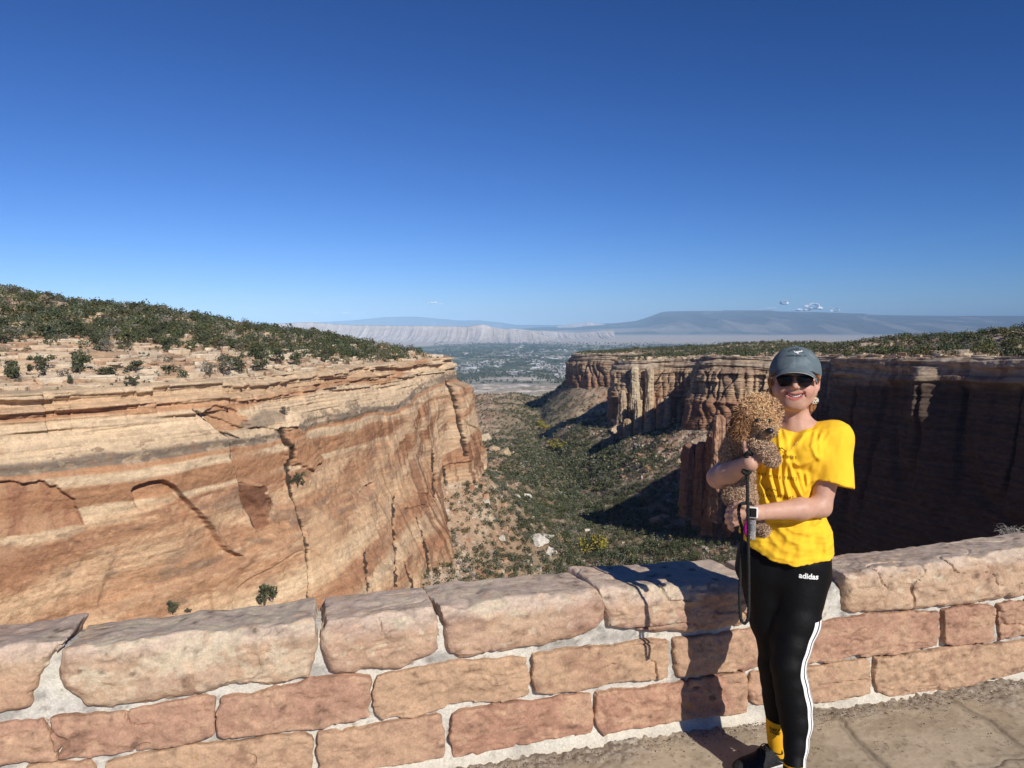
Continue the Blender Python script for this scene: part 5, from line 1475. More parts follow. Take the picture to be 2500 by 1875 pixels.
# ================================================================== TOWN ON THE PLAIN
def town():
    rng = np.random.default_rng(11); M = mat_attr('town_walls', ())
    n = 5200
    px = rng.uniform(1080, 1760, n); py = 838 + 92 * rng.beta(1.4, 1.3, n)
    dens = fbm(px / 60, py / 9, 0, 4, 850) + np.exp(-((px - 1380) / 60) ** 2) * .35 + np.exp(-((py - 898) / 16) ** 2) * .55 + np.exp(-((py - 866) / 8) ** 2) * .3
    k = dens > .62; px, py = px[k], py[k]
    rx, rz = ray(px, py); Y = (-450 - CAMZ) / rz; X = rx * Y; n = len(X)
    w = rng.gamma(1.6, 12, n) + 9; d = rng.gamma(1.6, 16, n) + 10; h = rng.uniform(5, 11, n)
    cols = np.array([(.38, .37, .36), (.30, .285, .275), (.22, .205, .20), (.52, .51, .50)])[rng.choice(4, n, p=[.35, .3, .2, .15])]
    big = np.argsort(-(w * d / Y))[:26]; sm = np.setdiff1d(np.arange(n), big)
    c8 = np.array([[-.5, -.5, 0], [.5, -.5, 0], [.5, .5, 0], [-.5, .5, 0], [-.5, -.5, 1], [.5, -.5, 1], [.5, .5, 1], [-.5, .5, 1]])
    V = c8[None] * np.stack([w, d, h], -1)[sm][:, None] + np.stack([X, Y, np.full(n, -450.)], -1)[sm][:, None]
    tag(make_mesh('distant_town', V.reshape(-1, 3), (cf[None] + np.arange(len(sm))[:, None, None] * 8).reshape(-1, 4), M, np.repeat(cols[sm], 8, 0)), kind='stuff')
    for j in big:
        hh = h[j] * 1.5; ww, dd = w[j] * 1.5, d[j] * 1.3
        v = c8 * np.array([ww, dd, hh]); v2 = np.array([[-.5, -.5, 1], [.5, -.5, 1], [.5, .5, 1], [-.5, .5, 1], [-.5, 0, 1.15], [.5, 0, 1.15]]) * np.array([ww * 1.03, dd * 1.03, hh])
        r = empty('warehouse', (X[j], Y[j], -450), 'white flat warehouse among the buildings of the distant town', 'building', 'large pale buildings in the distant town')
        make_mesh('wall', v, cf, M, np.full((8, 3), .60), parent=r)
        fr = np.array([[0, 1, 5, 4], [2, 3, 4, 5], [0, 4, 3, 3], [1, 2, 5, 5]])
        me = bpy.data.meshes.new('roof'); me.from_pydata(v2.tolist(), [], [(0, 1, 5, 4), (2, 3, 4, 5), (0, 4, 3), (1, 2, 5)]); me.update(); me.materials.append(M_roof)
        o = bpy.data.objects.new('roof', me); C.objects.link(o); o.parent = r
    # straight road towards the hills
    pts = [on_plain(1380, 905), on_plain(1381, 840)]
    a, b = pts; dirn = (b - a) / np.linalg.norm(b - a); nn = np.array([-dirn[1], dirn[0]]) * 16
    v = [(*(a - nn), -449.6), (*(a + nn), -449.6), (*(b + nn), -449.6), (*(b - nn), -449.6)]
    me = bpy.data.meshes.new('road'); me.from_pydata(v, [], [(0, 1, 2, 3)]); me.update(); me.materials.append(mat_flat('road', (.20, .20, .20), .9, noise_scale=.01)); o = bpy.data.objects.new('road', me); C.objects.link(o); tag(o, kind='structure')
    # town trees: dark clumps
    n = 9000; px = rng.uniform(1060, 1900, n); py = 836 + 100 * rng.random(n)
    rx, rz = ray(px, py); Y = (-450 - CAMZ) / rz; X = rx * Y
    k = fbm(X / 700, Y / 900, 0, 4, 67) + rng.normal(0, .2, n) < .15; X, Y = X[k], Y[k]; n = len(X)
    T = np.stack([X, Y, np.full(n, -450.), rng.uniform(9, 18, n) * np.clip(Y / 9000, 1, 1.6), np.zeros(n)], -1)
    merged('town_trees', T, 10, 0.55, 37)
def on_plain(px, py):
    rx, rz = ray(px, py); Y = (-450 - CAMZ) / rz
    return np.array([rx * Y, Y])
M_roof = mat_flat('pale_roof', (.66, .66, .65), .6)
town()

# ================================================================== CLOUDS (far beyond the haze)
def cloud(cx, cy, wpx, hpx, seed, n):
    rng = np.random.default_rng(seed); Y = 120000.0; P = at(cx, cy, Y); m = Y / F
    f = Field((-wpx * m * .62, -wpx * m * .2, -hpx * m), (wpx * m * .62, wpx * m * .2, hpx * m * 1.2), max(wpx * m / 70, hpx * m / 16))
    for k in range(n):
        x = rng.uniform(-.46, .46) * wpx * m; e = 1 - (2 * abs(x) / (wpx * m)) ** 1.5
        r = hpx * m * rng.uniform(.16, .36) * (0.4 + .6 * e); f.ell((x, rng.uniform(-.08, .08) * wpx * m, -hpx * m * .3 + r * .8 + rng.uniform(0, .3) * hpx * m * e), (r * rng.uniform(1.3, 2.6), r * 1.4, r * .8), k=r * .3)
    V, Q = f.mesh()
    o = make_mesh('cloud', V, Q, M_cloud, smooth=True); o.location = P; tag(o, kind='structure')
M_cloud, nt_, N_, L_, B_ = mat_new('cloud')
B_.inputs['Base Color'].default_value = (.9, .93, .97, 1); B_.inputs['Roughness'].default_value = 1.0; B_.inputs['Specular IOR Level'].default_value = 0
B_.inputs['Subsurface Weight'].default_value = 0.0
for a in ((1912, 740, 26, 12, 1, 10), (1985, 750, 46, 18, 2, 16), (2040, 756, 18, 14, 3, 7), (1955, 757, 60, 7, 4, 14), (1880, 752, 40, 4, 5, 8), (1060, 740, 34, 5, 6, 9), (1075, 742, 50, 2.5, 7, 8), (850, 765, 50, 5, 8, 12), (775, 763, 26, 4, 9, 6), (820, 767, 90, 3, 10, 10)):
    cloud(*a)
# ================================================================== THE WOMAN
# she faces the camera, so she is built in a frame turned about the vertical to face it
TURN = math.atan2(1.12, 3.05); CT, ST = math.cos(TURN), math.sin(TURN); YO = 0.11
def W(px, py, Y):
    rx, rz = ray(px, py); k = (Y + YO) / (ST * rx + CT)
    return np.array([(CT * rx - ST) * k, Y + YO, CAMZ + rz * k])
def to_local(p):
    return np.array([CT * p[0] - ST * p[1], ST * p[0] + CT * p[1]])
def proj_l(P):
    Q = np.stack([CT * P[..., 0] + ST * P[..., 1], -ST * P[..., 0] + CT * P[..., 1], P[..., 2]], -1)
    return proj(Q)
def skin_mat(name, base, rough=0.5):
    m, nt, N, L, B = mat_new(name)
    B.inputs['Roughness'].default_value = rough; B.inputs['Specular IOR Level'].default_value = .35
    B.inputs['Subsurface Weight'].default_value = 0.12; B.inputs['Subsurface Radius'].default_value = (.012, .005, .003); B.inputs['Subsurface Scale'].default_value = 0.6
    a = N.new('ShaderNodeAttribute'); a.attribute_name = 'Col'
    tc = N.new('ShaderNodeTexCoord'); n = N.new('ShaderNodeTexNoise'); n.inputs['Scale'].default_value = 60; n.inputs['Detail'].default_value = 5
    L.new(tc.outputs['Object'], n.inputs['Vector']); r = N.new('ShaderNodeMapRange'); r.inputs['From Min'].default_value = .3; r.inputs['From Max'].default_value = .7; r.inputs['To Min'].default_value = .93; r.inputs['To Max'].default_value = 1.07
    x = N.new('ShaderNodeVectorMath'); x.operation = 'SCALE'
    L.new(n.outputs['Fac'], r.inputs['Value']); L.new(a.outputs['Color'], x.inputs[0]); L.new(r.outputs[0], x.inputs['Scale']); L.new(x.outputs[0], B.inputs['Base Color'])
    return m
M_skin = skin_mat('skin', None)
HC = W(1941, 925, 3.05)                      # centre of the head
def H3(x, y, z): return HC + np.array([x, y, z])
ORG = (float(HC[0]), 3.2, 0.0)
woman = empty('person', (CT * ORG[0] + ST * ORG[1], -ST * ORG[0] + CT * ORG[1], 0.0), 'woman in yellow t-shirt, black leggings, cap and sunglasses holding a curly brown dog', 'person')
woman.rotation_euler = (0, 0, -TURN)
def PM(name, V, Q, mat, col=None, smooth=True, parent=None):
    return make_mesh(name, np.asarray(V) - np.array(ORG), Q, mat, col, smooth, parent=parent or woman)

SH_L, SH_R = W(2036, 1070, 3.06), W(1850, 1068, 3.06)
EL_L, WR_L = W(2004, 1238, 2.99), W(1846, 1252, 2.81)
EL_R, WR_R = W(1753, 1166, 2.87), W(1832, 1130, 2.735)

def build_body():
    f = Field((-.44, 2.68, 0.72), (.34, 3.40, 1.72), 0.0034)
    # cranium, face, jaw
    f.ell(H3(0, .022, .028), (.078, .094, .088), k=.01)
    f.ell(H3(0, -.012, -.028), (.070, .082, .084), k=.03)
    f.ell(H3(0, -.034, -.062), (.052, .052, .046), k=.03)
    f.ell(H3(0, -.064, -.094), (.024, .020, .018), k=.03)
    for s in (-1, 1):
        f.ell(H3(s * .040, -.062, -.036), (.027, .026, .026), k=.025)        # smiling cheeks
        f.cone(H3(s * .060, -.005, -.050), H3(s * .022, -.058, -.092), .020, .018, k=.025)
        f.ell(H3(s * .032, -.098, .004), (.021, .014, .013), k=.014, mode='s')  # eye socket
        f.ell(H3(s * .031, -.076, .004), (.0135, .0135, .0135), k=.004)        # eyeball under the lens
        f.ell(H3(s * .030, -.088, .022), (.026, .009, .007), k=.014)           # brow
        # ear
        f.ell(H3(s * .083, .012, -.008), (.010, .020, .031), k=.006)
        f.ell(H3(s * .092, .006, -.004), (.008, .012, .020), k=.005, mode='s')
        f.ell(H3(s * .082, .000, -.034), (.007, .009, .011), k=.008)
    f.cone(H3(0, -.086, .014), H3(0, -.112, -.020), .0075, .0110, k=.012)      # nose
    for s in (-1, 1): f.ell(H3(s * .0115, -.100, -.025), (.0085, .010, .0075), k=.006)
    # mouth: opening curved up at the corners, lips round it
    mc = lambda x: -.061 + .011 * (x / .028) ** 2
    my = lambda x: -.0885 + .50 * abs(x) ** 1.25
    for x in np.linspace(-.028, .028, 15):
        f.ell(H3(x, my(x), mc(x) + .0082 * (1 - (x / .034) ** 2)), (.0060, .0062, .0034), k=.004)
        f.ell(H3(x * .9, my(x) + .001, mc(x) - .0098 * (1 - (x / .033) ** 2)), (.0060, .0066, .0046), k=.004)
    for x in np.linspace(-.025, .025, 15):
        f.ell(H3(x, my(x) - .004, mc(x)), (.0045, .013, .0060 * (1 - (x / .033) ** 2) + .0010), k=.0015, mode='s')
    for s in (-1, 1):   # smile folds
        f.chain([H3(s * .018, -.103, -.030), H3(s * .033, -.090, -.046), H3(s * .037, -.083, -.062)], [.0022, .0026, .0018], k=.006, mode='s')
    # neck and shoulders
    nb = W(1944, 1052, 3.075)
    f.cone(H3(0, .028, -.070), nb, .047, .052, k=.03)
    f.cone(nb, (nb[0], 3.20, nb[2] - .06), .060, .075, k=.04)
    for s, sh in ((1, SH_L), (-1, SH_R)):
        f.cone(nb + np.array([0, .02, -.005]), sh + np.array([0, .015, .0]), .045, .050, k=.04)
        f.cone(H3(s * .018, -.02, -.10), nb + np.array([s * .010, -.045, -.012]), .010, .010, k=.02)   # neck tendon
    # torso
    cz = lambda py: W(1915, py, 3.07)
    for (pa, pb, rx, ry) in ((1105, 1180, .108, .078), (1165, 1270, .095, .072), (1250, 1360, .118, .084), (1340, 1400, .140, .095)):
        c = (cz(pa) + cz(pb)) / 2; hz = abs(cz(pa)[2] - cz(pb)[2]) / 2
        f.ell(c, (rx, ry, hz * 1.45), k=.04)
    # arms
    f.chain([SH_L, (SH_L * .45 + EL_L * .55), EL_L], [.047, .045, .037], k=.012)
    f.chain([EL_L, EL_L * .68 + WR_L * .32, WR_L], [.037, .0395, .0265], k=.02)
    f.chain([SH_R, (SH_R * .45 + EL_R * .55), EL_R], [.050, .045, .038], k=.03)
    f.chain([EL_R, EL_R * .62 + WR_R * .38, WR_R], [.038, .039, .028], k=.02)
    # her left hand (low): back of the hand to the viewer, fingers curling under the dog
    pc = W(1806, 1254, 2.80)
    f.cone(WR_L, pc, .0255, .026, k=.015)
    f.ell(pc + np.array([-.008, .004, -.002]), (.036, .017, .034), k=.012)
    for px, py, L1 in ((1791, 1236, 1.0), (1787, 1250, 1.08), (1788, 1264, 1.0), (1795, 1277, .85)):
        a = W(px + 10, py - 1, 2.792); b = W(px - 8, py + 4, 2.792); c_ = W(px - 13, py + 10, 2.812); d_ = W(px - 7, py + 16, 2.832)
        f.chain([a, b, c_, d_], [.0108, .0100, .0090, .0078], k=.003)
    f.chain([W(1818, 1236, 2.79), W(1808, 1229, 2.782), W(1795, 1231, 2.785)], [.013, .0105, .0085], k=.006)   # thumb along the top
    # her right hand (high): fingers under the dog's foreleg, thumb up
    pr = W(1846, 1116, 2.745)
    f.cone(WR_R, pr, .027, .023, k=.012)
    f.ell(pr, (.030, .018, .026), k=.012)
    for x0, y0, x1, y1, x2, y2 in ((1850, 1103, 1858, 1091, 1855, 1083), (1856, 1109, 1869, 1100, 1867, 1091), (1858, 1116, 1873, 1109, 1874, 1100), (1857, 1124, 1871, 1119, 1875, 1111)):
        f.chain([W(x0, y0, 2.745), W(x1, y1, 2.738), W(x2, y2, 2.728)], [.0095, .0086, .0072], k=.003)
    f.chain([W(1836, 1112, 2.738), W(1822, 1100, 2.730), W(1818, 1082, 2.735)], [.0125, .0105, .0088], k=.006)
    # upper thighs
    for s, px in ((-1, 1872), (1, 1956)):
        f.cone(W(px, 1372, 3.06), W(px, 1450, 3.04), .082, .072, k=.04)
    V, Q = f.mesh()
    P = V - HC
    base = np.broadcast_to(np.array((0.52, 0.30, 0.215)), V.shape).astype(np.float32)
    n = fbm(V[:, 0] * 25, V[:, 1] * 25, V[:, 2] * 25, 3, 870)
    c = base * (1 + .06 * n)[:, None]
    blush = sum(np.exp(-(((P[:, 0] - s * .045) / .022) ** 2 + ((P[:, 2] + .035) / .022) ** 2)) for s in (-1, 1)) * (P[:, 1] < -.02)
    c = mix3(c, (.60, .24, .18), blush * .45)
    c = mix3(c, (.60, .25, .19), np.exp(-((P[:, 0]) ** 2 + (P[:, 1] + .115) ** 2 + (P[:, 2] + .022) ** 2) / .012 ** 2) * .35)
    inm = (P[:, 1] < -.04) & (np.abs(P[:, 0]) < .036)
    zc = -.061 + .011 * (P[:, 0] / .028) ** 2
    t = (P[:, 2] - zc); hw = .0135 * np.sqrt(np.clip(1 - (P[:, 0] / .034) ** 2, 0, 1)) + .001
    c = mix3(c, (.46, .135, .115), np.where(inm, sstep(1.15, .8, np.abs(t + .001) / hw), 0))
    c = mix3(c, (.10, .02, .02), np.where(inm & (P[:, 1] > -.083 + .5 * np.abs(P[:, 0]) ** 1.25), sstep(.7, .4, np.abs(t) / hw), 0))
    ear = np.exp(-(((np.abs(P[:, 0]) - .085) / .012) ** 2 + ((P[:, 2] + .005) / .03) ** 2)); c = mix3(c, (.60, .22, .16), ear * .5)
    c = mix3(c, (.16, .08, .05), sum(np.exp(-(((P[:, 0] - s * .031) / .017) ** 2 + ((P[:, 2] - .026) / .0035) ** 2)) for s in (-1, 1)) * (P[:, 1] < -.05) * .7)
    for k_ in (WR_L, WR_R):
        dd = np.linalg.norm(V - k_, axis=1)
    o = PM('body', V, Q, M_skin, np.clip(c, 0, .8))
    # teeth
    tm = mat_flat('tooth', (.78, .75, .68), .25, .5)
    g = Field(H3(-.04, -.11, -.09), H3(.04, -.05, -.03), .0016)
    for x in np.linspace(-.0215, .0215, 8):
        g.ell(H3(x, my(x) + .0055, mc(x) + .0010), (.0036, .0042, .0062 * (1 - (x / .045) ** 2)), k=.0010)
    V2, Q2 = g.mesh(); PM('teeth', V2, Q2, tm)
    return V, Q
bodyV, bodyQ = build_body()

# ------------------------------------------------------------------ t-shirt
FOLDS = [  # (polyline px, amplitude mm, half width px)
    ([(1870, 1126), (1858, 1158), (1851, 1182), (1862, 1201), (1870, 1230)], 13, 6.0), ([(1880, 1136), (1877, 1158), (1882, 1179), (1889, 1201), (1897, 1226)], 13, 5.5),
    ([(1906, 1100), (1902, 1141), (1900, 1163), (1904, 1185), (1908, 1206)], 12, 5.5), ([(1921, 1108), (1918, 1141), (1915, 1168), (1920, 1196), (1926, 1215)], 11, 5.5),
    ([(1926, 1128), (1933, 1158), (1944, 1185), (1956, 1211)], 12, 5.5), ([(1951, 1155), (1958, 1185), (1964, 1205)], 9, 5), ([(1968, 1160), (1971, 1185), (1970, 1200)], 7, 5),
    ([(1975, 1050), (1948, 1080), (1924, 1104)], 8, 7), ([(1934, 1112), (1936, 1127), (1950, 1136), (1975, 1126), (1990, 1112)], 8, 6),
    ([(1990, 1062), (1982, 1086), (1990, 1106), (1998, 1120)], 9, 6), ([(2004, 1066), (2000, 1090), (2002, 1115)], 7, 5),
    ([(1896, 1040), (1902, 1075), (1905, 1100)], 8, 5), ([(1912, 1052), (1922, 1075), (1924, 1098)], 5, 5),
    ([(2010, 1060), (1995, 1080), (1972, 1094)], 6, 6), ([(2028, 1062), (2010, 1085), (2000, 1104)], 5, 6),
    ([(1965, 1270), (1958, 1310), (1952, 1350)], 6, 9), ([(1900, 1290), (1925, 1315), (1950, 1325)], 5, 6), ([(1880, 1310), (1905, 1335), (1935, 1342)], 5, 6),
    ([(1985, 1280), (1975, 1300), (1980, 1340)], 4, 7), ([(2000, 1272), (2015, 1300), (2018, 1350)], 5, 8), ([(1860, 1330), (1900, 1356), (1950, 1368)], 4, 6),
    ([(2020, 1250), (2005, 1262), (1990, 1282)], 6, 6), ([(1925, 1290), (1940, 1300), (1962, 1300)], 4, 5),
]
def fold_disp(x, y, z):
    X, Z = np.broadcast_arrays(x, z)
    sh = X.shape; P = np.stack([X, np.full(sh, 3.06, np.float32), Z], -1)
    # the folds only depend on x and z: work on the x-z sheet
    px, py = proj_l(P)
    D = np.zeros(px.shape, np.float32)
    for line, amp, w in FOLDS:
        d = pdist(px, py, line)
        D += amp * 0.0010 * np.exp(-(d / w) ** 2)
    n = fbm(px / 22 + py / 90, py / 40, 0, 2, 880) * .004
    n = n + np.where(py > 1265, fbm(px / 34, py / 9, 0, 2, 882) * .003, 0)
    return np.broadcast_to(D + n, sh)

def build_shirt():
    f = Field((-.38, 2.84, 0.78), (.34, 3.48, 1.46), 0.0040)
    secs = [(1046, 1944, 82, .060), (1072, 1944, 96, .088), (1110, 1934, 92, .108), (1160, 1914, 79, .112), (1205, 1915, 76, .104), (1245, 1918, 92, .108), (1290, 1917, 112, .122), (1340, 1915, 117, .142), (1386, 1914, 112, .152), (1400, 1914, 112, .154)]
    zs = np.array([W(s[1], s[0], 3.06)[2] for s in secs])[::-1]; cx = np.array([W(s[1], s[0], 3.06)[0] for s in secs])[::-1]
    rx = np.array([s[2] for s in secs])[::-1] * 3.02 / F; ry = np.array([s[3] for s in secs])[::-1]
    def torso(x, y, z):
        c = np.interp(z, zs, cx); a = np.interp(z, zs, rx); b = np.interp(z, zs, ry)
        q = np.sqrt(((x - c) / a) ** 2 + ((y - 3.172) / b) ** 2)
        d = (q - 1) * np.minimum(a, b) * .92
        # slanting hem: lower on her left side
        hem = np.interp(x, [W(q_, 1350, 2.95)[0] for q_ in (1800, 1850, 1905, 1978, 2030)], [W(1800, 1318, 2.95)[2], W(1850, 1352, 2.95)[2], W(1905, 1374, 2.95)[2], W(1978, 1384, 2.95)[2], W(2030, 1376, 2.95)[2]])
        return np.maximum(np.maximum(d, z - zs[-1]), hem - z)
    f.add(torso, (-.36, 2.96, zs[0] - .03), (.30, 3.46, zs[-1] + .01), k=.001)
    nb = W(1944, 1052, 3.075)
    for sh in (SH_L, SH_R):
        f.cone(nb + np.array([0, .02, -.012]), sh + np.array([0, .01, -.002]), .052, .060, k=.03)
    f.ell(W(1962, 1106, 2.985), (.062, .055, .060), k=.03); f.ell(W(1900, 1106, 2.985), (.060, .055, .060), k=.03)
    # sleeve of her left arm
    a = SH_L + np.array([.002, 0, 0]); b = W(2033, 1184, 3.02)
    hemdir = (b - a) / np.linalg.norm(b - a); hemdir = hemdir + np.array([-.18, 0, 0]); hemdir /= np.linalg.norm(hemdir)
    def sleeve(x, y, z):
        ab = b - a; t = np.clip(((x - a[0]) * ab[0] + (y - a[1]) * ab[1] + (z - a[2]) * ab[2]) / (ab @ ab), 0, 1.3)
        r = .064 + .017 * t
        d = np.sqrt((x - a[0] - t * ab[0]) ** 2 + (y - a[1] - t * ab[1]) ** 2 + (z - a[2] - t * ab[2]) ** 2) - r
        return np.maximum(d, (x - b[0]) * hemdir[0] + (y - b[1]) * hemdir[1] + (z - b[2]) * hemdir[2])
    f.add(sleeve, np.minimum(a, b) - .09, np.maximum(a, b) + .09, k=.055)
    a2, b2 = SH_R, W(1822, 1118, 3.0)
    f.cone(a2, b2, .060, .058, k=.02)
    # folds push the cloth outwards
    def folds(x, y, z): return fold_disp(x, y, z)
    g = np.ogrid[0:f.n[0], 0:f.n[1], 0:f.n[2]]
    X, Y, Z = [(g[k] * f.h + f.lo[k]).astype(np.float32) for k in range(3)]
    D = fold_disp(X, Y[:, :1], Z)
    front = np.clip((3.17 - Y) / .06, 0.15, 1)
    f.f -= (D * front).astype(np.float32)
    f.f += .004
    # neck opening, sleeve opening, hollow hem
    nc = W(1950, 1006, 3.045)
    f.ell(nc + np.array([0, .0, .0]), (.079, .12, .066), k=.006, mode='s')
    def hollow(x, y, z):
        ab = b - a; t = np.clip(((x - a[0]) * ab[0] + (y - a[1]) * ab[1] + (z - a[2]) * ab[2]) / (ab @ ab), 0, 1.3)
        d = np.sqrt((x - a[0] - t * ab[0]) ** 2 + (y - a[1] - t * ab[1]) ** 2 + (z - a[2] - t * ab[2]) ** 2) - (.064 + .017 * t) + .0125
        return np.maximum(d, -((x - b[0]) * hemdir[0] + (y - b[1]) * hemdir[1] + (z - b[2]) * hemdir[2] + .018))
    f.add(hollow, b - .09, b + .09, k=.002, mode='s')
    f.ell(W(1914, 1440, 3.062), (.145, .110, .050), k=.01, mode='s')
    V, Q = f.mesh()
    n = fbm(V[:, 0] * 14, V[:, 1] * 14, V[:, 2] * 14, 3, 885)
    c = np.broadcast_to(np.array((0.90, 0.53, 0.035)), V.shape).astype(np.float32) * (1 + .03 * n)[:, None]
    # collar rib seam and sleeve hem stitching
    dc = np.abs(np.sqrt(((V[:, 0] - nc[0]) / .079) ** 2 + ((V[:, 1] - nc[1]) / .12) ** 2 + ((V[:, 2] - nc[2]) / .066) ** 2) - 1.17)
    c = mix3(c, (.62, .30, .01), sstep(.035, .01, dc) * .6)
    M = mat_attr('yellow_cotton', ((180, .05),), rough=.9, bump=.0006, bscale=700, spec=.1)
    PM('t_shirt', V, Q, M, np.clip(c, 0, .95), parent=woman)
    return V, Q
shirtV, shirtQ = build_shirt()

# ------------------------------------------------------------------ leggings
FL = [(1958, 1380, 3.045, .098), (1951, 1450, 3.03, .092), (1944, 1516, 3.00, .085), (1932, 1575, 2.96, .068), (1923, 1626, 2.93, .0605), (1931, 1670, 2.925, .0595), (1939, 1715, 2.92, .0615), (1944, 1764, 2.90, .0545), (1943, 1820, 2.87, .041), (1939, 1872, 2.835, .0345), (1938, 1884, 2.83, .035)]
FR = [(1868, 1378, 3.06, .098), (1876, 1450, 3.06, .090), (1883, 1516, 3.05, .080), (1892, 1572, 3.04, .063), (1890, 1622, 3.04, .0585), (1896, 1660, 3.05, .0585), (1901, 1700, 3.06, .0585), (1900, 1728, 3.06, .050), (1896, 1748, 3.05, .0405)]
def build_leggings():
    f = Field((-.36, 2.80, 0.06), (.30, 3.48, 1.02), 0.0045)
    for ch in (FL, FR):
        f.chain([W(*p[:3]) for p in ch], [p[3] for p in ch], k=.022)
    f.ell(W(1911, 1352, 3.065), (.168, .112, .085), k=.05); f.ell(W(1911, 1398, 3.075), (.176, .118, .070), k=.05)
    f.ell(W(1912, 1300, 3.06), (.150, .100, .09), k=.04)
    f.ell(W(1935, 1395, 3.12), (.075, .075, .085), k=.04); f.ell(W(1885, 1395, 3.12), (.075, .075, .085), k=.04)
    V, Q = f.mesh()
    # cut the ankle end flat
    keep = np.ones(len(Q), bool)
    M, nt, N, L, B = mat_new('black_stretch_fabric')
    B.inputs['Base Color'].default_value = (.0035, .0035, .004, 1); B.inputs['Roughness'].default_value = .6; B.inputs['Specular IOR Level'].default_value = .16
    tc = N.new('ShaderNodeTexCoord'); n = N.new('ShaderNodeTexNoise'); n.inputs['Scale'].default_value = 25; n.inputs['Detail'].default_value = 3
    b = N.new('ShaderNodeBump'); b.inputs['Distance'].default_value = .003; L.new(tc.outputs['Object'], n.inputs['Vector']); L.new(n.outputs['Fac'], b.inputs['Height']); L.new(b.outputs[0], B.inputs['Normal'])
    PM('leggings', V, Q, M, parent=woman)
    return V, Q
legV, legQ = build_leggings()
BVH_leg = BVHTree.FromPolygons(legV.tolist(), legQ.tolist()); BVH_shirt = BVHTree.FromPolygons(shirtV.tolist(), shirtQ.tolist()); BVH_body = BVHTree.FromPolygons(bodyV.tolist(), bodyQ.tolist())

M_white = mat_flat('white_print', (.82, .82, .80), .6)
M_black = mat_flat('black_print', (.03, .022, .01), .7)
def stripes():
    cs = np.array([W(*p[:3]) for p in FL]); cs = spline(cs, 8)
    k0 = 14
    for a0, a1 in ((44, 58), (64, 78), (84, 98)):
        V = []
        for c in cs[k0:]:
            row = []
            for a in np.linspace(a0, a1, 4):
                d = Vector((math.sin(R(a)), -math.cos(R(a)), 0)); o = Vector(c) + d * .2
                h = BVH_leg.ray_cast(o, -d, .25)
                p = (h[0] + d * .0012) if h[0] is not None else Vector(c) + d * .05
                row.append(p)
            V.append(row)
        V = np.array([[list(p) for p in r] for r in V])
        PM('stripe', V.reshape(-1, 3), grid_faces(V.shape[0], 4), M_white, parent=woman)
stripes()

def lettering(name, text, px, py, wpx, bvh, mat, parent, Y=2.95, rot=0.0, lift=.0014, bold=0.0, shear=0.0, hscale=1.0, org=ORG, arc=0.0, gap=0.0):
    """print a line of text on the cloth: projected onto the surface it lies on"""
    cu = bpy.data.curves.new('text', 'FONT'); cu.body = text; cu.size = 1; cu.align_x = 'CENTER'; cu.offset = bold; cu.shear = shear; cu.space_character = 1 + gap; cu.resolution_u = 3
    o = bpy.data.objects.new('text', cu); C.objects.link(o); dg = bpy.context.evaluated_depsgraph_get(); dg.update()
    me = bpy.data.meshes.new_from_object(o.evaluated_get(dg)); bpy.data.objects.remove(o); me.name = name
    # subdivide so that it bends with the cloth
    bm = bmesh.new(); bm.from_mesh(me); bmesh.ops.triangulate(bm, faces=bm.faces); bmesh.ops.subdivide_edges(bm, edges=bm.edges, cuts=1); bm.to_mesh(me); bm.free()
    xs = [v.co.x for v in me.vertices]; w = max(xs) - min(xs); c0 = W(px, py, Y); Y = Y + YO; s = wpx / F * Y / w
    cr, sr = math.cos(rot), math.sin(rot)
    last = Y
    for v in me.vertices:
        x, y = v.co.x * s, v.co.y * s * hscale
        if arc: y = y - arc * (x / (w * s / 2)) ** 2 * w * s
        x, y = x * cr - y * sr, x * sr + y * cr
        o_ = Vector((c0[0] + x, Y - .35, c0[2] + y)); h = bvh.ray_cast(o_, Vector((0, 1, 0)), .9)
        if h[0] is not None: last = h[0].y
        v.co = Vector((c0[0] + x, last - lift, c0[2] + y)) - Vector(org)
    me.materials.clear(); me.materials.append(mat)
    q = bpy.data.objects.new(name, me); C.objects.link(q); q.parent = parent
    return q
lettering('lettering', 'adidas', 1974, 1414, 43, BVH_leg, M_white, woman, Y=2.94, rot=R(-4.5), bold=.03)
lettering('lettering', 'SAVE THE BEES', 1903, 1116, 74, BVH_shirt, M_black, woman, Y=2.94, rot=R(-3), gap=.5, hscale=1.3, lift=.002)
lettering('lettering', 'PLANT MORE TREES', 1890, 1170, 100, BVH_shirt, M_black, woman, Y=2.93, rot=R(-3), gap=.5, hscale=1.4, lift=.002)
lettering('lettering', 'CLEAN THE SEAS', 1893, 1219, 80, BVH_shirt, M_black, woman, Y=2.93, rot=R(1), gap=.5, hscale=1.3, lift=.002)
def on_surface(pts, bvh, lift=.002):
    out = []
    for px, py in pts:
        p = W(px, py, 2.95); h = bvh.ray_cast(Vector((p[0], 2.6, p[2])), Vector((0, 1, 0)), .9)
        if h[0] is not None: out.append((h[0].x, h[0].y - lift, h[0].z))
    return out
# wave and bee drawn on the shirt
tube('print_wave', on_surface([(1869 + i * 1.4, 1197 + 3.0 * math.sin(i * .75) - i * .05) for i in range(22)], BVH_shirt), .0009, M_black, woman, 4, origin=ORG)
tube('print_bee', on_surface([(1902, 1090), (1906, 1093), (1910, 1092), (1914, 1096), (1919, 1099), (1916, 1103), (1911, 1100), (1907, 1097), (1903, 1096)], BVH_shirt), .0011, M_black, woman, 4, origin=ORG)
for dx in (0, 4): tube('print_bee', on_surface([(1903 + dx, 1090), (1906 + dx, 1095)], BVH_shirt), .0014, M_black, woman, 4, origin=ORG)
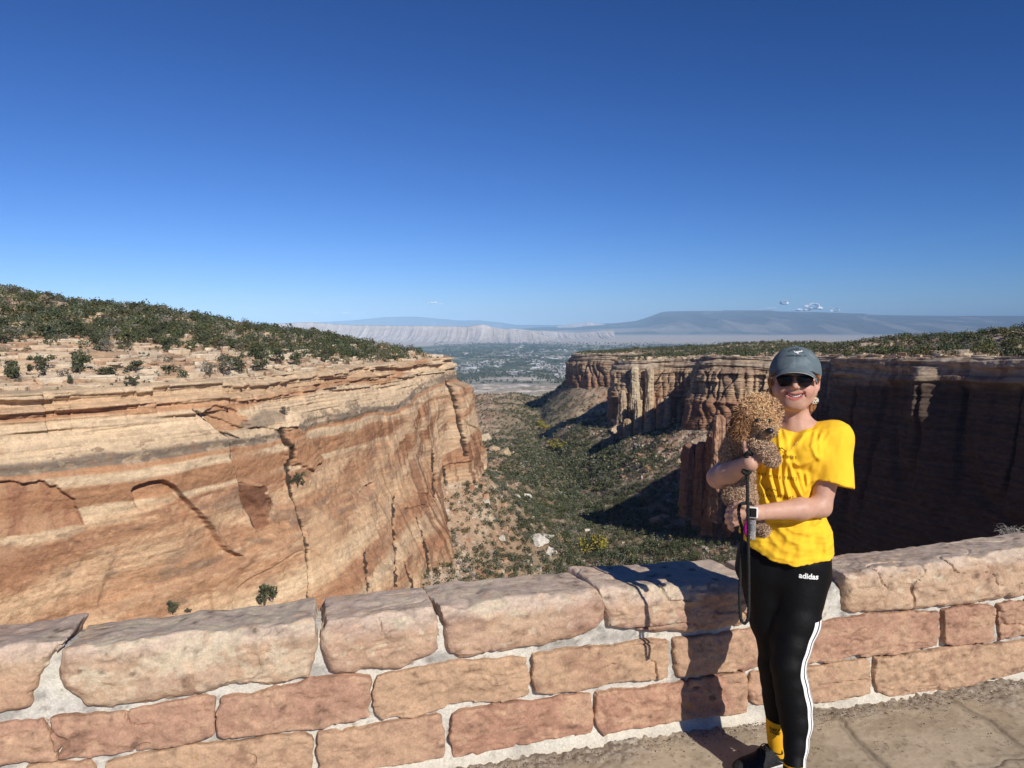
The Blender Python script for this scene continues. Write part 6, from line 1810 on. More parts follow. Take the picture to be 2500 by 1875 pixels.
# necklace over the shirt
M_gold = mat_flat('gold', (.62, .42, .16), .3, metallic=1.0)
nk = on_surface([(1992, 1024), (1984, 1036), (1972, 1050), (1958, 1066), (1944, 1082), (1932, 1095), (1926, 1100)], BVH_shirt, .003)
tube('necklace', nk, .0006, M_gold, woman, 5, origin=ORG)

# ------------------------------------------------------------------ hair
def build_hair():
    f = Field(H3(-.12, -.10, -.16), H3(.12, .16, .13), .0034)
    f.ell(H3(0, .036, .018), (.086, .094, .090), k=.01)
    f.add(lambda x, y, z: -(y - (HC[1] - .020)) + 0 * x + 0 * z, H3(-.2, -.2, -.2), H3(.2, .2, .2), k=.012, mode='x')
    f.f = np.maximum(f.f, 0 + f.f)
    # hair only behind a slanting plane from temple to nape
    g = np.ogrid[0:f.n[0], 0:f.n[1], 0:f.n[2]]; X, Y, Z = [(g[k] * f.h + f.lo[k] - HC[k]).astype(np.float32) for k in range(3)]
    f.f = np.maximum(f.f, -(Y + .012 + np.clip(Z, -.1, 0) * -.0) + 0 * X + 0 * Z)
    # sideburn locks in front of the ears and the tied tail
    for s in (-1, 1):
        f.chain([H3(s * .073, -.030, .034), H3(s * .082, -.022, .008), H3(s * .081, -.008, -.014)], [.012, .010, .004], k=.006)
    f.chain([H3(-.082, -.020, .02), H3(-.090, -.006, -.012), H3(-.086, .006, -.050), H3(-.070, .02, -.09)], [.010, .010, .009, .004], k=.006)
    f.chain([H3(.02, .115, -.02), H3(.055, .10, -.06), H3(.060, .075, -.11), H3(.050, .07, -.15)], [.026, .024, .02, .008], k=.01)
    f.chain([H3(.045, .07, -.05), H3(.066, .05, -.09), H3(.062, .045, -.125)], [.018, .017, .008], k=.01)
    P = np.stack(np.broadcast_arrays(X, Y, Z), -1)
    f.f = f.f + .0022 * noise(X * 220, Y * 60, Z * 30, 890)
    V, Q = f.mesh(); p = V - HC
    st = noise(p[:, 0] * 300, p[:, 1] * 200, p[:, 2] * 25, 891)
    c = np.broadcast_to(np.array((.20, .085, .035)), V.shape).astype(np.float32); c = mix3(c, (.40, .20, .085), sstep(-.1, .7, st)); c = mix3(c, (.075, .03, .015), sstep(.2, .8, -st) * .8)
    PM('hair', V, Q, mat_attr('auburn_hair', ((90, .15),), rough=.45, spec=.4), np.clip(c, 0, .6), parent=woman)
build_hair()

# ------------------------------------------------------------------ cap
def build_cap():
    M = mat_attr('washed_cotton', ((45, .10), (250, .10)), rough=.95, bump=.0006, bscale=500)
    f = Field(H3(-.14, -.20, .0), H3(.14, .18, .16), .0030)
    hc = H3(0, .012, .022)
    f.ell(hc, (.0965, .112, .1035), k=.004)
    g = np.ogrid[0:f.n[0], 0:f.n[1], 0:f.n[2]]; X, Y, Z = [(g[k] * f.h + f.lo[k] - HC[k]).astype(np.float32) for k in range(3)]
    rimz = .038 - .14 * (Y + .10).clip(0, .3) + 0 * X - .9 * np.clip(np.abs(X) - .05, 0, .1) ** 1 * .35
    f.f = np.maximum(f.f, rimz - Z)
    f.ell(hc - np.array([0, 0, .006]), (.090, .106, .0985), k=.003, mode='s')
    f.ell(H3(0, .010, .1265), (.0075, .0075, .004), k=.002)
    # six panels: shallow seams
    th = np.arctan2(X, -(Y - .012)); seam = np.abs(((th / (math.pi / 3) + .5) % 1.0) - .5) * (math.pi / 3) * np.hypot(X, Y - .012)
    f.f = f.f + .0012 * np.exp(-(seam / .0028) ** 2) + .0012 * noise(X * 28, Y * 28, Z * 28, 893)
    V, Q = f.mesh(); p = V - HC; n = fbm(p[:, 0] * 30, p[:, 1] * 30, p[:, 2] * 30, 3, 894)
    c = np.broadcast_to(np.array((.115, .150, .170)), V.shape).astype(np.float32); c = mix3(c, (.18, .22, .24), sstep(.1, .7, n) * .6)
    cap = PM('cap', V, Q, M, c, parent=woman)
    bv = BVHTree.FromPolygons(V.tolist(), Q.tolist())
    # bill: curved sheet with thickness
    ns, nt = 45, 16; s, t = np.meshgrid(np.linspace(-1, 1, ns), np.linspace(0, 1, nt), indexing='ij')
    a = s * 1.18
    x = np.sin(a) * (.086 + .010 * t * np.cos(a) ** 2) ; y = -.004 - (.096 * np.cos(a)) - t * .062 * np.sqrt(np.clip(1 - (s * .96) ** 2, 0, 1)) - .004
    z = .0475 - .0375 * s ** 2 - t * (.010 + .004 * s ** 2) - .010 * np.abs(s) ** 4
    top = np.stack([x, y, z], -1); bot = top.copy(); bot[..., 2] -= .0042
    P = np.vstack([top.reshape(-1, 3), bot.reshape(-1, 3)]) + HC; fq = grid_faces(ns, nt); n0 = ns * nt
    i = np.arange(n0).reshape(ns, nt); rim = np.concatenate([i[:, 0], i[-1, 1:], i[::-1, -1][1:], i[0, ::-1][1:]])
    Fq = np.vstack([fq, fq[:, ::-1] + n0, np.stack([rim[:-1], rim[1:], rim[1:] + n0, rim[:-1] + n0], -1)])
    cc = np.broadcast_to(np.array((.14, .18, .20)), P.shape).copy(); tt = np.tile(t.ravel(), 2); cc[tt > .94] = (.30, .33, .33)
    ob = make_mesh('bill', P - np.array(ORG), Fq, M, cc, smooth=True, parent=cap); ob.location = (0, 0, 0)
    dk = mat_flat('embroidery', (.02, .025, .03), .8)
    lettering('lettering', 'GENERAL', 1943, 856, 34, bv, dk, cap, Y=2.96, arc=.16, bold=.02, gap=.2, lift=.0015)
    lettering('lettering', 'CARPINTERIA, CA', 1944, 871, 44, bv, dk, cap, Y=2.95, bold=.01, gap=.1, lift=.0015)
    # white bird emblem
    em = []
    for px, py in [(1937, 856), (1942, 860), (1948, 858), (1955, 858), (1957, 856), (1961, 859), (1956, 859.5), (1949, 861.5), (1950, 866), (1945, 862.5), (1940, 861)]:
        q = W(px, py, 2.95); h = bv.ray_cast(Vector((q[0], 2.65, q[2])), Vector((0, 1, 0)), .9); em.append((Vector(h[0]) if h[0] is not None else Vector((q[0], 3.06, q[2]))) + Vector((0, -.002, 0)) - Vector(ORG))
    me = bpy.data.meshes.new('emblem'); me.from_pydata([tuple(e) for e in em], [], [tuple(range(len(em)))]); me.update(); me.materials.append(M_white)
    o = bpy.data.objects.new('emblem', me); C.objects.link(o); o.parent = cap
build_cap()

# ------------------------------------------------------------------ sunglasses, earrings, watch
def build_glasses():
    Mf = mat_flat('dark_frame', (.02, .015, .012), .25, .6); Ml, nt, N, L, B = mat_new('tinted_lens')
    B.inputs['Base Color'].default_value = (.012, .008, .012, 1); B.inputs['Roughness'].default_value = .1; B.inputs['Specular IOR Level'].default_value = .22
    g = empty('sunglasses', (0, 0, 0)); g.parent = woman
    shapes = [[(1892.5, 918.5), (1906, 916), (1922, 916), (1933, 917.5), (1935, 924), (1932, 934), (1924, 941), (1914, 943.5), (1905, 942), (1900, 934), (1897, 925)],
              [(1948, 917.5), (1958, 916.5), (1974, 917), (1989, 919.5), (1985, 926), (1981, 936), (1974, 943), (1966, 945.5), (1957, 943), (1950, 936), (1947, 926)]]
    for sh in shapes:
        P = spline(np.array(sh + [sh[0]], float), 5)[:-1]
        pts = []
        for px, py in P:
            Y = 2.942 + 3.0 * (abs(px - 1941) * .0015) ** 2
            pts.append(W(px, py, Y))
        pts = np.array(pts); c = pts.mean(0) + np.array([0, -.004, 0]); n = len(pts)
        V = np.vstack([pts, (pts + c) / 2 + np.array([0, -.002, 0]), c[None]]) - np.array(ORG)
        Fc = [(i, (i + 1) % n, n + (i + 1) % n, n + i) for i in range(n)] + [(n + i, n + (i + 1) % n, 2 * n) for i in range(n)]
        me = bpy.data.meshes.new('lens'); me.from_pydata(V.tolist(), [], Fc); me.update(); me.polygons.foreach_set('use_smooth', np.ones(len(Fc), bool)); me.materials.append(Ml)
        o = bpy.data.objects.new('lens', me); C.objects.link(o); o.parent = g
        v, f, _ = polyline_mesh(pts, .0014, 6, closed=True)
        me = bpy.data.meshes.new('rim'); me.from_pydata((v - np.array(ORG)).tolist(), [], f.tolist()); me.update(); me.materials.append(Mf); o = bpy.data.objects.new('rim', me); C.objects.link(o); o.parent = g
    def tb(nm, pts, r, m):
        v, f, t = polyline_mesh(spline(pts, 5), r, 6); me = bpy.data.meshes.new(nm); me.from_pydata((v - np.array(ORG)).tolist(), [], f.tolist() + t.tolist()); me.update(); me.materials.append(m)
        o = bpy.data.objects.new(nm, me); C.objects.link(o); o.parent = g
    tb('bridge', [W(1934, 921, 2.941), W(1941, 918.5, 2.938), W(1948, 921, 2.941)], .0016, Mf)
    tb('temple', [W(1892.5, 918.5, 2.955), H3(-.084, -.07, .006), H3(-.087, 0, .010)], .0013, M_gold)
    tb('temple', [W(1989, 919.5, 2.955), H3(.083, -.07, .006), H3(.088, 0, .010)], .0013, M_gold)
build_glasses()

def earring(px, py, Y):
    g = empty('earring', (0, 0, 0)); g.parent = woman
    c = W(px, py, Y)
    th = np.linspace(0, 2 * math.pi, 17)[:-1]
    def tb(nm, pts, r, m, closed=False):
        v, f, t = polyline_mesh(pts, r, 5, closed=closed); me = bpy.data.meshes.new(nm); me.from_pydata((v - np.array(ORG)).tolist(), [], f.tolist() + t.tolist()); me.update(); me.materials.append(m)
        o = bpy.data.objects.new(nm, me); C.objects.link(o); o.parent = g
    tb('hook', [c + np.array([0, 0, .016]), c + np.array([.001, 0, .006]), c], .0008, M_gold)
    tb('hoop', [c + np.array([.006 * math.cos(a), 0, -.006 + .006 * math.sin(a)]) for a in th], .0008, M_gold, True)
    d = c + np.array([-.001, -.001, -.026]); V = [d + np.array([.0135 * math.cos(a), 0, .0135 * math.sin(a)]) for a in th]; n = len(V)
    V = np.array(V + [v + np.array([0, .002, 0]) for v in V]) - np.array(ORG)
    me = bpy.data.meshes.new('disc'); me.from_pydata(V.tolist(), [], [tuple(range(n)), tuple(range(2 * n - 1, n - 1, -1))] + [(i, (i + 1) % n, n + (i + 1) % n, n + i) for i in range(n)]); me.update()
    m, nt, N, L, B = mat_new('spotted_shell'); vo = N.new('ShaderNodeTexNoise'); vo.inputs['Scale'].default_value = 160; tc = N.new('ShaderNodeTexCoord'); cr = N.new('ShaderNodeValToRGB'); cr.color_ramp.interpolation = 'CONSTANT'
    cr.color_ramp.elements[0].color = (.03, .02, .015, 1); cr.color_ramp.elements[1].color = (.75, .68, .55, 1); cr.color_ramp.elements[1].position = .46
    L.new(tc.outputs['Object'], vo.inputs['Vector']); L.new(vo.outputs['Fac'], cr.inputs[0]); L.new(cr.outputs[0], B.inputs['Base Color']); B.inputs['Roughness'].default_value = .35
    me.materials.append(m); o = bpy.data.objects.new('disc', me); C.objects.link(o); o.parent = g
earring(1991, 961, 3.03); earring(1889, 961, 3.03)

def build_watch():
    g = empty('watch', (0, 0, 0)); g.parent = woman
    c = W(1839, 1251, 2.776); org = np.array(ORG)
    def rbox(nm, ctr, hx, hy, hz, r, m, rot=0.0):
        f = Field(ctr - np.array([hx, hy, hz]) - .004, ctr + np.array([hx, hy, hz]) + .004, .0009)
        f.add(lambda x, y, z: np.sqrt(np.maximum(np.abs(x - ctr[0]) - hx + r, 0) ** 2 + np.maximum(np.abs(y - ctr[1]) - hy + r * .6, 0) ** 2 + np.maximum(np.abs(z - ctr[2]) - hz + r, 0) ** 2) - r * .9, ctr - np.array([hx, hy, hz]), ctr + np.array([hx, hy, hz]), k=.0001)
        V, Q = f.mesh(); o = make_mesh(nm, V, Q, m, smooth=True); o.parent = g; o.data.transform(Matrix.Translation(-Vector(ORG)))
    rbox('case', c, .0175, .005, .0215, .006, mat_flat('silver_case', (.75, .72, .70), .25, .6))
    rbox('screen', c + np.array([-.001, -.0035, 0]), .0145, .003, .0185, .005, mat_flat('dark_screen', (.006, .006, .008), .08, .6))
    # band round the wrist
    ax = (EL_L - WR_L) / np.linalg.norm(EL_L - WR_L); u = np.cross(ax, [0, 0, 1.]); u /= np.linalg.norm(u); v = np.cross(ax, u)
    cen = W(1840, 1252, 2.812)
    rows = []
    for k in (-.009, -.003, .003, .009):
        rows.append([cen + ax * k + (u * math.cos(a) * .031 + v * math.sin(a) * .0305) for a in np.linspace(0, 2 * math.pi, 40)])
    Vv = np.array(rows); make_mesh('band', (Vv.reshape(-1, 3) - org), grid_faces(4, 40), mat_flat('plum_band', (.035, .022, .035), .7), smooth=True).parent = g
build_watch()

# ------------------------------------------------------------------ socks and shoes
M_sock = None
def build_sock_shoe():
    Mk = mat_attr('ribbed_yellow_knit', (), rough=.9)
    Mup = mat_flat('black_mesh_upper', (.014, .014, .015), .75, .3, noise_scale=120, amt=.5, bump=.0012, bscale=160)
    Mso = mat_flat('white_foam_sole', (.74, .73, .70), .6, noise_scale=60, amt=.06)
    Mlace = mat_flat('black_lace', (.008, .008, .008), .8)
    gh = to_local(on_ground(1930, 1864)); gt = to_local(on_ground(1799, 1889))
    specs = [(np.array([gh[0], gh[1]]), np.array([gt[0], gt[1]]), W(1894, 1762, 3.05), True),
             (np.array([W(1938, 1884, 2.83)[0] + .015, 3.0]), np.array([W(1938, 1884, 2.83)[0] - .06, 2.755]), W(1938, 1874, 2.835), False)]
    for heel, toe, ank, text in specs:
        d = toe - heel; Lh = np.linalg.norm(d); d = d / Lh; nrm = np.array([-d[1], d[0]]); L_ = .265
        def T(a, b, z): return np.array([heel[0] + d[0] * a + nrm[0] * b, heel[1] + d[1] * a + nrm[1] * b, z])
        lo = np.minimum(T(-.03, -.07, 0), T(.30, .07, 0)); lo = np.minimum(lo, np.minimum(T(-.03, .07, 0), T(.3, -.07, 0))) - .01; hi = np.maximum(np.maximum(T(-.03, -.07, 0), T(.30, .07, 0)), np.maximum(T(-.03, .07, 0), T(.3, -.07, 0))) + .01
        lo[2] = -.004; hi[2] = .16
        shoe = empty('shoe', (0, 0, 0)); shoe.parent = woman
        f = Field(lo, hi, .0026)
        for a, b, z, r, rz in ((.035, 0, .040, .034, .036), (.06, 0, .052, .036, .044), (.10, .002, .048, .037, .042), (.15, .003, .036, .041, .034), (.19, .003, .030, .043, .028), (.225, .001, .027, .034, .024)):
            rot = np.array([[d[0], -d[1], 0], [d[1], d[0], 0], [0, 0, 1]])
            f.ell(T(a, b, z), (.045, r, rz), k=.025, rot=Matrix(rot.tolist()))
        f.cone(T(.040, 0, .045), T(.035, 0, .070), .034, .034, k=.02)
        f.cone(T(.075, 0, .075), T(.13, .002, .058), .024, .026, k=.02)
        f.ell(T(.045, 0, .125), (.035, .035, .045), k=.004, mode='s')
        g_ = np.ogrid[0:f.n[0], 0:f.n[1], 0:f.n[2]]; X, Y, Z = [(g_[k] * f.h + f.lo[k]).astype(np.float32) for k in range(3)]
        al = (X - heel[0]) * d[0] + (Y - heel[1]) * d[1]
        solez = .030 - .012 * np.clip(al / .25, 0, 1) + .004 * np.sin(al * 40)
        up = np.maximum(f.f + 0, solez - Z) ; f2 = f.f.copy(); f.f = up.astype(np.float32); V, Q = f.mesh()
        o = make_mesh('upper', V - np.array(ORG), Q, Mup, smooth=True); o.parent = shoe; bu = BVHTree.FromPolygons(V.tolist(), Q.tolist())
        f.f = np.maximum(np.maximum(f2 - .004, Z - solez - .0005), -(Z - .001 - .02 * np.clip((al - .19) / .09, 0, 1) ** 2)).astype(np.float32); V, Q = f.mesh()
        o = make_mesh('sole', V - np.array(ORG), Q, Mso, smooth=True); o.parent = shoe
        # laces
        for k in range(5):
            a = .085 + k * .018; pts = []
            for b in np.linspace(-.022, .022, 7):
                p = T(a + .012 * math.sin(b * 70), b, .2); h = bu.ray_cast(Vector(p), Vector((0, 0, -1)), .25)
                if h[0] is not None: pts.append(np.array(h[0]) + np.array([0, 0, .002]))
            if len(pts) > 2: 
                v, fq, t = polyline_mesh(pts, .0022, 5); me = bpy.data.meshes.new('lace'); me.from_pydata((v - np.array(ORG)).tolist(), [], fq.tolist() + t.tolist()); me.materials.append(Mlace); q = bpy.data.objects.new('lace', me); C.objects.link(q); q.parent = shoe
        for s in (-1, 1):
            p0 = T(.095, 0, .092); pts = spline([p0, p0 + np.array([s * .03, -.02, .012]), p0 + np.array([s * .045, -.03, -.01]), p0 + np.array([s * .02, -.03, -.012]), p0 + np.array([0, -.012, -.004])], 5)
            v, fq, t = polyline_mesh(pts, .002, 5); me = bpy.data.meshes.new('lace'); me.from_pydata((v - np.array(ORG)).tolist(), [], fq.tolist() + t.tolist()); me.materials.append(Mlace); q = bpy.data.objects.new('lace', me); C.objects.link(q); q.parent = shoe
        # white side mark near the heel
        pts = [(.03, .024), (.05, .030), (.095, .052), (.060, .036), (.045, .044), (.036, .040)]
        for sd_ in (1, -1):
            vv = []
            for a, z in pts:
                o_ = T(a, sd_ * .12, z); dr = Vector((-nrm[0] * sd_, -nrm[1] * sd_, 0)); h = bu.ray_cast(Vector(o_), dr, .2)
                vv.append((np.array(h[0]) if h[0] is not None else T(a, sd_ * .04, z)) - np.array(dr) * .002 - np.array(ORG))
            me = bpy.data.meshes.new('side_mark'); me.from_pydata([tuple(v) for v in vv], [], [tuple(range(len(vv)))]); me.materials.append(M_white); q = bpy.data.objects.new('side_mark', me); C.objects.link(q); q.parent = shoe
        # sock
        n, m = 72, 26; th, t = np.meshgrid(np.linspace(0, 2 * math.pi, n), np.linspace(0, 1, m), indexing='ij')
        z0 = .055; z1 = ank[2] + .02; r = np.interp(t, [0, .3, 1], [.036, .0345, .0385]) + .0007 * np.sin(th * 34)
        X = (ank[0] + r * np.cos(th)) + (T(.05, 0, 0)[0] - ank[0]) * (1 - t) ** 2 * .6; Y = ank[1] + r * np.sin(th) + (T(.05, 0, 0)[1] - ank[1]) * (1 - t) ** 2 * .6; Z = z0 + (z1 - z0) * t
        V = np.stack([X, Y, Z], -1).reshape(-1, 3); Q = grid_faces(n, m); rib = (.5 + .5 * np.sin(th * 34)).reshape(-1)
        c = np.array((.80, .42, .02)) * (0.8 + .25 * rib)[:, None]
        o = make_mesh('sock', V - np.array(ORG), Q, Mk, np.clip(c, 0, .9), smooth=True); o.parent = woman
        if text:
            bs = BVHTree.FromPolygons(V.tolist(), Q.tolist())
            lettering('lettering', 'VARY', 1889, 1786, 26, bs, M_black, o, Y=3.01, rot=R(-6), bold=.03, shear=.25)
            lettering('lettering', 'OGLE', 1891, 1794, 25, bs, M_black, o, Y=3.01, rot=R(-6), bold=.03, shear=.25)
build_sock_shoe()
# ================================================================== THE DOG
def build_dog():
    rng = np.random.default_rng(77)
    D0 = W(1850, 1120, 2.84)
    f = Field(D0 + np.array([-.20, -.17, -.34]), D0 + np.array([.12, .12, .28]), .0034)
    # head, muzzle, ear
    f.ell(W(1852, 1012, 2.80), (.058, .058, .056), k=.02)
    f.ell(W(1852, 993, 2.81), (.052, .050, .036), k=.02)
    f.cone(W(1862, 1042, 2.765), W(1874, 1052, 2.725), .034, .024, k=.015)
    f.ell(W(1850, 1056, 2.765), (.030, .030, .022), k=.012)
    f.ell(W(1880, 1040, 2.77), (.024, .030, .026), k=.012)
    f.chain([W(1826, 992, 2.79), W(1812, 1015, 2.765), W(1808, 1042, 2.755), W(1812, 1062, 2.755)], [.024, .031, .030, .018], k=.012)
    f.chain([W(1884, 992, 2.80), W(1893, 1012, 2.80), W(1892, 1030, 2.80)], [.018, .018, .012], k=.01)
    # neck and trunk upright against her chest
    f.chain([W(1836, 1040, 2.82), W(1815, 1072, 2.84), W(1802, 1110, 2.87), W(1802, 1160, 2.88), W(1806, 1205, 2.87)], [.050, .050, .052, .048, .054], k=.03)
    f.ell(W(1794, 1112, 2.86), (.046, .052, .056), k=.03)
    f.ell(W(1806, 1208, 2.85), (.052, .052, .052), k=.03)
    # foreleg over her hand, hind leg below her arm
    f.chain([W(1828, 1074, 2.79), W(1850, 1083, 2.74), W(1872, 1099, 2.725), W(1885, 1123, 2.73)], [.030, .025, .026, .024], k=.012)
    f.chain([W(1820, 1225, 2.86), W(1838, 1262, 2.87), W(1856, 1292, 2.86)], [.040, .024, .022], k=.014)
    f.ell(W(1862, 1297, 2.85), (.022, .026, .018), k=.008)
    g = np.ogrid[0:f.n[0], 0:f.n[1], 0:f.n[2]]; X, Y, Z = [(g[k] * f.h + f.lo[k]).astype(np.float32) for k in range(3)]
    f.f = f.f - .0045 * np.abs(noise(X * 75, Y * 75, Z * 75, 900)) - .004 * fbm(X * 30, Y * 30, Z * 30, 2, 901)
    V, Q = f.mesh()
    org = np.array(D0); head = W(1852, 1015, 2.79)
    def fur_col(p, shade):
        n = fbm(p[:, 0] * 20, p[:, 1] * 20, p[:, 2] * 20, 3, 902)
        hd = sstep(.13, .05, np.linalg.norm(p - head, axis=1))
        c = lerp(np.array((.43, .295, .195)), np.array((.60, .365, .19)), hd[:, None]).astype(np.float32)
        ear = sstep(.050, .034, np.linalg.norm((p - W(1806, 1028, 2.76)) * np.array([1.1, .5, .75]), axis=1)); c = mix3(c, (.22, .105, .045), ear * .9)
        pale = sstep(.05, .02, np.linalg.norm(p - W(1860, 1052, 2.74), axis=1)); c = mix3(c, (.70, .48, .29), pale * .5)
        return np.clip(c * (shade * (1 + .25 * n))[:, None], .01, .8)
    Mfur = mat_attr('curly_fur', (), rough=.7, spec=.25)
    dog = empty('dog', (CT * org[0] + ST * org[1], -ST * org[0] + CT * org[1], org[2]), 'small curly golden-brown dog held against the woman in the yellow shirt', 'dog')
    dog.rotation_euler = (0, 0, -TURN)
    make_mesh('body', V - org, Q, Mfur, fur_col(V, np.full(len(V), .62)), smooth=True, parent=dog)
    # coat: curled locks grown from the skin
    tri = V[Q]; a_ = np.linalg.norm(np.cross(tri[:, 1] - tri[:, 0], tri[:, 3] - tri[:, 0]), axis=1)
    nrm = np.cross(tri[:, 1] - tri[:, 0], tri[:, 2] - tri[:, 0]); nrm /= np.linalg.norm(nrm, axis=1)[:, None] + 1e-12
    # outward sense: compare with field gradient via centroid offset
    cm = tri.mean(1)
    def fval(p):
        i = np.clip(((p - f.lo) / f.h).round().astype(int), 0, f.n - 1); return f.f[i[:, 0], i[:, 1], i[:, 2]]
    sgn = np.where(fval(cm + nrm * .007) > fval(cm - nrm * .007), 1.0, -1.0); nrm *= sgn[:, None]
    n = 20000; k = rng.choice(len(Q), n, p=a_ / a_.sum()); u, v = rng.random((2, n, 1))
    P0 = tri[k, 0] * (1 - u) * (1 - v) + tri[k, 1] * u * (1 - v) + tri[k, 2] * u * v + tri[k, 3] * (1 - u) * v; Nn = nrm[k]
    dh = np.linalg.norm(P0 - head, axis=1); onhead = dh < .085; top = onhead & (P0[:, 2] > head[2] + .025); muz = np.linalg.norm(P0 - W(1868, 1048, 2.74), axis=1) < .035
    isear = np.linalg.norm((P0 - W(1806, 1028, 2.76)) * np.array([1.1, .6, .75]), axis=1) < .044
    L_ = np.where(top, rng.uniform(.014, .026, n), np.where(onhead, rng.uniform(.012, .020, n), rng.uniform(.008, .014, n))); L_ = np.where(isear, rng.uniform(.02, .032, n), L_)
    T0 = rng.normal(0, .55, (n, 3)); T0[:, 2] -= .35; T0[isear, 2] -= 1.6; T0[top, 2] += .25; T0[onhead] += rng.normal(0, .9, (n, 3))[onhead]
    mz = W(1874, 1050, 2.73); rad = P0[muz] - mz; T0[muz] = T0[muz] * .5 + rad / (np.linalg.norm(rad, axis=1)[:, None] + 1e-6) * 1.2 + np.array([0, 0, -.6])
    d = Nn * .6 + T0 * .8; d /= np.linalg.norm(d, axis=1)[:, None]
    side = np.cross(d, rng.normal(size=(n, 3))); side /= np.linalg.norm(side, axis=1)[:, None]; b2 = np.cross(d, side)
    keep = (np.linalg.norm(P0 - W(1878, 1052, 2.71), axis=1) > .017) & (np.linalg.norm(P0 - W(1851, 1027, 2.742), axis=1) > .012) & (np.linalg.norm(P0 - W(1878, 1028, 2.742), axis=1) > .011)
    P0, Nn, d, side, b2, L_, onhead, isear, top = [q_[keep] for q_ in (P0, Nn, d, side, b2, L_, onhead, isear, top)]; n = len(P0)
    m = 6; tt = np.linspace(0, 1, m); curl = np.where(isear, .22, np.where(onhead, .38, .42)); ph = rng.uniform(0, 6.28, n); tw = np.where(isear, 4.0, np.where(onhead, 5.5, 8.0))
    C_ = P0[:, None] - Nn[:, None] * .001 + d[:, None] * (L_[:, None] * tt[None])[..., None] * .8
    amp = (L_ * curl)[:, None] * tt[None]
    C_ = C_ + side[:, None] * (amp * np.cos(ph[:, None] + tw[:, None] * tt))[..., None] + b2[:, None] * (amp * np.sin(ph[:, None] + tw[:, None] * tt))[..., None]
    w = .0021 * (1 - .7 * tt) ; wd = np.cross(d, Nn + rng.normal(0, .5, (n, 3))); wd /= np.linalg.norm(wd, axis=1)[:, None] + 1e-9
    A = C_ + wd[:, None] * w[None, :, None]; B = C_ - wd[:, None] * w[None, :, None]
    Vv = np.stack([A, B], 2).reshape(-1, 3)
    q = np.arange(m - 1); base = np.stack([q * 2, q * 2 + 1, q * 2 + 3, q * 2 + 2], -1); Fq = (base[None] + np.arange(n)[:, None, None] * m * 2).reshape(-1, 4)
    sh = rng.uniform(.65, 1.5, n)[:, None] * (0.8 + .5 * tt)[None]; sh = np.repeat(sh[..., None], 2, 2).reshape(-1)
    make_mesh('fur', Vv - org, Fq, Mfur, fur_col(np.repeat(P0, m * 2, 0), sh), smooth=True, parent=dog)
    # nose, eyes
    Mn = mat_flat('dog_nose', (.012, .010, .010), .35, .5)
    def ball(nm, c, r):
        ff = Field(c - np.array(r) - .004, c + np.array(r) + .004, .0012); ff.ell(c, r, k=.0001); v_, q_ = ff.mesh(); make_mesh(nm, v_ - org, q_, Mn, smooth=True, parent=dog)
    ball('nose', W(1879, 1052, 2.690), (.0135, .011, .0110))
    ball('eye', W(1850, 1027, 2.728), (.0095, .007, .0080)); ball('eye', W(1879, 1027, 2.728), (.0078, .007, .0075))
    ball('mouth', W(1871, 1063, 2.716), (.011, .006, .0028))
    # harness collar
    Mc = mat_flat('black_webbing', (.010, .010, .011), .8)
    pts = [W(1842, 1068, 2.752), W(1828, 1076, 2.765), W(1808, 1076, 2.79), W(1795, 1062, 2.83), W(1805, 1045, 2.88), W(1835, 1050, 2.88), W(1850, 1062, 2.80)]
    P = spline(pts + [pts[0]], 6)[:-1]; v_, q_, _ = polyline_mesh(P, .0075, 8, closed=True)
    make_mesh('collar', v_ - org, q_, Mc, smooth=True, parent=dog)
build_dog()

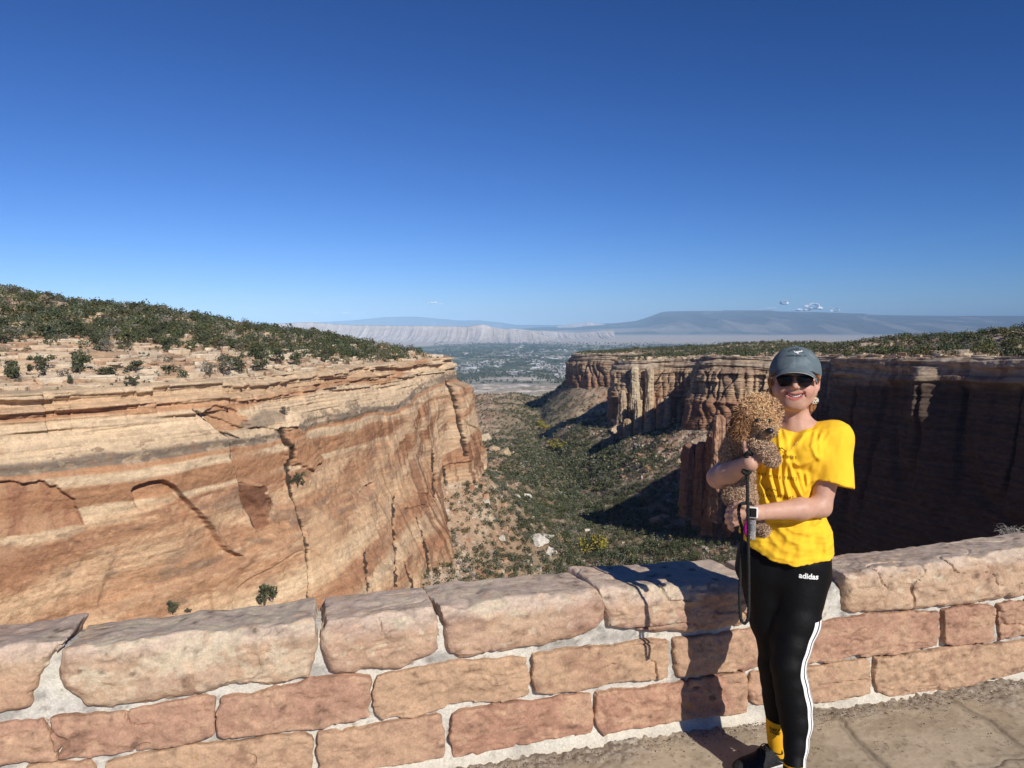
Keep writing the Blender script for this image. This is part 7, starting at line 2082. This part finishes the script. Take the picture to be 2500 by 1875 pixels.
def l2w(P):
    P = np.asarray(P); return np.stack([CT * P[..., 0] + ST * P[..., 1], -ST * P[..., 0] + CT * P[..., 1], P[..., 2]], -1)
def rope_mat():
    return mat_flat('braided_rope', (.022, .023, .023), .85, .2, noise_scale=300, amt=.6)
def leash():
    M = rope_mat(); Mw = mat_flat('pale_clip', (.42, .40, .36), .5, .4, noise_scale=80, amt=.2)
    o0 = l2w(W(1826, 1300, 2.74)); root = empty('leash', tuple(o0), 'black braided rope leash hanging in a long loop from the hand with the watch', 'leash')
    def part(nm, pts, r, m, n=10, **kw):
        P = l2w(spline(pts, n)) - o0; v, f, t = polyline_mesh(P, r, 8, **kw); me = bpy.data.meshes.new(nm); me.from_pydata(v.tolist(), [], f.tolist() + t.tolist()); me.update()
        me.polygons.foreach_set('use_smooth', np.ones(len(me.polygons), bool)); me.materials.append(m); o = bpy.data.objects.new(nm, me); C.objects.link(o); o.parent = root
    part('rope', [W(1824, 1158, 2.728), W(1825, 1200, 2.728), W(1826, 1250, 2.732), W(1827, 1330, 2.742), W(1828, 1410, 2.755), W(1828, 1470, 2.765), W(1827, 1504, 2.77), W(1822, 1519, 2.772), W(1814, 1520, 2.773), W(1808, 1506, 2.772), W(1806, 1460, 2.77),
                  W(1807, 1400, 2.768), W(1809, 1340, 2.765), W(1812, 1295, 2.760), W(1808, 1278, 2.757), W(1804, 1258, 2.755), W(1804, 1240, 2.757), W(1811, 1230, 2.765), W(1822, 1227, 2.775), W(1834, 1230, 2.80)], .0058, M, 26, twist=420.0, bump=.16)
    part('rope', [W(1829, 1078, 2.742), W(1830, 1095, 2.738), W(1829, 1112, 2.732), W(1828, 1126, 2.728)], .0062, M, 8, twist=420.0, bump=.16)
    part('clip', [W(1828, 1124, 2.727), W(1827, 1134, 2.727), W(1826, 1148, 2.728)], [.0075] * 8 + [.0052] * 8 + [.0052], Mw, 8)
    part('knot', [W(1835, 1112, 2.725), W(1828, 1104, 2.718), W(1821, 1112, 2.724), W(1829, 1120, 2.72), W(1835, 1114, 2.73)], .0075, M, 6)
    part('knot', [W(1812, 1149, 2.726), W(1820, 1156, 2.722), W(1831, 1152, 2.722), W(1824, 1144, 2.724), W(1814, 1150, 2.728)], .0075, M, 6)
leash()

def dispenser():
    c = W(1833, 1293, 2.775); o0 = l2w(c)
    root = empty('bag_dispenser', tuple(o0), 'clear plastic tube with a magenta end hanging from the leash hand', 'dispenser'); root.rotation_euler = (0, 0, -TURN)
    m, nt, N, L, B = mat_new('clear_plastic'); B.inputs['Base Color'].default_value = (.75, .78, .80, 1); B.inputs['Roughness'].default_value = .12; B.inputs['Transmission Weight'].default_value = .75; B.inputs['IOR'].default_value = 1.3
    P = [c + np.array([.005, 0, .034]), c + np.array([.005, 0, .030]), c + np.array([.005, 0, -.028]), c + np.array([.005, 0, -.034])]
    v, f, t = polyline_mesh(spline(P, 6), [.009] * 2 + [.0125] * 15 + [.0105, .007], 16)
    def add(nm, v, f, t, m):
        me = bpy.data.meshes.new(nm); me.from_pydata((v - c).tolist(), [], f.tolist() + t.tolist()); me.update(); me.polygons.foreach_set('use_smooth', np.ones(len(me.polygons), bool)); me.materials.append(m); o = bpy.data.objects.new(nm, me); C.objects.link(o); o.parent = root
    add('tube', v, f, t, m)
    v, f, t = polyline_mesh([c + np.array([.005, 0, .020]), c + np.array([.005, 0, -.004])], [.0085, .0085], 12); add('bag_roll', v, f, t, mat_flat('dark_bags', (.03, .03, .035), .6))
    v, f, t = polyline_mesh(spline([c + np.array([-.014, -.003, .030]), c + np.array([-.018, -.003, .008]), c + np.array([-.016, -.003, -.012]), c + np.array([-.008, -.003, -.026])], 5), .0075, 10); add('end_cap', v, f, t, mat_flat('magenta_plastic', (.42, .004, .22), .4))
    v, f, t = polyline_mesh([c + np.array([-.004, 0, .034]), l_ if False else W(1813, 1290, 2.765)], [.002, .002], 6); add('strap', v, f, t, mat_flat('strap', (.02, .02, .02), .7))
dispenser()
# ------------------------------------------------------------------ air
def haze():
    x0, x1, y0, y1, z0, z1 = -70000, 70000, -3000, 92000, -520.0, 1250.0
    V = [(x0, y0, z0), (x1, y0, z0), (x1, y1, z0), (x0, y1, z0), (x0, y0, z1), (x1, y0, z1), (x1, y1, z1), (x0, y1, z1)]
    me = bpy.data.meshes.new('haze'); me.from_pydata(V, [], [(0, 3, 2, 1), (4, 5, 6, 7), (0, 1, 5, 4), (1, 2, 6, 5), (2, 3, 7, 6), (3, 0, 4, 7)]); me.update()
    m = bpy.data.materials.new('haze'); m.use_nodes = True; N = m.node_tree.nodes; N.clear()
    out = N.new('ShaderNodeOutputMaterial'); vol = N.new('ShaderNodeVolumePrincipled')
    vol.inputs['Color'].default_value = (0.44, 0.70, 1.0, 1); vol.inputs['Density'].default_value = 1.8e-5; vol.inputs['Anisotropy'].default_value = -0.5
    m.node_tree.links.new(vol.outputs[0], out.inputs['Volume'])
    me.materials.append(m); o = bpy.data.objects.new('haze', me); C.objects.link(o); tag(o, kind='stuff')
haze()
